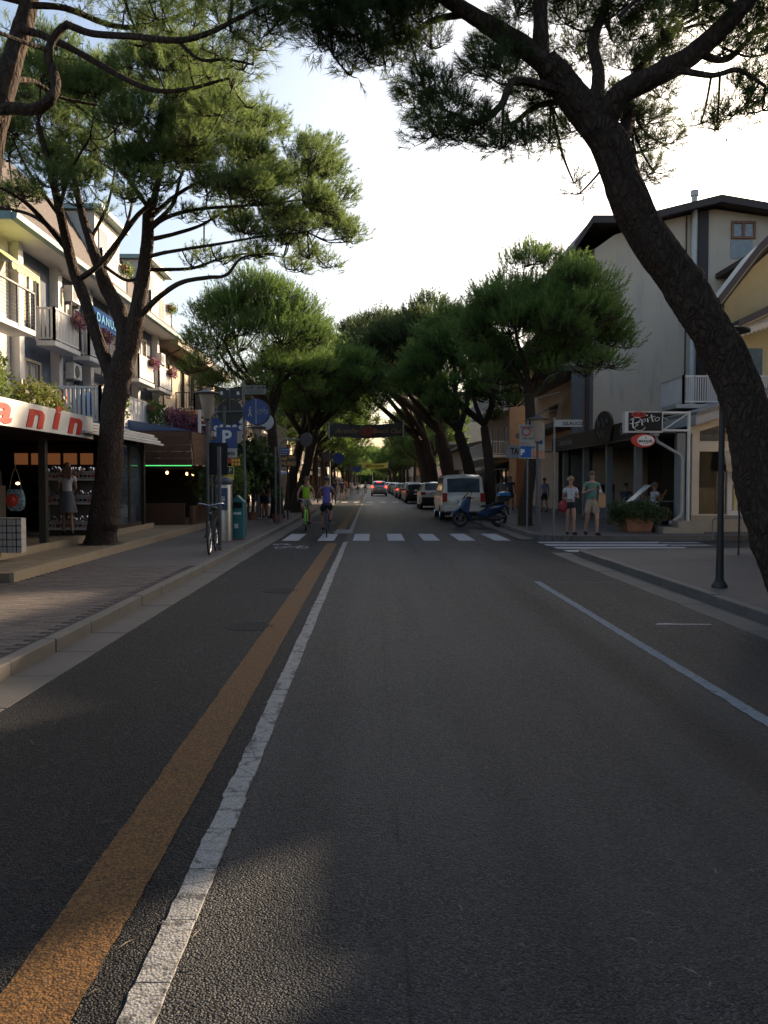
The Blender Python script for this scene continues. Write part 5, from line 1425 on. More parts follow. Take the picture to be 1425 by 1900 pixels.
# unseen blocks added outside the frame, shaped to shade the road around sun patches
shopfront('shading_block', 'unseen tall stuccoed block added beside the camera to shade the road', 9.4, 1, -14, 26.8, 9.2, ST_WHITE, floors=2, seed=14, setback=3)
shopfront('shading_block', 'unseen low block added between the two taller ones to let a sun patch through', 9.5, 1, 12.9, 3.6, 4.9, ST_CREAM, floors=1, seed=15, win=(1.0, .8))
shopfront('shading_block', 'unseen narrow block added at the cross street corner to shade the road', 9.4, 1, 16.6, 1.5, 8.6, ST_WHITE, floors=2, seed=16, win=(.6, 1.2), pitch=1.2, Dp=2.4)
shopfront('shading_house', 'unseen plain house added beyond the yellow one to shade the road', 16.4, 1, 28.6, 12, 10.9, ST_CREAM, floors=3, seed=17)  # added out of view; its height shades the road beyond the sunlit kerb

# ================================================================ tall beige building with the blank gable wall
G0 = 10.15; GY = 38.0
gab = thing('apartment_building', 'tall beige building with a blank gable wall, white flue pipe and dark brown eaves', 'building', (G0, GY, 0))
ST_BEIGE = paint('beige_stucco', (0.64, 0.51, 0.385), 0.9, var=0.05, scale=.8, bump=0.003, bscale=14, dirt=(0.40, 0.35, 0.295, .85))
STRIP = paint('dark_brown_cladding', (.055, .042, .038), .7, var=.1)
def gp(x, y): p = at(x, y, GY); return (p.x - G0, p.z)
prof = [(0, 0), (0, gp(1092, 462)[1]), gp(1140, 436), gp(1195, 418), gp(1325, 388), gp(1425, 402), (gp(1425, 402)[0] + 5, gp(1425, 402)[1] - .9), (gp(1425, 402)[0] + 5, 0)]
part('wall', ST_BEIGE, gab, lambda b: b.prism(prof[::-1], 0, 14, 'y'))
def eave_strip(b, top, lo, hi, y0, y1):
    """one continuous mitred board that follows a roof line (top: points in xz)"""
    b.prism([(x, z + hi) for x, z in top] + [(x, z + lo) for x, z in top[::-1]], y0, y1, 'y')
def fascia(b):
    top = [gp(1058, 462), gp(1092, 412), gp(1140, 412), gp(1200, 405), gp(1325, 374), gp(1430, 392), (prof[6][0] + 1, prof[6][1] + .1)]
    eave_strip(b, top, -.22, -.03, -.75, 14.5); eave_strip(b, top, -.28, .04, -.85, -.753)
part('roof', STRIP, gab, fascia)
boxpart('dark_strip', STRIP, gab, gp(1294, 500)[0], gp(1313, 500)[0], -.06, -.002, 4.5, gp(1300, 392)[1])
def flue(b):
    x = gp(1286, 400)[0]; b.tube([(x, -.16, 4.4), (x, -.16, gp(1286, 378)[1])], .13, 12); b.tube([(x, -.16, gp(1286, 378)[1]), (x, -.16, gp(1286, 366)[1])], .13, 12)
    b.tube([(x, -.16, gp(1286, 366)[1]), (x, -.16, gp(1286, 356)[1])], .19, 12)
    for yy in range(420, 720, 44): z = gp(1286, yy)[1]; b.tube([(x, -.16, z), (x, -.16, z + .06)], .15, 12)
part('flue_pipe', WHITE_OLD, gab, flue, smooth=True)
part('thin_pipe', WOODB, gab, lambda b: b.tube([(gp(1279, 1)[0], -.05, 4.4), (gp(1279, 1)[0], -.05, gp(1279, 402)[1])], .035, 6))
(wx0, wz0), (wx1, wz1) = gp(1355, 480), gp(1401, 411)
w_ = window(gab, wx0, wx1, (wz0 + wz1) / 2 + .05, wz1, y=-.12, fm=paint('red_brown_frame', (.26, .10, .05), .5), pm=paint('curtained_glass', (.30, .33, .34), .15, var=.3, scale=8), fr=.1, dep=.12)
boxpart('obscured_pane', paint('grey_panel', (.30, .32, .32), .4), gab, wx0, wx1 - .1, -.03, -.002, wz0, (wz0 + wz1) / 2)
part('downpipe', WOODB, gab, lambda b: b.tube([(gp(1072, 1)[0], -.3, gp(1, 461)[1]), (gp(1090, 1)[0], -.1, gp(1, 470)[1]), (gp(1095, 1)[0], -.08, gp(1, 480)[1]), (gp(1095, 1)[0], -.08, 3)], .09, 8))
for k in range(4):      # narrow street side of the same building with awnings and a grey pier
    boxpart('balcony', paint('balcony_dark', (.13, .11, .10), .8), gab, -1.3, -.002, .6, 13, 4.3 + k * 2.5, 4.55 + k * 2.5)
part('pier', paint('grey_pier', (.15, .145, .14), .8), gab, lambda b: b.box(-.95, -.01, -.02, .28, 0, 6.6))
for k, (x, y) in enumerate(((985, 742), (990, 772))):
    p = at(x, y, 41 + 4 * k)
    o = MB().face([(0, 0, 0), (1.5, 0, .75), (1.5, 2.6, .75), (0, 2.6, 0)]).face([(0, 0, -.02), (0, 2.6, -.02), (1.5, 2.6, .73), (1.5, 0, .73)]).build('sun_awning', AW_W)
    MB().tube([(0, 0, 0), (0, 2.6, 0)], .03, 6).tube([(0, .05, 0), (1.45, .05, .4)], .02, 5).build('awning_frame', WHITE_OLD, o)
    o.location = p; tag(o, ('upper cream sun awning jutting from the beige building', 'lower cream sun awning jutting over the shops beside the beige building')[k], 'awning', 'sun awnings beside the beige building')

# ================================================================ pub and cafe on the corner
cafe = thing('cafe_veranda', 'grey cafe veranda with posts and a black lettered fascia beside the corner pub', 'cafe', (8.9, 24.9, 0))
CG = paint('cafe_post_grey', (.20, .205, .20), .6, var=.1); CGL = paint('cafe_trim', (.33, .325, .31), .6, var=.08)
for k, Y in enumerate((27.6, 31.0, 34.4, 38.0)):
    boxpart('post', CG, cafe, -.11, .11, Y - 24.9 - .11, Y - 24.9 + .11, .26, 3.06)
boxpart('corner_post', CG, cafe, .30, .55, -.02, .2, .1, 3.2)
boxpart('eave', CGL, cafe, -.42, -.25, -.05, 14.2, 3.02, 3.22); boxpart('veranda_roof', DARKM, cafe, -.25, 4.6, -.02, 14.2, 3.1, 3.2)
boxpart('floor', paint('cafe_floor', (.10, .085, .075), .6, var=.2), cafe, -.35, 8, .1, 14.2, .1, .26)
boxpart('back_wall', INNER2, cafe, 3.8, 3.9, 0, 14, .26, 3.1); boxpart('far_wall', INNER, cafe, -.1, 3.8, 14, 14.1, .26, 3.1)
for (y0, y1, mm) in ((1.0, 2.6, ST_BEIGE), (6.0, 6.8, SIGNWHITE), (8.2, 9.5, ST_BEIGE)): boxpart('wall_panel', mm, cafe, 3.75, 3.795, y0, y1, .5, 2.5 if mm is ST_BEIGE else 1.4)
fas = boxpart('fascia', BLACK, cafe, -.52, -.44, .3, 13.6, 3.06, 3.62)
def frot(): return (PI / 2, 0, -PI / 2)
SG = paint('sign_lettering_grey', (.19, .19, .185), .5)
text('lettering', 'Caffetteria-Snack', .40, SG, fas, (-.535, 10.9, 3.33), frot(), sx=.9); text('lettering', 'Gelateria', .44, SG, fas, (-.535, 2.2, 3.34), frot(), sx=.95)
cr_ = part('crest_board', BLACK, cafe, lambda b: b.prism([(4.0, 3.05)] + [(5.9 - 1.05 + 1.15 * -math.cos(a), 3.55 + .62 * math.sin(a)) for a in [PI * i / 12 for i in range(13)]] + [(6.0, 3.05)], -.60, -.53, 'x'))
part('scroll', SG, cr_, lambda b: b.tube([(-.62, 4.2 + .055 * i, 3.7 + .16 * math.sin(i * .55) + .006 * i) for i in range(26)], .015, 5).tube([(-.62, 4.5 + .05 * i, 3.35 + .1 * math.cos(i * .7)) for i in range(20)], .012, 5))
part('downpipe', CGL, cafe, lambda b: b.tube([(-.3, .1, 3.02), (-.28, .05, 2.85), (.35, -.1, 2.45), (.42, -.12, 2.3), (.42, -.12, .75), (.38, -.14, .62), (.05, -.16, .38)], .05, 8), smooth=True)
for k in range(2): boxpart('step', paint('step_stone', (.27, .23, .18), .7, var=.15, dirt=(.1, .09, .07)), cafe, -.35 + .45 * k, .85, -.75 + .0 * k, .09, .1 + .19 * k, .29 + .19 * k)
# glazed pub front facing the side street
pub = thing('pub_front', 'cream framed glazed pub front under a sloping veranda roof at the right edge', 'pub', (9.75, 24.9, 0))
PF = paint('pub_frame_cream', (.52, .44, .34), .5, var=.06, dirt=(.34, .29, .23))
boxpart('plinth', paint('plinth', (.30, .25, .19), .8, var=.12, dirt=(.13, .11, .09)), pub, -.1, 8, .0, .25, .1, .62)
def slope(b, z0, th, y0, y1, x1=8, sl=.30): b.prism([(-.15, z0), (x1, z0 + sl * x1), (x1, z0 + sl * x1 + th), (-.15, z0 + th)], y0, y1, 'y')
part('roof_beam', PF, pub, lambda b: slope(b, 3.08, .22, -.06, .12)); part('roof_edge', CGL, pub, lambda b: slope(b, 3.32, .30, -.42, 6)); part('gutter', GALV, pub, lambda b: slope(b, 3.62, .10, -.5, 6))
part('post', PF, pub, lambda b: b.box(-.1, .12, -.04, .12, .62, 3.2))
boxpart('transom', PF, pub, .12, 8, -.03, .10, 2.55, 2.86)
f1 = part('window', PF, pub, lambda b: b.box(.12, 1.0, 0, .08, .62, .66)); boxpart('pane', GLASSC, f1, .12, .98, .02, .035, .66, 2.55); boxpart('pane', GLASSD, f1, .12, 8, .02, .035, 2.86, 3.35)
dr = part('door_frame', WHITE, pub, lambda b: b.box(.98, 1.12, -.05, .03, .62, 2.55).box(1.12, 3.6, -.05, .03, .62, .76).box(1.12, 3.6, -.05, .03, 1.55, 1.66).box(2.3, 2.42, -.05, .03, .76, 2.55).box(3.48, 3.6, -.05, .03, .76, 2.55).box(1.3, 1.4, .2, .24, .7, 2.5))
boxpart('pane', GLASSC, dr, 1.12, 2.3, -.02, -.01, .76, 2.55); boxpart('pane', GLASSC, dr, 2.42, 3.48, -.02, -.01, .76, 2.55)
boxpart('inner_wall', WOODL, pub, .1, .95, .8, .86, .3, 1.45); boxpart('inner_wall', INNER, pub, .1, 8, 3.0, 3.05, .3, 3.9); boxpart('floor', INNER2, pub, 0, 8, .25, 6, .1, .35)
def barrel(b):
    x0, x1 = 0.72, 1.95; n = 8
    for i in range(n):
        a0 = PI / 2 * i / n; a1 = PI / 2 * (i + 1) / n
        for k in range(6):
            xa = x0 + (x1 - x0) * k / 6; xb = x0 + (x1 - x0) * (k + 1) / 6
            b.face([(xa, -.55 * math.sin(a0), 2.15 + .42 * math.cos(a0)), (xa, -.55 * math.sin(a1), 2.15 + .42 * math.cos(a1)), (xb, -.55 * math.sin(a1), 2.15 + .42 * math.cos(a1)), (xb, -.55 * math.sin(a0), 2.15 + .42 * math.cos(a0))])
    for xs in (x0, x1): b.face([(xs, 0, 2.15)] + [(xs, -.55 * math.sin(PI / 2 * i / n), 2.15 + .42 * math.cos(PI / 2 * i / n)) for i in range(n + 1)])
    for k in range(6):
        xa = x0 + (x1 - x0) * k / 6; xb = x0 + (x1 - x0) * (k + 1) / 6; m_ = (xa + xb) / 2
        b.face([(xa, -.55, 2.15), (xa, -.55, 1.98), (m_, -.55, 1.90), (xb, -.55, 1.98), (xb, -.55, 2.15)])
ba = part('barrel_awning', paint('old_canvas', (.42, .33, .22), .85, var=.12, dirt=(.16, .09, .04)), None, barrel); ba.location = (9.75, 24.9, 0); tag(ba, 'small rounded beige canvas awning with a rusty hem over the pub door', 'awning')

# sign frame on its white post
sf = thing('bar_sign', 'black pub name board in a white truss frame on a tall post, red oval below', 'sign', (9.32, 24.3, 0))
SW = paint('sign_frame_white', (.50, .49, .47), .5, var=.08, dirt=(.3, .28, .26))
def sx(x): return at(x, 800, 24.3).x - 9.32
def sz(y): return at(1200, y, 24.3).z
part('post', SW, sf, lambda b: b.tube([(0, 0, .1), (0, 0, sz(763))], .05, 10))
part('truss', SW, sf, lambda b: b.tube([(0, 0, sz(766)), (sx(1226), 0, sz(766))], .035, 8).tube([(0, 0, sz(799)), (sx(1226), 0, sz(799))], .035, 8).tube([(0, 0, sz(766)), (sx(1229), 0, sz(799))], .022, 6).tube([(sx(1228), .3, sz(768)), (sx(1240), 0, sz(780))], .015, 5))
bd = boxpart('board_frame', SW, sf, sx(1157), sx(1227), -.12, .12, sz(803), sz(764))
part('panel', BLACK, bd, lambda b: b.box(sx(1163.5), sx(1225), -.13, -.121, sz(800), sz(766)))
part('badge', RED, bd, lambda b: b.prism([(sx(1182) + .21 * math.cos(2 * PI * i / 20), sz(770) + .085 * math.sin(2 * PI * i / 20)) for i in range(20)], -.136, -.131, 'y'))
text('lettering', 'PUB', .15, BLACK, bd, (sx(1182), -.14, sz(770)), bold=.003, extrude=.001, sx=1.15)
PW = paint('sign_script_white', (.62, .62, .60), .5)
def stroke(b, pts, r=.021):
    b.tube([(sx(x), -.145, sz(y)) for x, y in [tuple(p)[:2] for p in catmull([(q[0], q[1], 0) for q in pts], 4)]], r, 5, flat=.5)
def script(b):
    stroke(b, [(1172, 778), (1171, 786), (1172, 795)]); stroke(b, [(1166, 780), (1174, 776), (1184, 776.5), (1183, 782), (1174, 786)]); stroke(b, [(1165, 787), (1172, 786)])
    stroke(b, [(1184, 784), (1178, 786), (1177, 788), (1181, 789), (1176, 792), (1175, 797), (1183, 799.5), (1190, 798), (1194, 793)])
    stroke(b, [(1187, 779), (1188, 786), (1189, 790)]); stroke(b, [(1188, 781), (1193, 778), (1195, 781), (1190, 784)])
    stroke(b, [(1198, 777), (1199, 784)]); stroke(b, [(1205, 770), (1207, 780), (1209, 783)]); stroke(b, [(1201, 776), (1212, 773)]); stroke(b, [(1216, 775), (1212, 778), (1214, 782), (1219, 780), (1220, 776), (1216, 775)])
    b.ball((sx(1197), -.145, sz(771.5)), (.025, .01, .025), 8, 5)
part('lettering', PW, bd, script)
ov = part('oval_sign', RED, sf, lambda b: b.prism([(sx(1193) + .345 * math.cos(2 * PI * i / 28), sz(817.5) + .20 * math.sin(2 * PI * i / 28)) for i in range(28)], -.06, .06, 'y').tube([(sx(1193), 0, sz(805)), (sx(1193), 0, sz(800))], .02, 6))
part('white_oval', SIGNWHITE, ov, lambda b: b.prism([(sx(1197) + .25 * math.cos(2 * PI * i / 28), sz(817.5) + .155 * math.sin(2 * PI * i / 28)) for i in range(28)], -.066, -.061, 'y'))
text('lettering', 'MANUEL', .105, BLACK, ov, (sx(1197), -.07, sz(819)), bold=.003, extrude=.001, sx=1.05); text('lettering', 'CAFFÈ', .055, RED, ov, (sx(1197), -.07, sz(823.2)), extrude=.001); part('bean_mark', RED, ov, lambda b: b.ball((sx(1197), -.068, sz(812)), (.022, .005, .032), 8, 6))

# yellow house above the pub
yh = thing('house', 'yellow house with a dark gabled eave and white balcony above the pub', 'house', (10.6, 28.4, 0))
YD = 28.4
def yp(x, y): p = at(x, y, YD); return (p.x - 10.6, p.z)
wallp = [(yp(1352, 700)[0], 3.6), (yp(1352, 1)[0], yp(1, 558)[1]), yp(1400, 492), yp(1440, 455), yp(1600, 330), (yp(1600, 1)[0], 3.6)]
part('wall', ST_YEL, yh, lambda b: b.prism(wallp[::-1], 0, 9, 'y'))
def skew(o, k=.5):        # the house stands askew to the street
    for v in o.data.vertices: v.co.x += k * max(0, v.co.y + .01)
    return o
skew(yh.children[0])
top = [yp(1300, 572), yp(1372, 478), yp(1392, 458), yp(1445, 418), yp(1620, 290)]
b = MB(); eave_strip(b, top, -.10, 0, -1.42, 9.3); eave_strip(b, top, -.24, .06, -1.5, -1.423); b.mat(1); eave_strip(b, [(x + .06, z) for x, z in top[:-1]], -.22, -.103, -1.42, -.01)
skew(b.build('roof', [STRIP, PF], yh))
lo_ = [yp(1338, 612), yp(1480, 545)]
b = MB(); eave_strip(b, lo_, -.08, .06, -1.3, -.003); eave_strip(b, lo_, -.16, .08, -1.38, -1.303); b.mat(1); eave_strip(b, lo_, -.2, -.083, -1.3, -.003)
b.build('lower_eave', [STRIP, PF], yh)
aw_ = MB(); (ax0, az0) = yp(1345, 625); (ax1, az1) = yp(1470, 585); n = 16
for i in range(n):
    xa = ax0 + (ax1 - ax0) * i / n; xb = ax0 + (ax1 - ax0) * (i + 1) / n; za = az0 + (az1 - az0) * i / n; zb = az0 + (az1 - az0) * (i + 1) / n
    aw_.face([(xa, -1.25, za), (xb, -1.25, zb), (xb, -1.25, zb - .14), ((xa + xb) / 2, -1.25, (za + zb) / 2 - .24), (xa, -1.25, za - .14)]); aw_.face([(xa, -.9, za + .25), (xb, -.9, zb + .25), (xb, -1.25, zb), (xa, -1.25, za)])
aw_.build('scalloped_awning', AW_W, yh)
boxpart('shaded_door', GLASSD, yh, yp(1395, 1)[0], yp(1425, 1)[0], -.04, -.003, 3.9, 6.2)
bl_ = boxpart('balcony_floor', CGL, yh, yp(1238, 1)[0], yp(1600, 1)[0], -1.3, -.002, 4.05, 4.18)
railing(bl_, 'railing', WHITE, [(yp(1252, 1)[0], .8), (yp(1252, 1)[0], -1.25), (yp(1600, 1)[0], -1.25)], 4.18, 5.12, .075, .03, .05)
# ================================================================ street furniture
def street_lamp(name_label, x, y, H, z=PZ, side=0):
    t = thing('street_lamp', name_label, 'street lamp', (x, y, z), 0, 'street lamps with flat caps and conical shades')
    part('pole', GREYM, t, lambda b: b.tube([(0, 0, 0), (0, 0, .9), (0, 0, H - .78)], [.06, .045, .04], 10).lathe([(.11, 0), (.11, .03), (.07, .10)], (0, 0, 0), 12), smooth=True)
    sh = part('lamp_shade', paint('lamp_shade_opal', (.36, .30, .24), .4, var=.1), t, lambda b: b.lathe([(.07, -.78), (.10, -.74), (.215, -.10), (.20, -.08)], (0, 0, H), 18), smooth=True)
    part('cap', GREYM, t, lambda b: b.lathe([(0, 0.06), (.06, .04), (.12, -.02), (.36, -.075), (.36, -.10), (.05, -.06)], (0, 0, H), 24), smooth=True)
    part('collar', GREYM, t, lambda b: b.lathe([(.04, -.84), (.075, -.8), (.075, -.76), (.04, -.74)], (0, 0, H), 12))
    return t
p = gnd(1335, 1090, PZ); lr_ = street_lamp('street lamp on the near right pavement, half hidden behind the leaning pine', p.x, p.y, 3.75)
for ch in lr_.children:
    if ch.name.startswith(('pole', 'cap', 'collar')): ch.data.materials[0] = DARKM
p = gnd(996, 984, PZ); street_lamp('street lamp on the right pavement beside the parking regulations board', p.x, p.y, 3.55)
street_lamp('street lamp among the parking signs on the left pavement, with a large shade', -4.46, 22.6, 4.0)
street_lamp('street lamp behind the brown hotel direction board on the left', -4.55, 33.0, 3.75)
street_lamp('street lamp farther along the left kerb, beyond the green clad cyclist', -3.6, 46.0, 3.85)
street_lamp('street lamp on the right kerb beyond the parked van, before the grey shop', 6.5, 58.0, 4.6)
p = gnd(1370, 1030, PZ)
po = part('leaning_pole', DARKM, None, lambda b: b.tube([(0, 0, 0), (.01, 0, .8), (-.06, 0, 1.6), (-.08, 0, 2.2)], .022, 6)); po.location = p; tag(po, 'thin bent black pole on the pavement behind the leaning pine', 'pole')
p = gnd(1322, 999, PZ); q = gnd(1402, 999, PZ); w_ = q.x - p.x
br = part('bike_rack', GALV, None, lambda b: b.tube(catmull([(0, 0, 0), (0, 0, .45), (.05, 0, .52), (.15, 0, .55), (w_ - .15, 0, .55), (w_ - .05, 0, .52), (w_, 0, .45), (w_, 0, 0)], 3), .022, 6), smooth=True); br.location = p; tag(br, 'low bent tube hoop on the pavement in front of the pub window', 'bike rack')

def pole(root, H, m=GALV, r=.03, lean=0): return part('pole', m, root, lambda b: b.tube([(0, 0, 0), (lean, 0, H)], r, 8), smooth=True)
# gantry of round signs
g0 = gnd(456, 994, PZ)
sgn = thing('path_sign', 'round blue pedestrian and cycle path sign with a time plate on a leaning pole', 'sign', g0)
pole(sgn, 4.35, GALV, .035, -.05)
RP = .36
def disc(b, c, r, y0, y1, n=32): b.prism([(c[0] + r * math.cos(2 * PI * i / n), c[1] + r * math.sin(2 * PI * i / n)) for i in range(n)], y0, y1, 'y')
def rel(x, y, D, o): p = at(x, y, D); return (p.x - o.x, p.z - o.z)
c = rel(475.5, 764, g0.y, g0)
ds = part('disc', BLUESIGN, sgn, lambda b: disc(b, c, RP, -.06, -.035))
part('back_disc', SIGNBACK, ds, lambda b: disc(b, (c[0] + .03, c[1] - .015), RP + .01, -.03, -.005))
FW = paint('faded_sign_white', (.33, .36, .38), .5)
part('divider', FW, ds, lambda b: b.box(c[0] - .01, c[0] + .012, -.066, -.061, c[1] - RP + .01, c[1] + RP - .01))
def pic(b):
    x, z = c[0] - .17, c[1]
    b.ball((x + .01, -.064, z + .115), (.022, .004, .025), 8, 5)
    for p_, q_, r_ in (((x, z + .085), (x, z - .02), .026), ((x, z - .02), (x - .045, z - .135), .016), ((x, z - .02), (x + .05, z - .135), .016), ((x, z + .07), (x - .055, z - .0), .012), ((x, z + .07), (x + .055, z + .01), .012)):
        b.tube([(p_[0], -.064, p_[1]), (q_[0], -.064, q_[1])], r_, 6, flat=.3)
    x = c[0] + .18
    for dx in (-.09, .09):
        pts = [(x + dx + .055 * math.cos(2 * PI * i / 14), -.064, z - .01 + .055 * math.sin(2 * PI * i / 14)) for i in range(15)]; b.tube(pts, .007, 4, cap=False)
    for p_, q_ in (((x - .09, z - .01), (x - .04, z + .07)), ((x - .04, z + .07), (x + .05, z + .07)), ((x - .04, z + .07), (x, z - .01)), ((x, z - .01), (x + .05, z + .07)), ((x + .09, z - .01), (x + .05, z + .11)), ((x + .03, z + .11), (x + .08, z + .11))): b.tube([(p_[0], -.064, p_[1]), (q_[0], -.064, q_[1])], .006, 4)
part('pictogram', FW, ds, pic)
c2 = rel(473, 728, g0.y, g0)
tp_ = boxpart('time_plate', paint('plate_faded', (.20, .20, .19), .5), sgn, c2[0] - .27, c2[0] + .30, -.05, -.03, c2[1] - .06, c2[1] + .19)
text('lettering', '21.30 - 23.30', .10, BLACK, tp_, (c2[0] + .015, -.055, c2[1] + .125), bold=.002, extrude=.001)
text('lettering', 'VEICOLI AUTORIZZATI', .045, BLACK, tp_, (c2[0] + .015, -.055, c2[1] + .035), extrude=.001); text('lettering', 'A CARICO E SCARICO', .045, BLACK, tp_, (c2[0] + .015, -.055, c2[1] - .02), extrude=.001)
cb = rel(427, 765, g0.y, g0)
db = part('reversed_disc', SIGNBACK, sgn, lambda b: disc(b, cb, RP, -.02, .0)); cc_ = rel(427, 730, g0.y, g0)
boxpart('reversed_plate', SIGNBACK, sgn, cc_[0] - .31, cc_[0] + .31, -.02, 0, cc_[1] - .15, cc_[1] + .14)
part('small_label', SIGNWHITE, sgn, lambda b: b.box(cc_[0] - .27, cc_[0] - .20, -.026, -.021, cc_[1] - .04, cc_[1] + .05).box(cc_[0] + .19, cc_[0] + .26, -.026, -.021, cc_[1] - .04, cc_[1] + .05).box(cc_[0] - .1, cc_[0] - .02, -.026, -.021, cc_[1] + .09, cc_[1] + .115))
part('clamp_bar', GALV, sgn, lambda b: b.box(cb[0] - .015, cb[0] + .015, -.05, -.021, cb[1] - .05, cc_[1] + .12))
arm = [rel(*q, g0.y, g0) for q in ((398, 1012), (394, 900), (391, 800), (392, 778), (400, 768), (412, 765), (452, 764))]
part('curved_arm', GALV, sgn, lambda b: b.tube(catmull([(arm[1][0] - .02, -.04, 0.0)] + [(a_[0], -.04, a_[1]) for a_ in arm[1:]], 4), .032, 8), smooth=True)
# blue arrow plate
ca = rel(401, 826, g0.y, g0)
ap = boxpart('arrow_plate', BLUESIGN, sgn, ca[0] - .12, ca[0] + .13, -.10, -.085, ca[1] - .13, ca[1] + .15)
part('arrow_mark', SIGNWHITE, ap, lambda b: b.prism([(ca[0] - .10, ca[1] - .03), (ca[0] + .03, ca[1] - .03), (ca[0] + .03, ca[1] - .08), (ca[0] + .11, ca[1] + .01), (ca[0] + .03, ca[1] + .10), (ca[0] + .03, ca[1] + .05), (ca[0] - .10, ca[1] + .05)], -.106, -.101, 'y'))
boxpart('small_plate', SIGNWHITE, sgn, ca[0] - .02, ca[0] + .12, -.10, -.09, ca[1] - .23, ca[1] - .16)

# tall sign post with the big P
gP = Vector((-4.05, 22.9, PZ))
sp_ = thing('parking_sign', 'big square blue parking sign with ticket plates and a dark reversed board', 'sign', gP)
pole(sp_, 3.6, GREYM, .04)
def R_(x, y): return rel(x, y, gP.y, gP)
def plate(name, m, root, xa, xb, ya, yb, y0, y1): (a, d) = R_(xa, yb); (c_, e) = R_(xb, ya); return boxpart(name, m, root, a, c_, y0, y1, d, e)
pp = plate('blue_plate', BLUESIGN, sp_, 403, 441, 793, 832, -.10, -.08)
text('lettering', 'P', .52, SIGNWHITE, pp, (R_(421.5, 813)[0], -.106, R_(421, 813)[1]), bold=.016, extrude=.002)
tp2 = plate('ticket_plate', paint('plate_grey', (.42, .40, .36), .5), sp_, 423, 441, 832, 849, -.10, -.085)
text('lettering', 'tickets', .17, BLACK, tp2, (R_(421.5, 842)[0], -.104, R_(430, 841)[1]), bold=.003, extrude=.001)
plate('dark_board', BLACK, sp_, 386, 423, 822, 881, -.16, -.11)
rp = plate('red_plate', RED, sp_, 424, 444, 850, 865, -.10, -.085)
YEL = paint('sign_yellow', (.62, .50, .03), .45)
part('red_plate_mark', YEL, rp, lambda b: [b.box(R_(x, 1)[0], R_(x + 4, 1)[0], -.106, -.101, R_(1, y + 5)[1], R_(1, y)[1]) for x in (425, 431, 437) for y in (851.5, 858.5)])
yp_ = plate('yellow_plate', YEL, sp_, 416, 435, 860, 890, -.10, -.088)
k_ = plate('dark_square', paint('sign_dark_green', (.02, .06, .05), .5), yp_, 423, 434, 867, 880, -.106, -.101); text('lettering', 'P', .16, SIGNWHITE, k_, (R_(428.5, 873)[0], -.11, R_(1, 873.5)[1]), extrude=.001)
# long blue board with hanging letters behind
hb = Vector((-4.6, 24.6, PZ)); hl = thing('shop_name_board', 'dark blue board with white bulb lettering partly hidden behind the big parking sign', 'sign', hb)
pole(hl, 3.7, GREYM, .035)
def q_(x, y): return rel(x, y, hb.y, hb)
def hbrd(b): (a, d) = q_(392, 800); (c_, e) = q_(449, 776); b.box(a, c_, -.08, -.05, d, e)
part('board', BLUESIGN, hl, hbrd)
part('round_letters', SIGNWHITE, hl, lambda b: [b.prism([(q_(x, 1)[0] + .075 * math.cos(2 * PI * i / 14), q_(1, y)[1] + .075 * math.sin(2 * PI * i / 14)) for i in range(14)], -.09, -.081, 'y') for x, y in ((396, 794), (396, 805), (407, 792), (419, 792), (431, 792), (443, 793), (443, 781))])
# hotel direction sign
gh = gnd(534, 964, PZ); hs = thing('direction_sign', 'brown direction board with orange hotel lettering and three stars', 'sign', gh)
pole(hs, 3.0, DARKM, .03)
def h_(x, y): return rel(x, y, gh.y, gh)
(a, d) = h_(509, 866); (c_, e) = h_(550, 844)
hbp = boxpart('board', paint('sign_board_brown', (.05, .035, .045), .5), hs, a, c_, -.06, -.035, d, e)
ORG = paint('sign_orange', (.62, .27, .03), .5)
text('lettering', 'Hotel ***', .21, ORG, hbp, ((a + c_) / 2, -.064, e - .14), bold=.004, extrude=.001, sx=.95); text('lettering', 'DANUBIO', .20, ORG, hbp, ((a + c_) / 2, -.064, d + .12), bold=.004, extrude=.001, sx=.9)
(a2, d2) = h_(519, 843); (c2_, e2) = h_(538, 831); up_ = boxpart('upper_plate', BLUESIGN, hs, a2, c2_, -.06, -.04, d2, e2)
text('lettering', 'CENTRO', .09, SIGNWHITE, up_, ((a2 + c2_) / 2, -.064, (d2 + e2) / 2 + .05), extrude=.001); text('lettering', 'HOTELS', .08, SIGNWHITE, up_, ((a2 + c2_) / 2, -.064, (d2 + e2) / 2 - .06), extrude=.001)
g_ = gnd(512, 973, PZ); o = thing('sign_post', 'bare grey post left of the brown hotel direction board', 'post', g_); pole(o, 2.75)
g_ = gnd(520, 971, PZ); o = thing('overhanging_sign', 'curved arm carrying a dark sign turned edge on over the left kerb', 'sign', g_)
ar = [rel(x, y, g_.y, g_) for x, y in ((520, 960), (520, 880), (519, 832), (524, 820), (535, 816), (556, 816))]
part('curved_pole', GALV, o, lambda b: b.tube(catmull([(0, 0, 0)] + [(q[0], 0, q[1]) for q in ar[1:]], 4), .032, 8), smooth=True)
e_ = rel(568, 816, g_.y, g_); part('reversed_disc', SIGNBACK, o, lambda b: b.lathe([(0, -.015), (.26, -.015), (.26, .015), (0, .015)], (0, 0, 0), 24, 'x', Matrix.Translation((e_[0], 0, e_[1])) @ Matrix.Rotation(R(62), 4, 'Z') @ Matrix.Rotation(R(0), 4, 'X')))
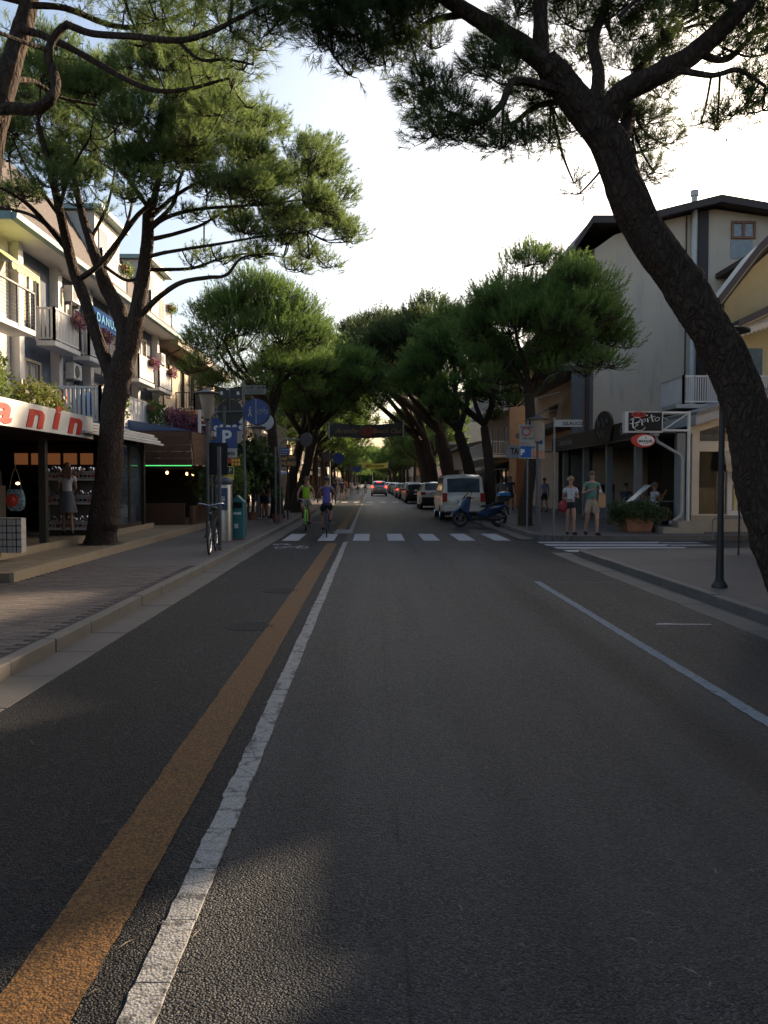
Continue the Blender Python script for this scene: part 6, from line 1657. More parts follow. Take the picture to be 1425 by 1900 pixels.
# more blue round signs further along the left kerb
for (x, y, Y, lab) in ((627, 850, 62, 'pair of dark round signs over the left kerb near the far crossing'), (662, 871, 105, 'small distant round blue sign over the far left kerb')):
    pz_ = at(x, y, Y); o = thing('round_sign', lab, 'sign', (pz_.x - .6, Y, PZ)); pole(o, pz_.z + .4, GALV, .04)
    part('disc', BLUESIGN, o, lambda b: disc(b, (.62, pz_.z - PZ), .42, -.05, -.02)); part('reversed_disc', SIGNBACK, o, lambda b: disc(b, (-.2, pz_.z - PZ + .1), .42, -.02, .0)); part('arm', GALV, o, lambda b: b.tube([(-.2, 0, pz_.z - PZ), (.7, 0, pz_.z - PZ)], .03, 6))
# white shop signs on the left: rounded pointed panel and round sign
gs = Vector((-6.2, 36.0, PZ)); ps = thing('shop_sign', 'tall white pointed shop panel with a green oval emblem', 'sign', gs)
def s_(x, y): return rel(x, y, gs.y, gs)
def panel(b):
    P_ = [s_(477, 868), s_(505, 868), s_(505, 832), s_(500, 828), s_(494, 824), s_(488, 828), s_(483, 834), s_(483, 850), s_(477, 856)]
    b.prism(P_, -.08, .04, 'y')
pn = part('panel', paint('panel_white', (.40, .41, .44), .5), ps, panel); pole(ps, 1.4, DARKM, .06)
(ex, ez) = s_(494, 837); part('emblem', paint('emblem_green', (.05, .14, .05), .5), pn, lambda b: b.prism([(ex + .16 * math.cos(2 * PI * i / 20), ez + .09 * math.sin(2 * PI * i / 20)) for i in range(20)], -.09, -.081, 'y'))
(tx, tz) = s_(491, 856); text('lettering', 'GELATERIA', .13, BLUESIGN, pn, (tx, -.085, tz), extrude=.001, sx=.8)
(a, d) = s_(478, 875); (c_, e) = s_(504, 867); boxpart('blue_base', BLUESIGN, ps, a, c_, -.09, .05, d, e)
rs = thing('round_shop_sign', 'round white shop sign showing behind the round blue path sign', 'sign', (-5.6, 33.2, PZ)); pole(rs, 3.2, DARKM, .04)
rp_ = at(493, 783, 33.2); part('disc', paint('panel_white', (.4, .41, .44), .5), rs, lambda b: disc(b, (rp_.x + 5.6, rp_.z - PZ), .33, -.12, -.04))

# ticket machine, bin, parked bicycle
gm_ = gnd(416, 1003, PZ); tm = thing('ticket_machine', 'steel cylindrical parking ticket machine with a blue panel on the left pavement', 'ticket machine', (gm_.x, gm_.y, PZ))
part('body', ALU, tm, lambda b: b.lathe([(.215, 0), (.215, 1.42), (.205, 1.44)], n=28), smooth=True)
part('cap', GREYM, tm, lambda b: b.lathe([(.205, 1.44), (.235, 1.50), (.235, 1.56), (.19, 1.63), (0, 1.65)], n=28), smooth=True)
scr = part('panel', paint('machine_blue', (.012, .05, .13), .35), tm, lambda b: b.prism([(-.165, .80), (.13, .80), (.13, 1.36), (-.165, 1.36)], -.235, -.15, 'y'))
part('label', YEL, scr, lambda b: b.box(-.12, -.05, -.242, -.236, 1.05, 1.22)); part('keypad', SIGNWHITE, scr, lambda b: [b.box(-.02 + .03 * i, .0 + .03 * i, -.242, -.236, 1.02 + .035 * j, 1.04 + .035 * j) for i in range(3) for j in range(4)])
part('slot', GREYM, scr, lambda b: b.box(-.12, .1, -.245, -.236, .83, .86))
part('coin_tray', BLACK, tm, lambda b: b.box(-.14, -.04, -.235, -.15, .66, .74))
gb = gnd(439, 1002, PZ); tb = thing('litter_bin', 'teal litter bin with a sloping hood right of the ticket machine', 'bin', (gb.x, gb.y + .3, PZ))
TEALB = paint('teal_plastic', (.02, .15, .15), .5, var=.1)
part('body', TEALB, tb, lambda b: b.box(-.16, .16, -.16, .16, 0.03, .82).box(-.16, -.12, -.16, .16, .82, .98).box(.12, .16, -.16, .16, .82, .98).box(-.12, .12, .1, .16, .82, .98), bevel=.01)
part('hood', TEALB, tb, lambda b: b.prism([(-.19, .98), (.19, .98), (.0, 1.16)], -.18, .18, 'y')); part('opening', BLACK, tb, lambda b: b.box(-.11, .11, -.1, .09, .83, .975))
part('lettering', SIGNWHITE, tb, lambda b: b.box(-.1, .1, -.164, -.161, .66, .72).box(-.08, .02, -.164, -.161, .3, .42))
def torus(b, c, Rr, r, n=28, m=6, axis='x'):
    pts = []
    for i in range(n + 1):
        a = 2 * PI * i / n; q = (0, Rr * math.cos(a), Rr * math.sin(a)); pts.append((c[0] + q[0], c[1] + q[1], c[2] + q[2]))
    b.tube(pts, r, m, cap=False)
def bicycle(label, loc, rz, fm, basket=False, wr=.34, group=None, mudg=True):
    """front wheel towards -y"""
    t = thing('bicycle', label, 'bicycle', loc, rz, group)
    for yy in (-.53, .53):
        w = part('wheel', RUBBER, t, lambda b: torus(b, (0, yy, wr), wr - .02, .019))
        part('rim', CHROME, w, lambda b: torus(b, (0, yy, wr), wr - .045, .009, 24, 4)); part('spokes', CHROME, w, lambda b: [b.tube([(0, yy, wr), (0, yy + (wr - .05) * math.cos(2 * PI * i / 16), wr + (wr - .05) * math.sin(2 * PI * i / 16))], .0025, 3) for i in range(16)])
    part('frame', fm, t, lambda b: b.tube([(0, .53, wr), (0, .10, .28)], .012, 6).tube([(0, .53, wr), (0, .20, .82)], .010, 6).tube([(0, .10, .28), (0, .22, .92)], .017, 8).tube([(0, .10, .28), (0, -.36, .78)], .018, 8).tube([(0, .17, .62), (0, -.35, .84)], .015, 8).tube([(0, -.34, .74), (0, -.38, .95)], .02, 8)
         .tube(catmull([(.035, -.36, .74), (.05, -.42, .55), (.05, -.53, wr)], 3), .01, 6).tube(catmull([(-.035, -.36, .74), (-.05, -.42, .55), (-.05, -.53, wr)], 3), .01, 6), smooth=True)
    part('handlebar', CHROME, t, lambda b: b.tube([(0, -.37, .93), (0, -.40, 1.03)], .014, 8).tube(catmull([(-.29, -.16, 1.04), (-.24, -.30, 1.07), (-.1, -.40, 1.05), (0, -.41, 1.03), (.1, -.40, 1.05), (.24, -.30, 1.07), (.29, -.16, 1.04)], 4), .011, 6), smooth=True)
    part('saddle', BLACK, t, lambda b: b.ball((0, .26, .95), (.09, .14, .045), 10, 6), smooth=True); part('cranks', GREYM, t, lambda b: b.lathe([(0, -.01), (.09, -.01), (.09, .01), (0, .01)], (.04, .10, .28), 16, 'x').tube([(.07, .10, .28), (.07, .0, .14)], .01, 5).tube([(-.07, .10, .28), (-.07, .2, .42)], .01, 5).box(.06, .15, -.04, .05, .12, .145).box(-.15, -.06, .16, .25, .41, .43))
    if mudg: part('mudguard', fm, t, lambda b: [b.tube([(0, yy + (wr + .02) * math.cos(R(a_)), wr + (wr + .02) * math.sin(R(a_))) for a_ in rg], .018, 5) for yy, rg in ((-.53, range(30, 200, 15)), (.53, range(-10, 160, 15)))])
    if basket: part('basket', DARKM, t, lambda b: [b.tube([(-.17, y_, z_), (.17, y_, z_)], .004, 3) for y_ in (-.76, -.48) for z_ in np.arange(.78, 1.02, .04)] + [b.tube([(x_, -.76, z_), (x_, -.48, z_)], .004, 3) for x_ in (-.17, .17) for z_ in np.arange(.78, 1.02, .04)] + [b.tube([(x_, y_, .78), (x_, y_, 1.02)], .004, 3) for y_ in (-.76, -.48) for x_ in np.arange(-.17, .18, .04)])
    part('lamp', GREYM, t, lambda b: b.ball((-.0, -.47, .86), (.035, .04, .035), 8, 5)); part('pedal_arm', BLACK, t, lambda b: b.tube([(-.04, .53, wr), (-.14, .5, .1)], .008, 5))
    return t
gb_ = gnd(389, 1031, PZ); bicycle('dark bicycle parked front on beside a grey post on the left pavement', (gb_.x - .05, gb_.y + .6, PZ), R(4), paint('bike_black', (.02, .02, .022), .35))
g_ = gnd(408, 1021, PZ); o = thing('sign_post', 'stout grey post right beside the parked dark bicycle', 'post', g_); pole(o, 2.3, GREYM, .042)
# menu boards, street name, regulations board on the right
g1 = gnd(1027, 995, PZ); ns = thing('street_name_sign', 'white street name plate on a thin pole at the crossing corner', 'sign', g1); pole(ns, 3.3, GALV, .028)
(a, d) = rel(1028, 792, g1.y, g1); (c_, e) = rel(1080, 779, g1.y, g1); npl = boxpart('name_plate', paint('plate_white_dim', (.34, .34, .33), .5), ns, a, c_, -.04, .0, d, e)
text('lettering', 'GLAUCO', .13, BLACK, npl, ((a + c_) / 2 + .14, -.045, (d + e) / 2 - .01), bold=.002, extrude=.001, sx=1.1)
ns.children[0].name = ns.children[0].name
b = MB(); b.box(-.35, .5, -.1, .1, 0, .006); 
g2 = gnd(984, 982, PZ); rb = thing('regulation_board', 'large white traffic regulation board with red rings and a blue parking square', 'sign', g2)
part('pole', GALV, rb, lambda b: b.tube([(-.1, .02, 0), (-.1, .02, 3.5)], .03, 8).tube([(.3, .02, 0), (.3, .02, 3.5)], .03, 8))
def r_(x, y): return rel(x, y, g2.y, g2)
def rpl(name, m, root, xa, xb, ya, yb, y0, y1): (a, d) = r_(xa, yb); (c_, e) = r_(xb, ya); return boxpart(name, m, root, a, c_, y0, y1, d, e)
bd_ = rpl('board', paint('board_white_dim', (.33, .33, .30), .5), rb, 963, 1010, 788, 851, -.06, -.02)
bq_ = rpl('blue_square', paint('sign_blue_light', (.01, .09, .33), .4), bd_, 965, 985, 828, 849, -.066, -.061); text('lettering', 'P', .25, SIGNWHITE, bq_, (r_(974, 1)[0], -.07, r_(1, 839)[1]), bold=.008, extrude=.001)
for xx in (975.5, 996): (cx_, cz_) = r_(xx, 801); part('red_ring', RED, bd_, lambda b: b.lathe([(.14, -.068), (.14, -.061), (.105, -.061), (.105, -.068), (.14, -.068)], (cx_, 0, cz_), 24, 'y'))
text('lettering', 'ZONA TRAFFICO', .075, BLACK, bd_, (r_(986, 1)[0], -.066, r_(1, 792)[1]), extrude=.001); text('lettering', '20.00 - 06.00', .075, BLACK, bd_, (r_(984, 1)[0], -.066, r_(1, 813)[1]), extrude=.001); text('lettering', 'LIMITATO', .07, RED, bd_, (r_(976, 1)[0], -.066, r_(1, 823)[1]), extrude=.001)
rpl('orange_plate', paint('orange_plate', (.45, .18, .1), .5), bd_, 987, 1007, 836, 849, -.066, -.061); rpl('small_blue_plate', BLUESIGN, bd_, 999, 1006, 817, 824, -.066, -.061)
text('lettering', '08-20', .09, BLACK, bd_, (r_(997, 1)[0], -.07, r_(1, 830)[1]), extrude=.001)
# tobacco sign
ts = thing('tobacco_sign', 'white box sign with a dark letter T behind the regulation board', 'sign', (8.0, 40, 2.6))
(a, d) = rel(940, 850, 40, Vector((8, 40, 2.6))); (c_, e) = rel(966, 826, 40, Vector((8, 40, 2.6)))
c_ = rel(1005, 850, 40, Vector((8, 40, 2.6)))[0]; bx_ = boxpart('sign_box', paint('plate_pale', (.36, .37, .38), .5), ts, a, c_, -.1, .1, d, e); text('lettering', 'TABACCHI', .42, BLACK, bx_, (a + .17, -.11, (d + e) / 2), bold=.01, extrude=.002, align='LEFT', sx=.7)
part('bracket', GREYM, ts, lambda b: b.tube([(c_, 0, (d + e) / 2), (1.2, 0, (d + e) / 2)], .03, 6))
boxpart('orange_wall', ST_ORANGE, None, 8.05, 8.5, 46, 46.2, .12, 3.0); bpy.data.objects['orange_wall']['label'] = 'narrow strip of orange painted wall beside the right tree trunk'; bpy.data.objects['orange_wall']['category'] = 'wall'
# menu stand and a frame board by the cafe
gq = gnd(1124, 968, PZ); mb = thing('menu_board', 'white standing menu board with a dark header at the cafe edge', 'menu board', gq)
mbb = part('board', paint('menu_board_grey', (.20, .19, .19), .6), mb, lambda b: b.box(-.32, .32, -.03, .0, .05, 1.42))
part('header', BLACK, mbb, lambda b: b.box(-.31, .31, -.036, -.031, 1.12, 1.41)); part('picture', paint('menu_photo', (.25, .14, .10), .5, var=.9, scale=25), mbb, lambda b: b.box(-.30, .30, -.036, -.031, .88, 1.08))
part('text_rows', GREYM, mbb, lambda b: [b.box(-.24, .24 - .05 * (i % 3), -.036, -.031, .72 - .09 * i, .735 - .09 * i) for i in range(5)]); part('leg', DARKM, mb, lambda b: b.box(-.3, -.26, .0, .3, 0, .05).box(.26, .3, .0, .3, 0, .05))
lm = thing('menu_stand', 'tilted open menu on a stand between the cafe posts', 'menu stand', (8.55, 25.6, .12))
part('tilted_panel', paint('menu_glass', (.26, .28, .29), .25), lm, lambda b: b.cbox((-.35, 0, 1.08), (.98, .5, .035), (0, R(-42), 0))); part('leg', GREYM, lm, lambda b: b.tube([(-.2, 0, 0), (-.2, 0, 1.1)], .025, 6))
# planter
gp_ = gnd(1187, 988, PZ); pl = thing('planter', 'square terracotta planter with a wide low green bush at the cafe corner', 'planter', (gp_.x, gp_.y + .35, PZ))
part('pot', TERRA, pl, lambda b: b.prism([(-.36, 0), (.36, 0), (.44, .46), (-.44, .46)], -.36, .36, 'y'), bevel=.03); part('soil', EARTH, pl, lambda b: b.box(-.38, .38, -.3, .3, .462, .47))
foliage_ball('foliage', pl, (0, 0, .66), (.86, .6, .3), 5200, .09, NEEDLE_D, seed=9, hang=.22)
part('stem', BARK, pl, lambda b: [b.tube([(0, 0, .45), (.5 * math.cos(a_), .3 * math.sin(a_), .75)], .012, 4) for a_ in np.arange(0, 6.2, .8)])
# cafe tables and chairs
CH = paint('chair_alu', (.30, .28, .25), .4, metal=.5, var=.1)
def cafe_chair(label, loc, rz):
    t = thing('cafe_chair', label, 'chair', loc, rz, 'cafe chairs on the veranda')
    part('seat', CH, t, lambda b: b.box(-.21, .21, -.21, .2, .43, .455), bevel=.008)
    lg = None
    for sx_, sy_ in ((-1, -1), (1, -1), (-1, 1), (1, 1)): part('leg', CH, t, lambda b: b.tube([(sx_ * .2, sy_ * .19, .44), (sx_ * .22, sy_ * .22, 0)], .012, 5))
    part('backrest', CH, t, lambda b: b.tube(catmull([(-.2, .2, .45), (-.215, .25, .75), (-.12, .27, .86), (.12, .27, .86), (.215, .25, .75), (.2, .2, .45)], 3), .013, 5).box(-.2, .2, .24, .255, .6, .64).box(-.2, .2, .245, .26, .72, .76), smooth=False); return t
def cafe_table(label, loc):
    t = thing('cafe_table', label, 'table', loc, 0, 'cafe tables on the veranda')
    part('table_top', CH, t, lambda b: b.lathe([(0, .73), (.36, .73), (.36, .755), (0, .755)], n=20)); part('pedestal', DARKM, t, lambda b: b.tube([(0, 0, .02), (0, 0, .73)], .03, 8)); part('foot', DARKM, t, lambda b: b.lathe([(0, 0), (.24, 0), (.24, .02), (0, .03)], n=16)); return t
cafe_chair('cafe chair under the seated man in the white shirt', (9.02, 26.4, .26), R(150)); t0 = cafe_table('round cafe table beside the seated man in the white shirt', (9.55, 26.7, .26))
for k, (x, y, rz, lab) in enumerate([(8.55, 26.9, 20, 'empty cafe chair left of the seated man, behind the planter'), (9.9, 28.6, 80, 'empty cafe chair deeper in the veranda behind the seated man'), (9.3, 30.2, -40, 'empty cafe chair between the second and third veranda posts'), (10.2, 31.6, 10, 'empty cafe chair beside the farther round table'), (9.4, 33.4, 120, 'farthest empty cafe chair in the dim veranda')]): cafe_chair(lab, (x, y, .26), R(rz))
clone(t0, (9.9, 30.9, .26), label='second round cafe table farther inside the veranda'); clone(t0, (9.7, 34.2, .26), label='third round cafe table near the far end of the veranda'); clone(t0, (9.0, 27.9, .26), label='round cafe table behind the first veranda post')

# banners across the street
def banner(label, x0, x1, y0, y1, Y, mm, letters, lm_, acc=None):
    a = at(x0, y0, Y); c_ = at(x1, y0, Y); zt = a.z; zb = at(x0, y1, Y).z; n = 14
    t = thing('street_banner', label, 'banner', ((a.x + c_.x) / 2, Y, 0)); hw = (c_.x - a.x) / 2
    b = MB()
    for i in range(n):
        xa = -hw + 2 * hw * i / n; xb = -hw + 2 * hw * (i + 1) / n; s = lambda x: -.18 * (1 - (x / hw) ** 2); w_ = lambda x: .06 * math.sin(x * 3)
        b.face([(xa, w_(xa), zb + s(xa)), (xb, w_(xb), zb + s(xb)), (xb, w_(xb), zt + s(xb)), (xa, w_(xa), zt + s(xa))]); b.face([(xa, w_(xa) + .01, zt + s(xa)), (xb, w_(xb) + .01, zt + s(xb)), (xb, w_(xb) + .01, zb + s(xb)), (xa, w_(xa) + .01, zb + s(xa))])
    cl_ = b.build('cloth', mm, t)
    part('end_pole', paint('pole_grey_light', (.3, .3, .3), .5), t, lambda b: b.box(-hw - .1, -hw, -.04, .04, zb - .2, zt + .1).box(hw, hw + .1, -.04, .04, zb - .1, zt + .15))
    part('cable', DARKM, t, lambda b: b.tube([(-hw - 4, 0, zt + .6), (-hw, 0, zt + .05), (0, 0, zt - .12), (hw, 0, zt + .05), (hw + 4, 0, zt + .6)], .012, 4).tube([(-hw - 4, 0, zb - .1), (-hw, 0, zb), (hw, 0, zb), (hw + 4, 0, zb - .1)], .012, 4))
    for (s_, fx, sz_, sh_) in letters: text('lettering', s_, sz_, lm_, cl_, (fx * hw, -.09, (zt + zb) / 2 - .16), bold=.006, shear=sh_, extrude=.003)
    if acc: part('picture', acc, cl_, lambda b: b.ball((0.05 * hw, -.05, (zt + zb) / 2 - .2), (.62, .02, .32), 12, 8))
    return t
banner('dark painted banner stretched across the street under the pines', 612, 747, 783, 808, 56, paint('banner_dark', (.045, .05, .05), .7, var=.5, scale=1.2), [('Arenile', -.55, .5, .3), ('Beach Club', .58, .42, .35)], paint('banner_gold', (.28, .20, .10), .6), paint('banner_red', (.20, .05, .03), .7, var=.5, scale=6))
banner('yellow banner stretched across the far end of the street', 672, 719, 858, 868, 128, paint('banner_yellow', (.42, .34, .04), .7, var=.15), [('FESTA IN VIA', 0, .5, 0)], BLACK)

# shrubs and palms behind the parking signs
for (x, y, Y, r, lab, m_, n_, s_) in ((443, 905, 27, (.35, .4, .6), 'light green shrub behind the ticket machine', LEAF, 900, .12), (410, 890, 28.5, (1.1, .6, 1.0), 'dark shrub filling the gap under the parking signs', LEAF, 1800, .13), (468, 860, 33, (.9, .8, 1.1), 'dark palm like bush behind the group of shoppers', NEEDLE_D, 1500, .3), (515, 915, 31, (.22, .22, .3), 'small round potted shrub beside the white board', LEAF, 500, .09)):
    p = at(x, y, Y); t = thing('shrub', lab, 'shrub', (p.x, Y, PZ)); foliage_ball('foliage', t, (0, 0, p.z - PZ), r, n_, s_, m_, seed=x)
    part('stem', BARK, t, lambda b: b.tube([(0, 0, 0), (.02, 0, p.z - PZ + .1)], .04, 6).tube([(0, 0, .1), (.15, .1, p.z - PZ)], .02, 5)); part('pot', TERRA, t, lambda b: b.lathe([(0, 0), (.17, 0), (.22, .3), (.2, .3)], n=14))
o = thing('advertising_board', 'white edged advertising board beside the group of shoppers', 'board', gnd(504, 958, PZ)); part('panel', paint('panel_white', (.4, .41, .44), .5), o, lambda b: b.box(-.12, .22, -.05, .05, .55, 1.35)); part('leg', DARKM, o, lambda b: b.box(.0, .05, -.03, .03, 0, .55))
# ================================================================ vehicles (local: rear at y=0, nose towards +y)
def carpaint(name, c, metal=.4):
    if name in MATS: return MATS[name]
    m, nt, out = _new(name); p = nt.nodes.new('ShaderNodeBsdfPrincipled')
    nt.links.new(_mixc(nt, _ramp(nt, _noise(nt, _pos(nt), 2, 4), .35, .7), c, tuple(v * .8 for v in c)), p.inputs['Base Color'])
    p.inputs['Metallic'].default_value = metal; p.inputs['Roughness'].default_value = .32; p.inputs['Coat Weight'].default_value = .8; p.inputs['Coat Roughness'].default_value = .06
    nt.links.new(p.outputs[0], out.inputs[0]); MATS[name] = m; return m
TAIL = paint('tail_lamp_red', (.30, .012, .01), .2, var=.2, scale=30); TAILON = emit('lit_brake_lamp', (1, .05, .03), 2.6)
def lerp_st(st, y):
    if y <= st[0][0]: return st[0][1:]
    for a, c in zip(st[:-1], st[1:]):
        if a[0] <= y <= c[0]:
            t = (y - a[0]) / max(1e-6, c[0] - a[0]); return tuple(a[k] + (c[k] - a[k]) * t for k in range(1, len(a)))
    return st[-1][1:]
def section(st, y, arches, ra):
    """half section from the underside centre up to the roof centre: 9 points"""
    zb, zbelt, zr, w, wr = lerp_st(st, y)
    for ya in arches:
        if abs(y - ya) < ra: zb = max(zb, math.sqrt(ra * ra - (y - ya) ** 2) * .92 + .28 - 0.02)
    zb = min(zb, zbelt - .08)
    hr = max(0.0, zr - zbelt)
    return [(0, zb), (w * .86, zb), (w * .985, zb + .06), (w, zb + (zbelt - zb) * .45), (w * .975, zbelt - .02), (w * .95, zbelt + min(.02, hr)), (wr + (w * .95 - wr) * .1, zbelt + hr * .90), (wr * .86, zbelt + hr * .985), (0, zr + .02)]
def car(label, cat, loc, rz, st, body_m, arches, ra=.36, wr=.32, side=(), rear_glass=None, windscreen=None, tails=(), brake=False, plate=True, group=None, bumper=None, name='parked_car', trim=BLACK, rails=False):
    t = thing(name, label, cat, loc, rz, group)
    ys = sorted(set([s[0] for s in st] + [y for y in np.arange(st[0][0], st[-1][0], .07)]))
    b = MB(); rows = []
    for y in ys:
        h = section(st, y, arches, ra); full = [(x, z) for x, z in h] + [(-x, z) for x, z in h[-2:0:-1]]
        rows.append(len(b.v)); b.v += [(x, y, z) for x, z in full]
    n = 16
    for i in range(len(ys) - 1):
        for j in range(n):
            a0 = rows[i] + j; a1 = rows[i] + (j + 1) % n; c0 = rows[i + 1] + j; c1 = rows[i + 1] + (j + 1) % n
            b.f.append((a0, c0, c1, a1)); b.mi.append(0)
    b.f.append(tuple(rows[0] + j for j in range(n))); b.mi.append(0); b.f.append(tuple(rows[-1] + j for j in range(n))[::-1]); b.mi.append(0)
    b.build('body', body_m, t, smooth=True)
    def S(y, s):
        h = section(st, y, (), ra); i = min(int(s), 7); f = s - i; return Vector((h[i][0] + (h[i + 1][0] - h[i][0]) * f, y, h[i][1] + (h[i + 1][1] - h[i][1]) * f))
    def patch(name, m, y0, y1, s0, s1, sgn=1, ny=8, ns=4, off=.006, yslope=0.0, both=False):
        q = MB(); G = []
        for i in range(ny + 1):
            for j in range(ns + 1):
                s = s0 + (s1 - s0) * j / ns; y = y0 + (y1 - y0) * i / ny
                if yslope: y = (y0 + yslope * (j / ns)) + ((y1 - yslope * .8 * (j / ns)) - (y0 + yslope * (j / ns))) * i / ny
                p = S(y, s); e = .02; du = S(y + e, s) - S(y - e, s); dv = S(y, min(7.99, s + .05)) - S(y, max(0, s - .05)); nn = du.cross(dv)
                if nn.length > 1e-9: nn.normalize()
                if nn.dot(Vector((p.x, 0, p.z - .8))) < 0: nn = -nn
                p = p + nn * off; G.append((p.x * sgn, p.y, p.z))
        for i in range(ny):
            for j in range(ns):
                k = i * (ns + 1) + j; q.v = G; f = (k, k + 1, k + ns + 2, k + ns + 1); q.f.append(f); q.mi.append(0)
        return q.build(name, m, t, smooth=True)
    for (y0, y1, sl) in side:
        for sg in (1, -1): patch('side_window', GLASSD, y0, y1, 5.12, 5.92, sg, yslope=sl)
    def topglass(name, y0, y1, s0=5.35):
        q = MB(); n_ = 6; cols = 8; G = []
        for i in range(n_ + 1):
            y = y0 + (y1 - y0) * i / n_; h = section(st, y, (), ra); zr = h[8][1]; e = .03
            hw = h[7][0] + .02; sl = (section(st, y + e, (), ra)[8][1] - section(st, y - e, (), ra)[8][1]) / (2 * e); nn = Vector((0, -sl, 1)).normalized()
            for j in range(cols + 1):
                u = -1 + 2 * j / cols; z = h[8][1] + (h[7][1] - h[8][1]) * abs(u) ** 1; p = Vector((u * hw * .97, y, z)) + nn * .008; G.append(tuple(p))
        q.v = G
        for i in range(n_):
            for j in range(cols): k = i * (cols + 1) + j; q.f.append((k, k + 1, k + cols + 2, k + cols + 1)); q.mi.append(0)
        return q.build(name, GLASSD, t, smooth=True)
    if rear_glass: topglass('rear_window', *rear_glass)
    if windscreen: topglass('windscreen', *windscreen)
    w0 = lerp_st(st, st[0][0] + .1)[3]
    for (x0, x1, z0, z1) in tails:
        for sg in (1, -1): part('tail_light', TAILON if brake else TAIL, t, lambda q: q.box(min(sg * x0, sg * x1), max(sg * x0, sg * x1), st[0][0] - .03, st[0][0] + .14, z0, z1), bevel=.02)
    if brake: part('high_brake_light', TAILON, t, lambda q: q.box(-.3, .3, rear_glass[1] - .06, rear_glass[1] - .02, lerp_st(st, rear_glass[1])[2] + .01, lerp_st(st, rear_glass[1])[2] + .045))
    bz = bumper or (.32, .55)
    bm = part('bumper', trim, t, lambda q: q.prism([(-w0 * .97, .05), (-w0 * .85, -.05), (w0 * .85, -.05), (w0 * .97, .05), (w0 * .97, .2), (-w0 * .97, .2)], bz[0], bz[1], 'z'), bevel=.02)
    if plate:
        pl_ = part('number_plate', SIGNWHITE, t, lambda q: q.box(-.26, .26, -.068, -.055, bz[1] + .12, bz[1] + .23)); part('plate_band', BLUESIGN, pl_, lambda q: q.box(-.26, -.22, -.071, -.0685, bz[1] + .12, bz[1] + .23))
    for ya in arches:
        for sg in (1, -1):
            xw = lerp_st(st, ya)[3] - .11
            w_ = part('wheel', RUBBER, t, lambda q: q.lathe([(wr * .62, -.1), (wr * .94, -.1), (wr, -.07), (wr, .07), (wr * .94, .1), (wr * .62, .1)], (sg * xw, ya, wr), 24, 'x'), smooth=True)
            part('rim', CHROME, w_, lambda q: q.lathe([(0, .06 * sg), (wr * .2, .065 * sg), (wr * .6, .05 * sg), (wr * .64, .1 * sg)], (sg * xw, ya, wr), 20, 'x'))
    for sg in (1, -1):
        ym = windscreen[0] if windscreen else st[-1][0] * .6; q_ = lerp_st(st, ym)
        part('mirror', body_m, t, lambda q: q.ball((sg * (q_[3] + .08), ym + .02, q_[1] + .07), (.1, .06, .07), 8, 6), smooth=True)
    part('underbody', BLACK, t, lambda q: q.box(-w0 * .8, w0 * .8, .2, st[-1][0] - .3, .2, .42))
    if rails: part('roof_rails', GREYM, t, lambda q: [q.tube([(sg * .58, y_, lerp_st(st, y_)[2] + .03) for y_ in (.75, 1.2, 2.0, 2.6)], .018, 6) for sg in (1, -1)])
    return t
#            y    zb   belt  roof  w    wr
def hatch(L=4.2, H=1.5, w=.88, belt=.95, slope=.55):
    return [(0, .38, belt - .12, belt - .02, w * .90, w * .8), (.06, .30, belt, belt + .04, w * .96, w * .78), (slope, .26, belt + .01, H - .05, w * .99, w * .70), (slope + .35, .24, belt, H, w, w * .70), (L * .5, .22, belt - .01, H - .01, w, w * .70), (L * .60, .22, belt - .02, H - .06, w, w * .68), (L * .78, .22, belt - .02, belt + .03, w * .99, w * .8), (L * .93, .24, belt - .14, belt - .1, w * .95, w * .75), (L - .02, .30, belt - .30, belt - .28, w * .86, w * .6)]
kw_h = dict(arches=(.78, 3.35), side=((.62, 2.55, .25),))
VANW = carpaint('van_beige_paint', (.56, .51, .44), .15)
van = [(0, .42, 1.0, 1.0, .86, .80), (.05, .34, 1.06, 1.10, .93, .80), (.30, .3, 1.08, 1.86, .95, .80), (.5, .28, 1.08, 1.93, .955, .80), (3.2, .26, 1.08, 1.93, .955, .80), (3.55, .26, 1.06, 1.84, .95, .78), (4.2, .26, 1.06, 1.12, .94, .8), (4.75, .3, .9, .92, .88, .7), (4.85, .4, .72, .74, .8, .6)]
car('beige van parked behind the blue scooter, first of the parked row', 'van', (3.88, 34.9, 0), 0, van, VANW, (.95, 3.95), .38, .33, side=((.5, 3.5, .12),), rear_glass=(.075, .27), windscreen=(3.6, 4.15), tails=((.70, .90, .78, 1.16),), bumper=(.38, .62), name='parked_van', trim=VANW)
silver = carpaint('silver_paint', (.42, .43, .45), .5); blackp = carpaint('black_car_paint', (.015, .016, .02), .2); darkb = carpaint('dark_blue_paint', (.02, .03, .06), .3); whitep = carpaint('white_car_paint', (.62, .61, .58), .0); greyp = carpaint('grey_car_paint', (.16, .16, .17), .5)
cross = hatch(4.35, 1.60, .90, 1.02, .60)
car('silver white crossover with black lower bumper parked just ahead of the beige van', 'car', (3.72, 48.6, 0), 0, cross, whitep, (.82, 3.45), .38, .34, side=((.68, 2.65, .28),), rear_glass=(.12, .55), windscreen=(2.7, 3.35), tails=((.56, .84, .86, 1.02),), bumper=(.30, .72), group='cars parked along the right kerb')
car('black hatchback with a pale rear strip parked ahead of the silver crossover', 'car', (3.35, 61.5, 0), 0, hatch(4.3, 1.5), blackp, (.8, 3.4), side=((.66, 2.6, .25),), rear_glass=(.1, .5), windscreen=(2.65, 3.3), tails=((.56, .82, .82, .96),), group='cars parked along the right kerb')
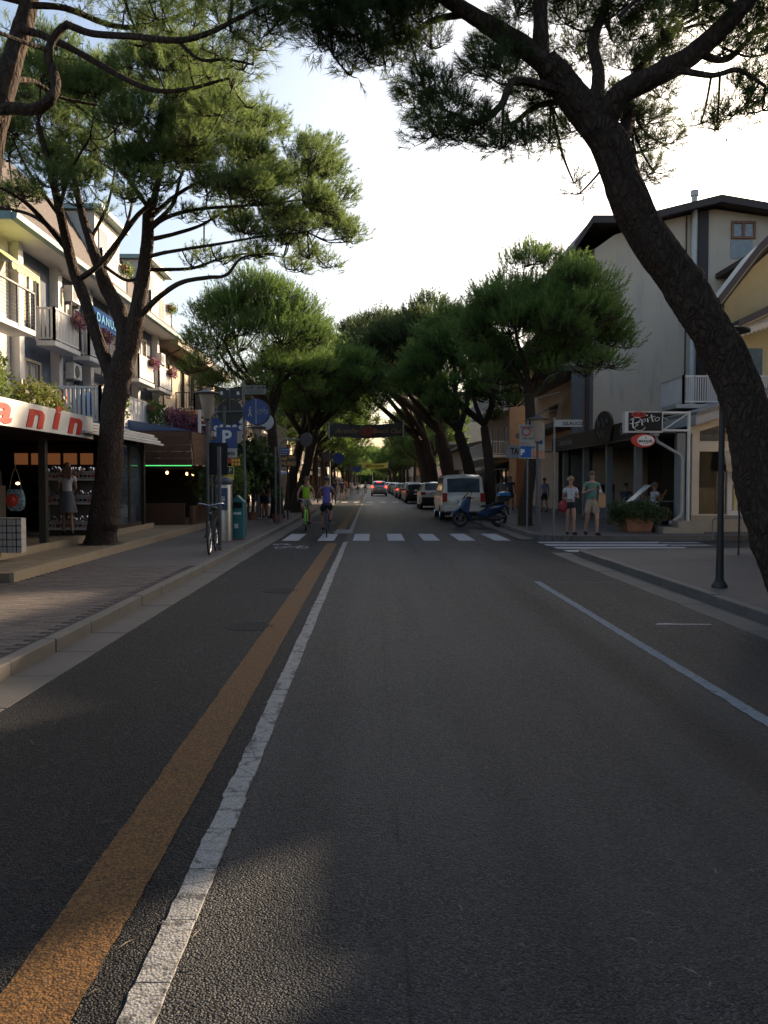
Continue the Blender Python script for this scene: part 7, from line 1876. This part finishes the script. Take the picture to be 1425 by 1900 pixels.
car('silver estate with roof rails parked ahead of the black hatchback', 'car', (3.45, 68.5, 0), 0, hatch(4.5, 1.58, .9, .98, .45), silver, (.85, 3.5), side=((.6, 2.7, .2),), rear_glass=(.1, .4), windscreen=(2.75, 3.45), tails=((.58, .84, .84, 1.06),), rails=True, group='cars parked along the right kerb')
src = car('dark blue hatchback parked ahead of the silver estate', 'car', (3.3, 75, 0), 0, hatch(4.1, 1.48), darkb, (.78, 3.25), side=((.62, 2.5, .25),), rear_glass=(.1, .5), windscreen=(2.5, 3.15), tails=((.56, .8, .8, .95),), group='cars parked along the right kerb')
c_red = car('grey hatchback with its brake lights lit in the parked row', 'car', (3.2, 81.5, 0), 0, hatch(4.1, 1.48), greyp, (.78, 3.25), side=((.62, 2.5, .25),), rear_glass=(.1, .5), windscreen=(2.5, 3.15), tails=((.56, .8, .8, .95),), brake=True, group='cars parked along the right kerb')
mats_c = [silver, blackp, whitep, darkb, greyp]; rn = random.Random(6); wd_ = ['silver', 'black', 'white', 'dark blue', 'grey']
ORD = 'first second third fourth fifth sixth seventh eighth ninth tenth eleventh twelfth thirteenth fourteenth fifteenth'.split()
for k in range(13):
    c = copy_tree(src); c.location = (3.25 + rn.uniform(-.12, .12), 88 + k * 6.2, 0); i_ = (k * 2) % 5
    for ch in c.children:
        if ch.name.startswith('body') or ch.name.startswith('mirror'):
            ch.data = ch.data.copy(); ch.data.materials[0] = mats_c[i_]
    c['label'] = f'tiny distant {wd_[i_]} car, ' + ORD[k] + ' beyond the grey one with lit brake lights'; c['group'] = 'small distant cars of the right kerb row'
suv = hatch(4.5, 1.68, .93, 1.08, .42)
car('silver off-roader driving away in the lane with its brake lights on', 'car', (.82, 93.5, 0), 0, suv, silver, (.85, 3.5), .40, .37, side=((.6, 2.8, .2),), rear_glass=(.1, .36), windscreen=(2.8, 3.4), tails=((.66, .9, .92, 1.14),), brake=True, bumper=(.36, .62), name='moving_car', trim=greyp)

# ---------------------------------------------------------------- blue maxi scooter, side on, front to the left
gs_ = gnd(891, 978, 0)
sc = thing('scooter', 'dark blue maxi scooter with a blue top box standing across the bay behind the van', 'scooter', (gs_.x, gs_.y + .1, 0), R(4))
SCB = carpaint('scooter_blue_paint', (.012, .045, .115), .35)
for xx in (-.72, .70):
    w_ = part('wheel', RUBBER, sc, lambda b: b.tube([(xx + .25 * math.cos(2 * PI * i / 26), 0, .30 + .25 * math.sin(2 * PI * i / 26)) for i in range(27)], .055, 8, cap=False), smooth=True)
    part('rim', GREYM, w_, lambda b: b.lathe([(.20, -.03), (.20, .03), (.17, .03), (.17, -.03), (.20, -.03)], (xx, 0, .30), 20, 'y').lathe([(0, -.05), (.06, -.05), (.06, .05), (0, .05)], (xx, 0, .30), 12, 'y'))
    part('spokes', GREYM, w_, lambda b: [b.tube([(xx, 0, .3), (xx + .18 * math.cos(2 * PI * i / 5), 0, .3 + .18 * math.sin(2 * PI * i / 5))], .015, 5) for i in range(5)])
def side_shell(b, prof, hw, hw2=None):
    """closed outline in xz, rounded off sideways"""
    k0 = len(b.v); n = len(prof); cx_ = sum(p[0] for p in prof) / n; cz_ = sum(p[1] for p in prof) / n
    for (yy, s_) in ((-hw, .78), (-hw * .7, .97), (0, 1.0), (hw * .7, .97), (hw, .78)):
        b.v += [(cx_ + (p[0] - cx_) * s_, yy, cz_ + (p[1] - cz_) * s_) for p in prof]
    for r_i in range(4):
        for i in range(n): a0 = k0 + r_i * n + i; a1 = k0 + r_i * n + (i + 1) % n; b.f.append((a0, a1, a1 + n, a0 + n)); b.mi.append(0)
    b.f.append(tuple(k0 + i for i in range(n))[::-1]); b.mi.append(0); b.f.append(tuple(k0 + 4 * n + i for i in range(n))); b.mi.append(0)
part('body', SCB, sc, lambda b: side_shell(b, [(-.10, .38), (.1, .34), (.45, .42), (.80, .62), (.93, .80), (.80, .84), (.3, .78), (.12, .62), (-.12, .52)], .17), smooth=True)
part('front_fairing', SCB, sc, lambda b: side_shell(b, [(-.30, .30), (-.42, .55), (-.36, .95), (-.44, 1.08), (-.62, .98), (-.80, .68), (-.66, .55), (-.52, .50), (-.42, .28)], .2), smooth=True)
part('front_mudguard', SCB, sc, lambda b: b.tube([(-.72 + .33 * math.cos(R(a_)), 0, .30 + .33 * math.sin(R(a_))) for a_ in range(40, 175, 15)], .06, 8), smooth=True)
part('floorboard', BLACK, sc, lambda b: side_shell(b, [(-.4, .24), (.5, .24), (.55, .36), (.2, .40), (-.38, .36)], .2), smooth=True)
part('seat', BLACK, sc, lambda b: side_shell(b, [(-.02, .72), (.12, .80), (.40, .80), (.50, .90), (.85, .93), (.88, .84), (.5, .78), (.1, .70)], .15), smooth=True)
part('engine', DARKM, sc, lambda b: b.box(.25, .72, -.12, .1, .22, .42).tube([(.35, -.16, .30), (.70, -.18, .32), (.95, -.2, .42)], .055, 8))
part('fork', GREYM, sc, lambda b: b.tube([(-.72, -.09, .30), (-.50, -.09, .80)], .022, 6).tube([(-.72, .09, .30), (-.50, .09, .80)], .022, 6))
part('handlebar', BLACK, sc, lambda b: b.tube([(-.30, -.36, 1.06), (-.40, -.18, 1.03), (-.42, 0, 1.02), (-.40, .18, 1.03), (-.30, .36, 1.06)], .018, 6).ball((-.42, 0, 1.04), (.12, .14, .07), 10, 6), smooth=True)
part('windscreen', glass_clear('smoked_screen', (.35, .38, .42)), sc, lambda b: [b.face([(-.62 + .22 * i / 4, -.2 + .02 * i, 1.0 + .32 * i / 4), (-.62 + .22 * i / 4, .2 - .02 * i, 1.0 + .32 * i / 4), (-.62 + .22 * (i + 1) / 4, .2 - .02 * (i + 1), 1.0 + .32 * (i + 1) / 4), (-.62 + .22 * (i + 1) / 4, -.2 + .02 * (i + 1), 1.0 + .32 * (i + 1) / 4)]) for i in range(4)])
for sg in (-1, 1): part('mirror', BLACK, sc, lambda b: b.tube([(-.40, sg * .2, 1.04), (-.38, sg * .34, 1.24)], .009, 5).ball((-.37, sg * .36, 1.27), (.02, .065, .045), 8, 5))
tbx = part('top_box', paint('top_box_black', (.02, .02, .022), .4), sc, lambda b: side_shell(b, [(.66, .98), (1.08, .98), (1.12, 1.12), (.62, 1.12)], .24), smooth=True)
part('lid', paint('top_box_blue', (.03, .17, .36), .3), tbx, lambda b: side_shell(b, [(.62, 1.12), (1.12, 1.12), (1.08, 1.25), (.86, 1.29), (.66, 1.24)], .24), smooth=True)
part('rack', GREYM, sc, lambda b: b.box(.6, 1.0, -.08, .08, .93, .975)); part('rear_mudguard', BLACK, sc, lambda b: b.tube([(.9, 0, .8), (1.02, 0, .62), (1.08, 0, .45)], .04, 6)); pl_ = part('number_plate', SIGNWHITE, sc, lambda b: b.cbox((1.09, 0, .52), (.012, .18, .16), (0, R(-18), 0)))
part('tail_light', TAIL, sc, lambda b: b.ball((.93, 0, .80), (.03, .1, .04), 8, 5)); part('headlight', SIGNWHITE, sc, lambda b: b.ball((-.74, 0, .80), (.05, .12, .06), 8, 6)); part('stand', GREYM, sc, lambda b: b.tube([(.05, -.12, .26), (.12, -.26, 0)], .014, 5).tube([(.05, .12, .26), (.12, .26, 0)], .014, 5))
# ================================================================ people: one skinned body each, clothes as children. Local: facing -y
def skin_mesh(name, verts, edges, radii, m, parent, root=0, sub=1, **kw):
    me = bpy.data.meshes.new(name); me.from_pydata([tuple(v) for v in verts], edges, []); me.materials.append(m)
    o = bpy.data.objects.new(name, me); col.objects.link(o)
    md = o.modifiers.new('skin', 'SKIN'); md.use_smooth_shade = True; md.branch_smoothing = .6
    sk = me.skin_vertices[0].data
    for i, r in enumerate(radii): sk[i].radius = r if hasattr(r, '__len__') else (r, r)
    for s in sk: s.use_root = False
    sk[root].use_root = True
    if sub: sb = o.modifiers.new('subsurf', 'SUBSURF'); sb.levels = sub; sb.render_levels = sub
    o.parent = parent; CONVERT.append(o)
    return o
BASE = dict(pelvis=(0, 0, .95), waist=(0, 0, 1.10), chest=(0, 0, 1.30), nb=(0, 0, 1.45), neck=(0, .0, 1.52), jaw=(0, -.025, 1.585), head=(0, -.01, 1.66), top=(0, 0, 1.735),
            hipL=(.09, 0, .90), kneeL=(.10, -.01, .50), ankL=(.10, .02, .09), toeL=(.11, -.14, .035), hipR=(-.09, 0, .90), kneeR=(-.10, -.01, .50), ankR=(-.10, .02, .09), toeR=(-.11, -.14, .035),
            shL=(.175, 0, 1.42), elL=(.235, .03, 1.14), wrL=(.25, -.03, .89), shR=(-.175, 0, 1.42), elR=(-.235, .03, 1.14), wrR=(-.25, -.03, .89))
def person(label, loc, rz, pose=None, H=1.75, skin=None, shirt=None, shorts=None, hair=None, shoes=None, sleeve=.45, short_len=.55, hairlen='short', build=1.0, female=False, sung=False, group=None, dress=False, detail=True, shirt_low=0.0):
    skin = skin or SKIN_T; t = thing('person', label, 'person', loc, rz, group); k = H / 1.75
    J = {a: Vector(v) for a, v in BASE.items()}
    if female:
        for s in ('L', 'R'): J['sh' + s].x *= .88; J['el' + s].x *= .9
    for a, v in (pose or {}).items(): J[a] = Vector(v)
    J = {a: v * k for a, v in J.items()}
    V, E, RR = [], [], []; idx = {}
    def add(n_, p, r, par=None):
        idx[n_] = len(V); V.append(p); RR.append((r[0] * k * build, r[1] * k * build) if hasattr(r, '__len__') else (r * k * build,) * 2)
        if par is not None: E.append((idx[par], idx[n_]))
    add('pelvis', J['pelvis'], (.135, .10)); add('waist', J['waist'], (.12 if not female else .105, .09), 'pelvis'); add('chest', J['chest'], (.145 if not female else .125, .10), 'waist'); add('nb', J['nb'], (.085, .065), 'chest'); add('neck', J['neck'], .05, 'nb')
    add('jaw', J['jaw'], (.056, .068), 'neck'); add('head', J['head'], (.074, .092), 'jaw'); add('top', J['top'], (.052, .065), 'head')
    for s in 'LR':
        add('hip' + s, J['hip' + s], .088, 'pelvis'); add('kn' + s, J['knee' + s], .054, 'hip' + s)
        cf = J['knee' + s].lerp(J['ank' + s], .35) + Vector((0, .015 * k, 0)); add('cf' + s, cf, .052, 'kn' + s); add('an' + s, J['ank' + s], .034, 'cf' + s); add('to' + s, J['toe' + s], (.036, .025), 'an' + s)
        add('sh' + s, J['sh' + s], .052, 'nb'); add('el' + s, J['el' + s], .038, 'sh' + s); add('wr' + s, J['wr' + s], (.024, .024), 'el' + s)
        d = (J['wr' + s] - J['el' + s]).normalized(); pm = J['wr' + s] + d * .075 * k; add('pm' + s, pm, (.036, .017), 'wr' + s)
        sx_ = 1 if s == 'L' else -1; side = d.cross(Vector((sx_, 0, 0)));
        if side.length < .1: side = Vector((0, 1, 0))
        side.normalize(); curl = Vector((-sx_ * .5, -.3, 0))
        if detail:
            for f_i, ln_ in enumerate((.062, .075, .070, .055)):
                b0 = pm + side * (.026 - .017 * f_i) * k; m1 = b0 + (d * .6 + curl * .2).normalized() * ln_ * .55 * k; m2 = m1 + (d * .5 + curl * .6).normalized() * ln_ * .5 * k
                add(f'f{f_i}a' + s, b0 + d * .015 * k, .0085, 'pm' + s); add(f'f{f_i}b' + s, m1 + d * .015 * k, .008, f'f{f_i}a' + s); add(f'f{f_i}c' + s, m2 + d * .015 * k, .0065, f'f{f_i}b' + s)
            th = J['wr' + s] + d * .03 * k + side * .03 * k; add('t1' + s, th, .011, 'wr' + s); add('t2' + s, th + (d + side * .7).normalized() * .045 * k, .009, 't1' + s)
    body = skin_mesh('body', V, E, RR, skin, t)
    hc = J['head']; fw = Vector((J['jaw'].x - J['neck'].x, J['jaw'].y - J['neck'].y, 0)); fw = fw.normalized() if fw.length > .005 else Vector((0, -1, 0)); rt = fw.cross(Vector((0, 0, 1)))
    def fp(f, r_, u): return tuple(hc + fw * f * k + rt * r_ * k + Vector((0, 0, u * k)))
    if detail:
        part('nose', skin, body, lambda b: b.ball(fp(.098, 0, -.018), (.013 * k, .013 * k, .022 * k), 6, 5), smooth=True)
        part('ears', skin, body, lambda b: b.ball(fp(0, .077, -.01), (.012 * k, .02 * k, .03 * k), 6, 5).ball(fp(0, -.077, -.01), (.012 * k, .02 * k, .03 * k), 6, 5), smooth=True)
        part('mouth', paint('lips', (.25, .08, .06), .5), body, lambda b: b.ball(fp(.083, 0, -.058), (.022 * k, .012 * k, .006 * k), 8, 4))
        if sung: part('sunglasses', BLACK, t, lambda b: b.ball(fp(.09, .032, .012), (.03 * k, .014 * k, .019 * k), 8, 5).ball(fp(.09, -.032, .012), (.03 * k, .014 * k, .019 * k), 8, 5).tube([fp(.09, -.06, .02), fp(.0, -.082, .015)], .004, 4).tube([fp(.09, .06, .02), fp(.0, .082, .015)], .004, 4))
        else: part('eyes', BLACK, body, lambda b: b.ball(fp(.085, .03, .012), (.009 * k,) * 3, 6, 4).ball(fp(.085, -.03, .012), (.009 * k,) * 3, 6, 4))
    hm = hair or paint('hair_dark', (.025, .018, .014), .6, var=.4, scale=60)
    def hairf(b):
        rg = random.Random(len(label)); n, m_ = 16, 9; k0 = len(b.v)
        for i in range(m_ + 1):
            ph = (PI * .62) * i / m_
            for j in range(n):
                a = 2 * PI * j / n; dv = rt * math.cos(a) + fw * math.sin(a); back = max(0, -math.sin(a)); front = max(0, math.sin(a))
                lim = ph * (1 - .36 * front * (1 if hairlen != 'bald' else .5)); r0 = .086 * k * (1 + rg.uniform(-.04, .05)) * (1.0 + (.12 if hairlen == 'curly' else 0) + (.06 if hairlen == 'long' else 0))
                p = hc + Vector((0, 0, .02 * k)) + dv * math.sin(lim) * r0 * (1.08 if back else 1.0) + Vector((0, 0, math.cos(lim) * r0 * 1.05)); b.v.append(tuple(p))
        for i in range(m_):
            for j in range(n): a0 = k0 + i * n + j; a1 = k0 + i * n + (j + 1) % n; b.f.append((a0, a0 + n, a1 + n, a1)); b.mi.append(0)
        if hairlen == 'long':
            for q in range(-4, 5): p0 = hc + rt * .018 * q * k - fw * .065 * k; b.tube([p0, p0 - fw * .04 * k + Vector((0, 0, -.15 * k)), p0 - fw * .05 * k + Vector((0, 0, -.30 * k * rg.uniform(.85, 1.05)))], [.03 * k, .032 * k, .012 * k], 6)
        if hairlen == 'curly':
            for q in range(40): a = rg.uniform(0, 2 * PI); ph = rg.uniform(0, 1.9); dv = rt * math.cos(a) + fw * math.sin(a) * (.5 if math.sin(a) > 0 and ph > 1.0 else 1); b.ball(tuple(hc + Vector((0, 0, .02 * k)) + (dv * math.sin(ph) + Vector((0, 0, math.cos(ph)))) * .098 * k), (.025 * k,) * 3, 6, 4)
    if hairlen != 'bald': part('hair', hm, t, hairf, smooth=True)
    if shirt:
        W_, F_, Q_ = [], [], []; ix = {}
        def ad(n_, p, r, par=None):
            ix[n_] = len(W_); W_.append(p); Q_.append((r[0] * k * build, r[1] * k * build))
            if par: F_.append((ix[par], ix[n_]))
        ad('c', J['chest'], (.158 if not female else .14, .115)); ad('w', J['waist'], (.14 if not female else .13, .108), 'c'); ad('h', J['pelvis'] + Vector((0, 0, (.02 - shirt_low) * k)), (.15, .115), 'w'); ad('n', J['nb'] + Vector((0, 0, -.02 * k)), (.10, .078), 'c')
        for s in 'LR':
            ad('s' + s, J['sh' + s] + Vector((0, 0, .002)), (.066, .066), 'n')
            if sleeve > 0: ad('e' + s, J['sh' + s].lerp(J['el' + s], sleeve), (.062, .062), 's' + s)
        skin_mesh('shirt', W_, F_, Q_, shirt, t)
    if shorts:
        W_, F_, Q_ = [], [], []
        W_.append(J['pelvis'] + Vector((0, 0, .11 * k))); Q_.append((.145 * k * build, .108 * k * build)); W_.append(J['pelvis'] + Vector((0, 0, -.02 * k))); Q_.append((.158 * k * build, .115 * k * build)); F_.append((0, 1))
        for s in 'LR':
            i0 = len(W_); W_.append(J['hip' + s] + Vector((0, 0, -.03 * k))); Q_.append((.112 * k * build,) * 2); F_.append((1, i0))
            W_.append(J['hip' + s].lerp(J['knee' + s], short_len)); Q_.append((.098 * k * build,) * 2); F_.append((i0, i0 + 1))
        skin_mesh('shorts' if not dress else 'trousers', W_, F_, Q_, shorts, t)
    if dress:
        def sk(b):
            n = 20; rg = random.Random(2); rows = [(J['waist'] + Vector((0, 0, -.02)), .125, .10), (J['pelvis'], .165, .14), (J['pelvis'].lerp(J['kneeL'].lerp(J['kneeR'], .5), .55), .21, .18), (J['kneeL'].lerp(J['kneeR'], .5) + Vector((0, 0, .06 * k)), .24, .20)]
            for r_i, (c_, rx, ry) in enumerate(rows):
                for j in range(n): a = 2 * PI * j / n; f = 1 + .07 * r_i / 3 * math.sin(5 * a) + .04 * math.sin(3 * a + r_i); b.v.append((c_.x + rx * k * f * math.cos(a), c_.y + ry * k * f * math.sin(a), c_.z))
            for i in range(3):
                for j in range(n): a0 = i * n + j; a1 = i * n + (j + 1) % n; b.f.append((a0, a1, a1 + n, a0 + n)); b.mi.append(0)
        part('skirt', dress, t, sk, smooth=True)
    sm = shoes or BLACK
    for s in 'LR':
        a_, b_ = J['ank' + s], J['toe' + s]; d = (b_ - a_); d.z = 0; d.normalize(); ang = math.atan2(d.y, d.x) + PI / 2
        pitch = math.atan2((a_.z - .09 * k) - (b_.z - .035 * k), .16 * k)
        M = Matrix.Translation(a_.lerp(b_, .42)) @ Matrix.Rotation(ang, 4, 'Z') @ Matrix.Rotation(pitch * .8, 4, 'X')
        def shoe(b):
            k0 = len(b.v); b.ball((0, 0, 0), (.047 * k, .135 * k, .05 * k), 12, 8); b.v[k0:] = [tuple(M @ Vector((x, y, max(z, -.036 * k) + .002))) for x, y, z in b.v[k0:]]
        part('shoe', sm, t, shoe, smooth=True)
    return t, J
HB = paint('hair_brown', (.09, .045, .022), .55, var=.4, scale=50); HBL = paint('hair_blond', (.30, .19, .09), .55, var=.4, scale=50)
def cloth(n_, c): return paint(n_, c, .85, var=.12, scale=12, bump=.004, bscale=18)

# man in green with a paper bag, woman in white with a red bag, walking towards the camera
gm2 = gnd(1097, 996, PZ)
man, Jm = person('man in a green polo shirt, beige shorts and sunglasses walking with a paper bag', (gm2.x, gm2.y, PZ), R(6), dict(kneeL=(.10, -.14, .52), ankL=(.11, -.12, .10), toeL=(.13, -.27, .05), kneeR=(-.10, .02, .50), ankR=(-.10, .20, .13), toeR=(-.11, .07, .045),
    elL=(.27, -.02, 1.15), wrL=(.17, -.24, 1.17), elR=(-.25, .0, 1.15), wrR=(-.10, -.24, 1.27)), 1.80, SKIN_L, cloth('green_cloth', (.10, .20, .155)), cloth('beige_cloth', (.34, .25, .16)), HB, BLACK, sung=True, short_len=.80, build=1.08)
mg = thing('paper_bag', 'tan paper bag hanging from the arm of the man in green', 'bag', man.matrix_basis @ Vector((.19, -.26, .80)))
part('pouch', paint('kraft_paper', (.42, .24, .11), .8, var=.1, scale=12), mg, lambda b: b.prism([(-.10, .02), (.10, .02), (.09, .38), (-.08, .37)], -.05, .05, 'y')); part('handle', TILE_EDGE, mg, lambda b: b.tube([(-.06, 0, .38), (-.02, 0, .47), (.05, 0, .40)], .006, 4))
ic = MB().lathe([(.01, 0), (.035, .07), (.03, .09), (0, .10)], n=10).build('snack_cup', SIGNWHITE); ic.location = man.matrix_basis @ Vector((.12, -.31, 1.20)); tag(ic, 'small white cup held by the man in green', 'cup')
gw = gnd(1058, 994, PZ)
wom, Jw = person('blonde curly haired woman walking in a white shirt and black hot pants', (gw.x, gw.y, PZ), R(4), dict(kneeL=(.085, -.08, .50), ankL=(.09, -.05, .09), toeL=(.12, -.20, .045), kneeR=(-.07, .03, .50), ankR=(-.075, .12, .10), toeR=(-.08, -.02, .04),
    elL=(.23, .0, 1.13), wrL=(.10, -.20, 1.18), elR=(-.22, .02, 1.12), wrR=(-.12, -.18, 1.10)), 1.64, SKIN_L, cloth('white_cloth', (.50, .48, .50)), cloth('black_cloth', (.012, .012, .014)), HBL, BLACK, hairlen='curly', female=True, short_len=.26, sleeve=.55, shirt_low=-.01, build=1.08)
rbg = thing('shoulder_bag', 'red shoulder bag carried by the blonde woman in white', 'bag', wom.matrix_basis @ Vector((-.22, -.02, .78)))
part('pouch', paint('bag_red', (.28, .02, .03), .6), rbg, lambda b: b.ball((0, 0, .05), (.13, .07, .17), 12, 8), smooth=True); part('strap', MATS['bag_red'], rbg, lambda b: b.tube([(0, -.02, .18), (.03, -.02, .36), (.07, .02, .56)], .018, 5, flat=.4))

# people on bicycles
GRN = paint('bike_neon_green', (.22, .55, .03), .4)
def rider(label, g_, rz, shirt, shorts, bike_m, bl_, skin_, hair_, female, facing, H=1.74, low_shirt=0.0, lean=-.05):
    bicycle(bl_, (g_[0], g_[1], 0), rz, bike_m, basket=False)
    P_ = dict(pelvis=(0, .24, 1.02), waist=(0, .18, 1.17), chest=(0, .10, 1.36), nb=(0, .06, 1.51), neck=(0, .04, 1.58), jaw=(0, .01, 1.64), head=(0, .02, 1.72), top=(0, .03, 1.795), hipL=(.09, .22, .98), hipR=(-.09, .22, .98),
              kneeL=(.13, -.10, .66), ankL=(.11, .06, .27), toeL=(.11, -.09, .22), kneeR=(-.13, -.16, .80), ankR=(-.11, .14, .50), toeR=(-.11, .0, .45), shL=(.17, .07, 1.47), shR=(-.17, .07, 1.47), elL=(.27, -.02, 1.26), elR=(-.27, -.02, 1.26), wrL=(.27, -.17, 1.10), wrR=(-.27, -.17, 1.10))
    return person(label, (g_[0], g_[1], 0), rz, P_, H, skin_, shirt, shorts, hair_, BLACK, sleeve=0.0, short_len=.62, female=female, shirt_low=low_shirt)
gc = gnd(566, 986, 0)
rider('man in a neon yellow tank top cycling towards the camera', (gc.x, gc.y + .5), R(3), cloth('neon_cloth', (.42, .72, .04)), cloth('grey_cloth', (.14, .14, .14)), GRN, 'neon green bicycle ridden towards the camera', SKIN_T, None, False, 1)
gp2 = gnd(604, 998, 0)
rider('woman in a purple top and dark shorts cycling away, seen from behind', (gp2.x, gp2.y + .6), R(183), cloth('purple_cloth', (.085, .065, .24)), cloth('black_cloth', (.012, .012, .014)), paint('bike_blue', (.015, .02, .10), .4), 'dark blue bicycle ridden away from the camera', SKIN_T, paint('hair_black', (.015, .01, .01), .6, var=.4, scale=60), True, -1, 1.72, low_shirt=.14)

# woman browsing in the shop
gw2 = gnd(165, 996, .40)
person('long haired woman in a white top and grey skirt looking at the shop rack', (-7.02, 19.2, .402), R(200), dict(kneeL=(.08, -.05, .50), ankL=(.09, .0, .09), kneeR=(-.08, .0, .50), ankR=(-.10, .1, .09), toeR=(-.1, -.05, .035), wrL=(.15, -.22, 1.05), elL=(.2, -.02, 1.12), wrR=(-.12, -.25, 1.10), elR=(-.2, -.02, 1.12)),
       1.66, SKIN_T, cloth('white_cloth', (.5, .48, .5)), None, paint('hair_auburn', (.12, .05, .025), .55, var=.4, scale=50), BLACK, hairlen='long', female=True, dress=cloth('skirt_grey', (.11, .11, .125)))
# group of shoppers under the trees on the left
for k, (x, y, rz, H, sh, so, lab, fem) in enumerate([(457, 960, 160, 1.70, (.16, .06, .05), (.03, .03, .04), 'shopper in a rust coloured top at the left of the standing group', True), (475, 962, 185, 1.78, (.012, .012, .014), (.16, .22, .32), 'shopper in a black t-shirt and blue white patterned shorts, seen from behind', False),
        (486, 961, 200, 1.76, (.30, .30, .32), (.02, .02, .02), 'shopper in a pale grey shirt standing between the two darker ones', False), (492, 962, 170, 1.68, (.06, .012, .02), (.015, .015, .02), 'shopper in a dark maroon shirt at the right of the standing group', False)]):
    g_ = gnd(x, y, PZ); person(lab, (g_.x, g_.y + .3 * (k == 2), PZ), R(rz), dict(kneeL=(.10, -.04, .5), ankR=(-.12, .06, .09)), H, SKIN_T, cloth('shopper_cloth_' + str(k), sh), cloth('shopper_shorts_' + str(k), so), None if k != 2 else HB, BLACK, female=fem, hairlen='long' if fem else 'short', short_len=.7, group='group of shoppers on the left pavement')
# seated man at the cafe
SIT = dict(pelvis=(0, .02, .54), waist=(0, .03, .70), chest=(0, .0, .90), nb=(0, -.02, 1.05), neck=(0, -.03, 1.12), jaw=(0, -.06, 1.18), head=(0, -.045, 1.26), top=(0, -.03, 1.335), hipL=(.09, -.02, .52), hipR=(-.09, -.02, .52), kneeL=(.12, -.46, .52), kneeR=(-.12, -.44, .52),
           ankL=(.12, -.42, .10), ankR=(-.12, -.34, .10), toeL=(.12, -.57, .04), toeR=(-.12, -.49, .04), shL=(.18, -.02, 1.01), shR=(-.18, -.02, 1.01), elL=(.24, -.14, .78), wrL=(.10, -.33, .93), elR=(-.24, -.12, .76), wrR=(-.08, -.34, 1.02))
person('grey haired man in a white t-shirt seated at the cafe table', (9.02, 26.38, .26), R(100), SIT, 1.76, SKIN_T, cloth('white_cloth', (.5, .48, .5)), cloth('black_cloth', (.012, .012, .014)), paint('hair_grey', (.09, .08, .075), .6, var=.3, scale=50), BLACK, short_len=.6)
for k, (x, y, rz, lab, c_) in enumerate([(9.85, 28.7, 250, 'dim seated guest in dark clothes behind the man in the white t-shirt', (.03, .03, .04)), (9.5, 33.6, 60, 'dim seated guest in grey at the far end of the veranda', (.10, .10, .11)), (9.3, 30.3, 130, 'dim seated guest in navy between the veranda posts', (.02, .03, .06))]):
    person(lab, (x, y, .26), R(rz), SIT, 1.72, SKIN_T, cloth('guest_cloth_' + str(k), c_), cloth('black_cloth', (.012, .012, .014)), None, BLACK, detail=False, group='dim seated guests in the veranda')
# people further off
rn = random.Random(12)
for k, (x, y, lab, c1_, c2_) in enumerate([(1010, 951, 'person in a blue top and red cap behind the street name pole', (.20, .25, .38), (.03, .03, .04)), (929, 948, 'person in a grey shirt on the right pavement beyond the blue scooter', (.22, .22, .24), (.05, .05, .06)), (947, 947, 'person in dark clothes beside the one in grey on the right pavement', (.05, .05, .06), (.03, .03, .03)),
        (620, 935, 'dark dressed pedestrian near the kerb beyond the purple cyclist', (.03, .04, .09), (.02, .02, .03)), (640, 926, 'small figure in a coral top on the far left pavement', (.38, .12, .07), (.1, .1, .1)), (664, 917, 'tiny pale figure standing at the far left kerb', (.4, .36, .33), (.1, .1, .12)), (678, 915, 'tiny grey figure standing at the far left kerb', (.25, .25, .27), (.05, .05, .06)), (634, 929, 'small figure in navy on the far left pavement', (.03, .04, .1), (.1, .08, .06)), (652, 920, 'tiny white dressed figure on the far left pavement', (.5, .48, .45), (.3, .28, .26))]):
    g_ = gnd(x, y, PZ if not 660 < x < 690 else 0)
    person(lab, (g_.x, g_.y, g_.z), R(rn.choice((0, 180, 20, 200))), dict(kneeL=(.10, -.10, .5), ankL=(.1, -.08, .1), toeL=(.11, -.22, .04), kneeR=(-.10, .02, .5), ankR=(-.1, .14, .12)), rn.uniform(1.65, 1.8), SKIN_T, cloth('far_cloth_%d' % k, c1_), cloth('far_shorts_%d' % k, c2_), None, BLACK, detail=False, short_len=.7, group='pedestrians farther along the street')

convert_all()
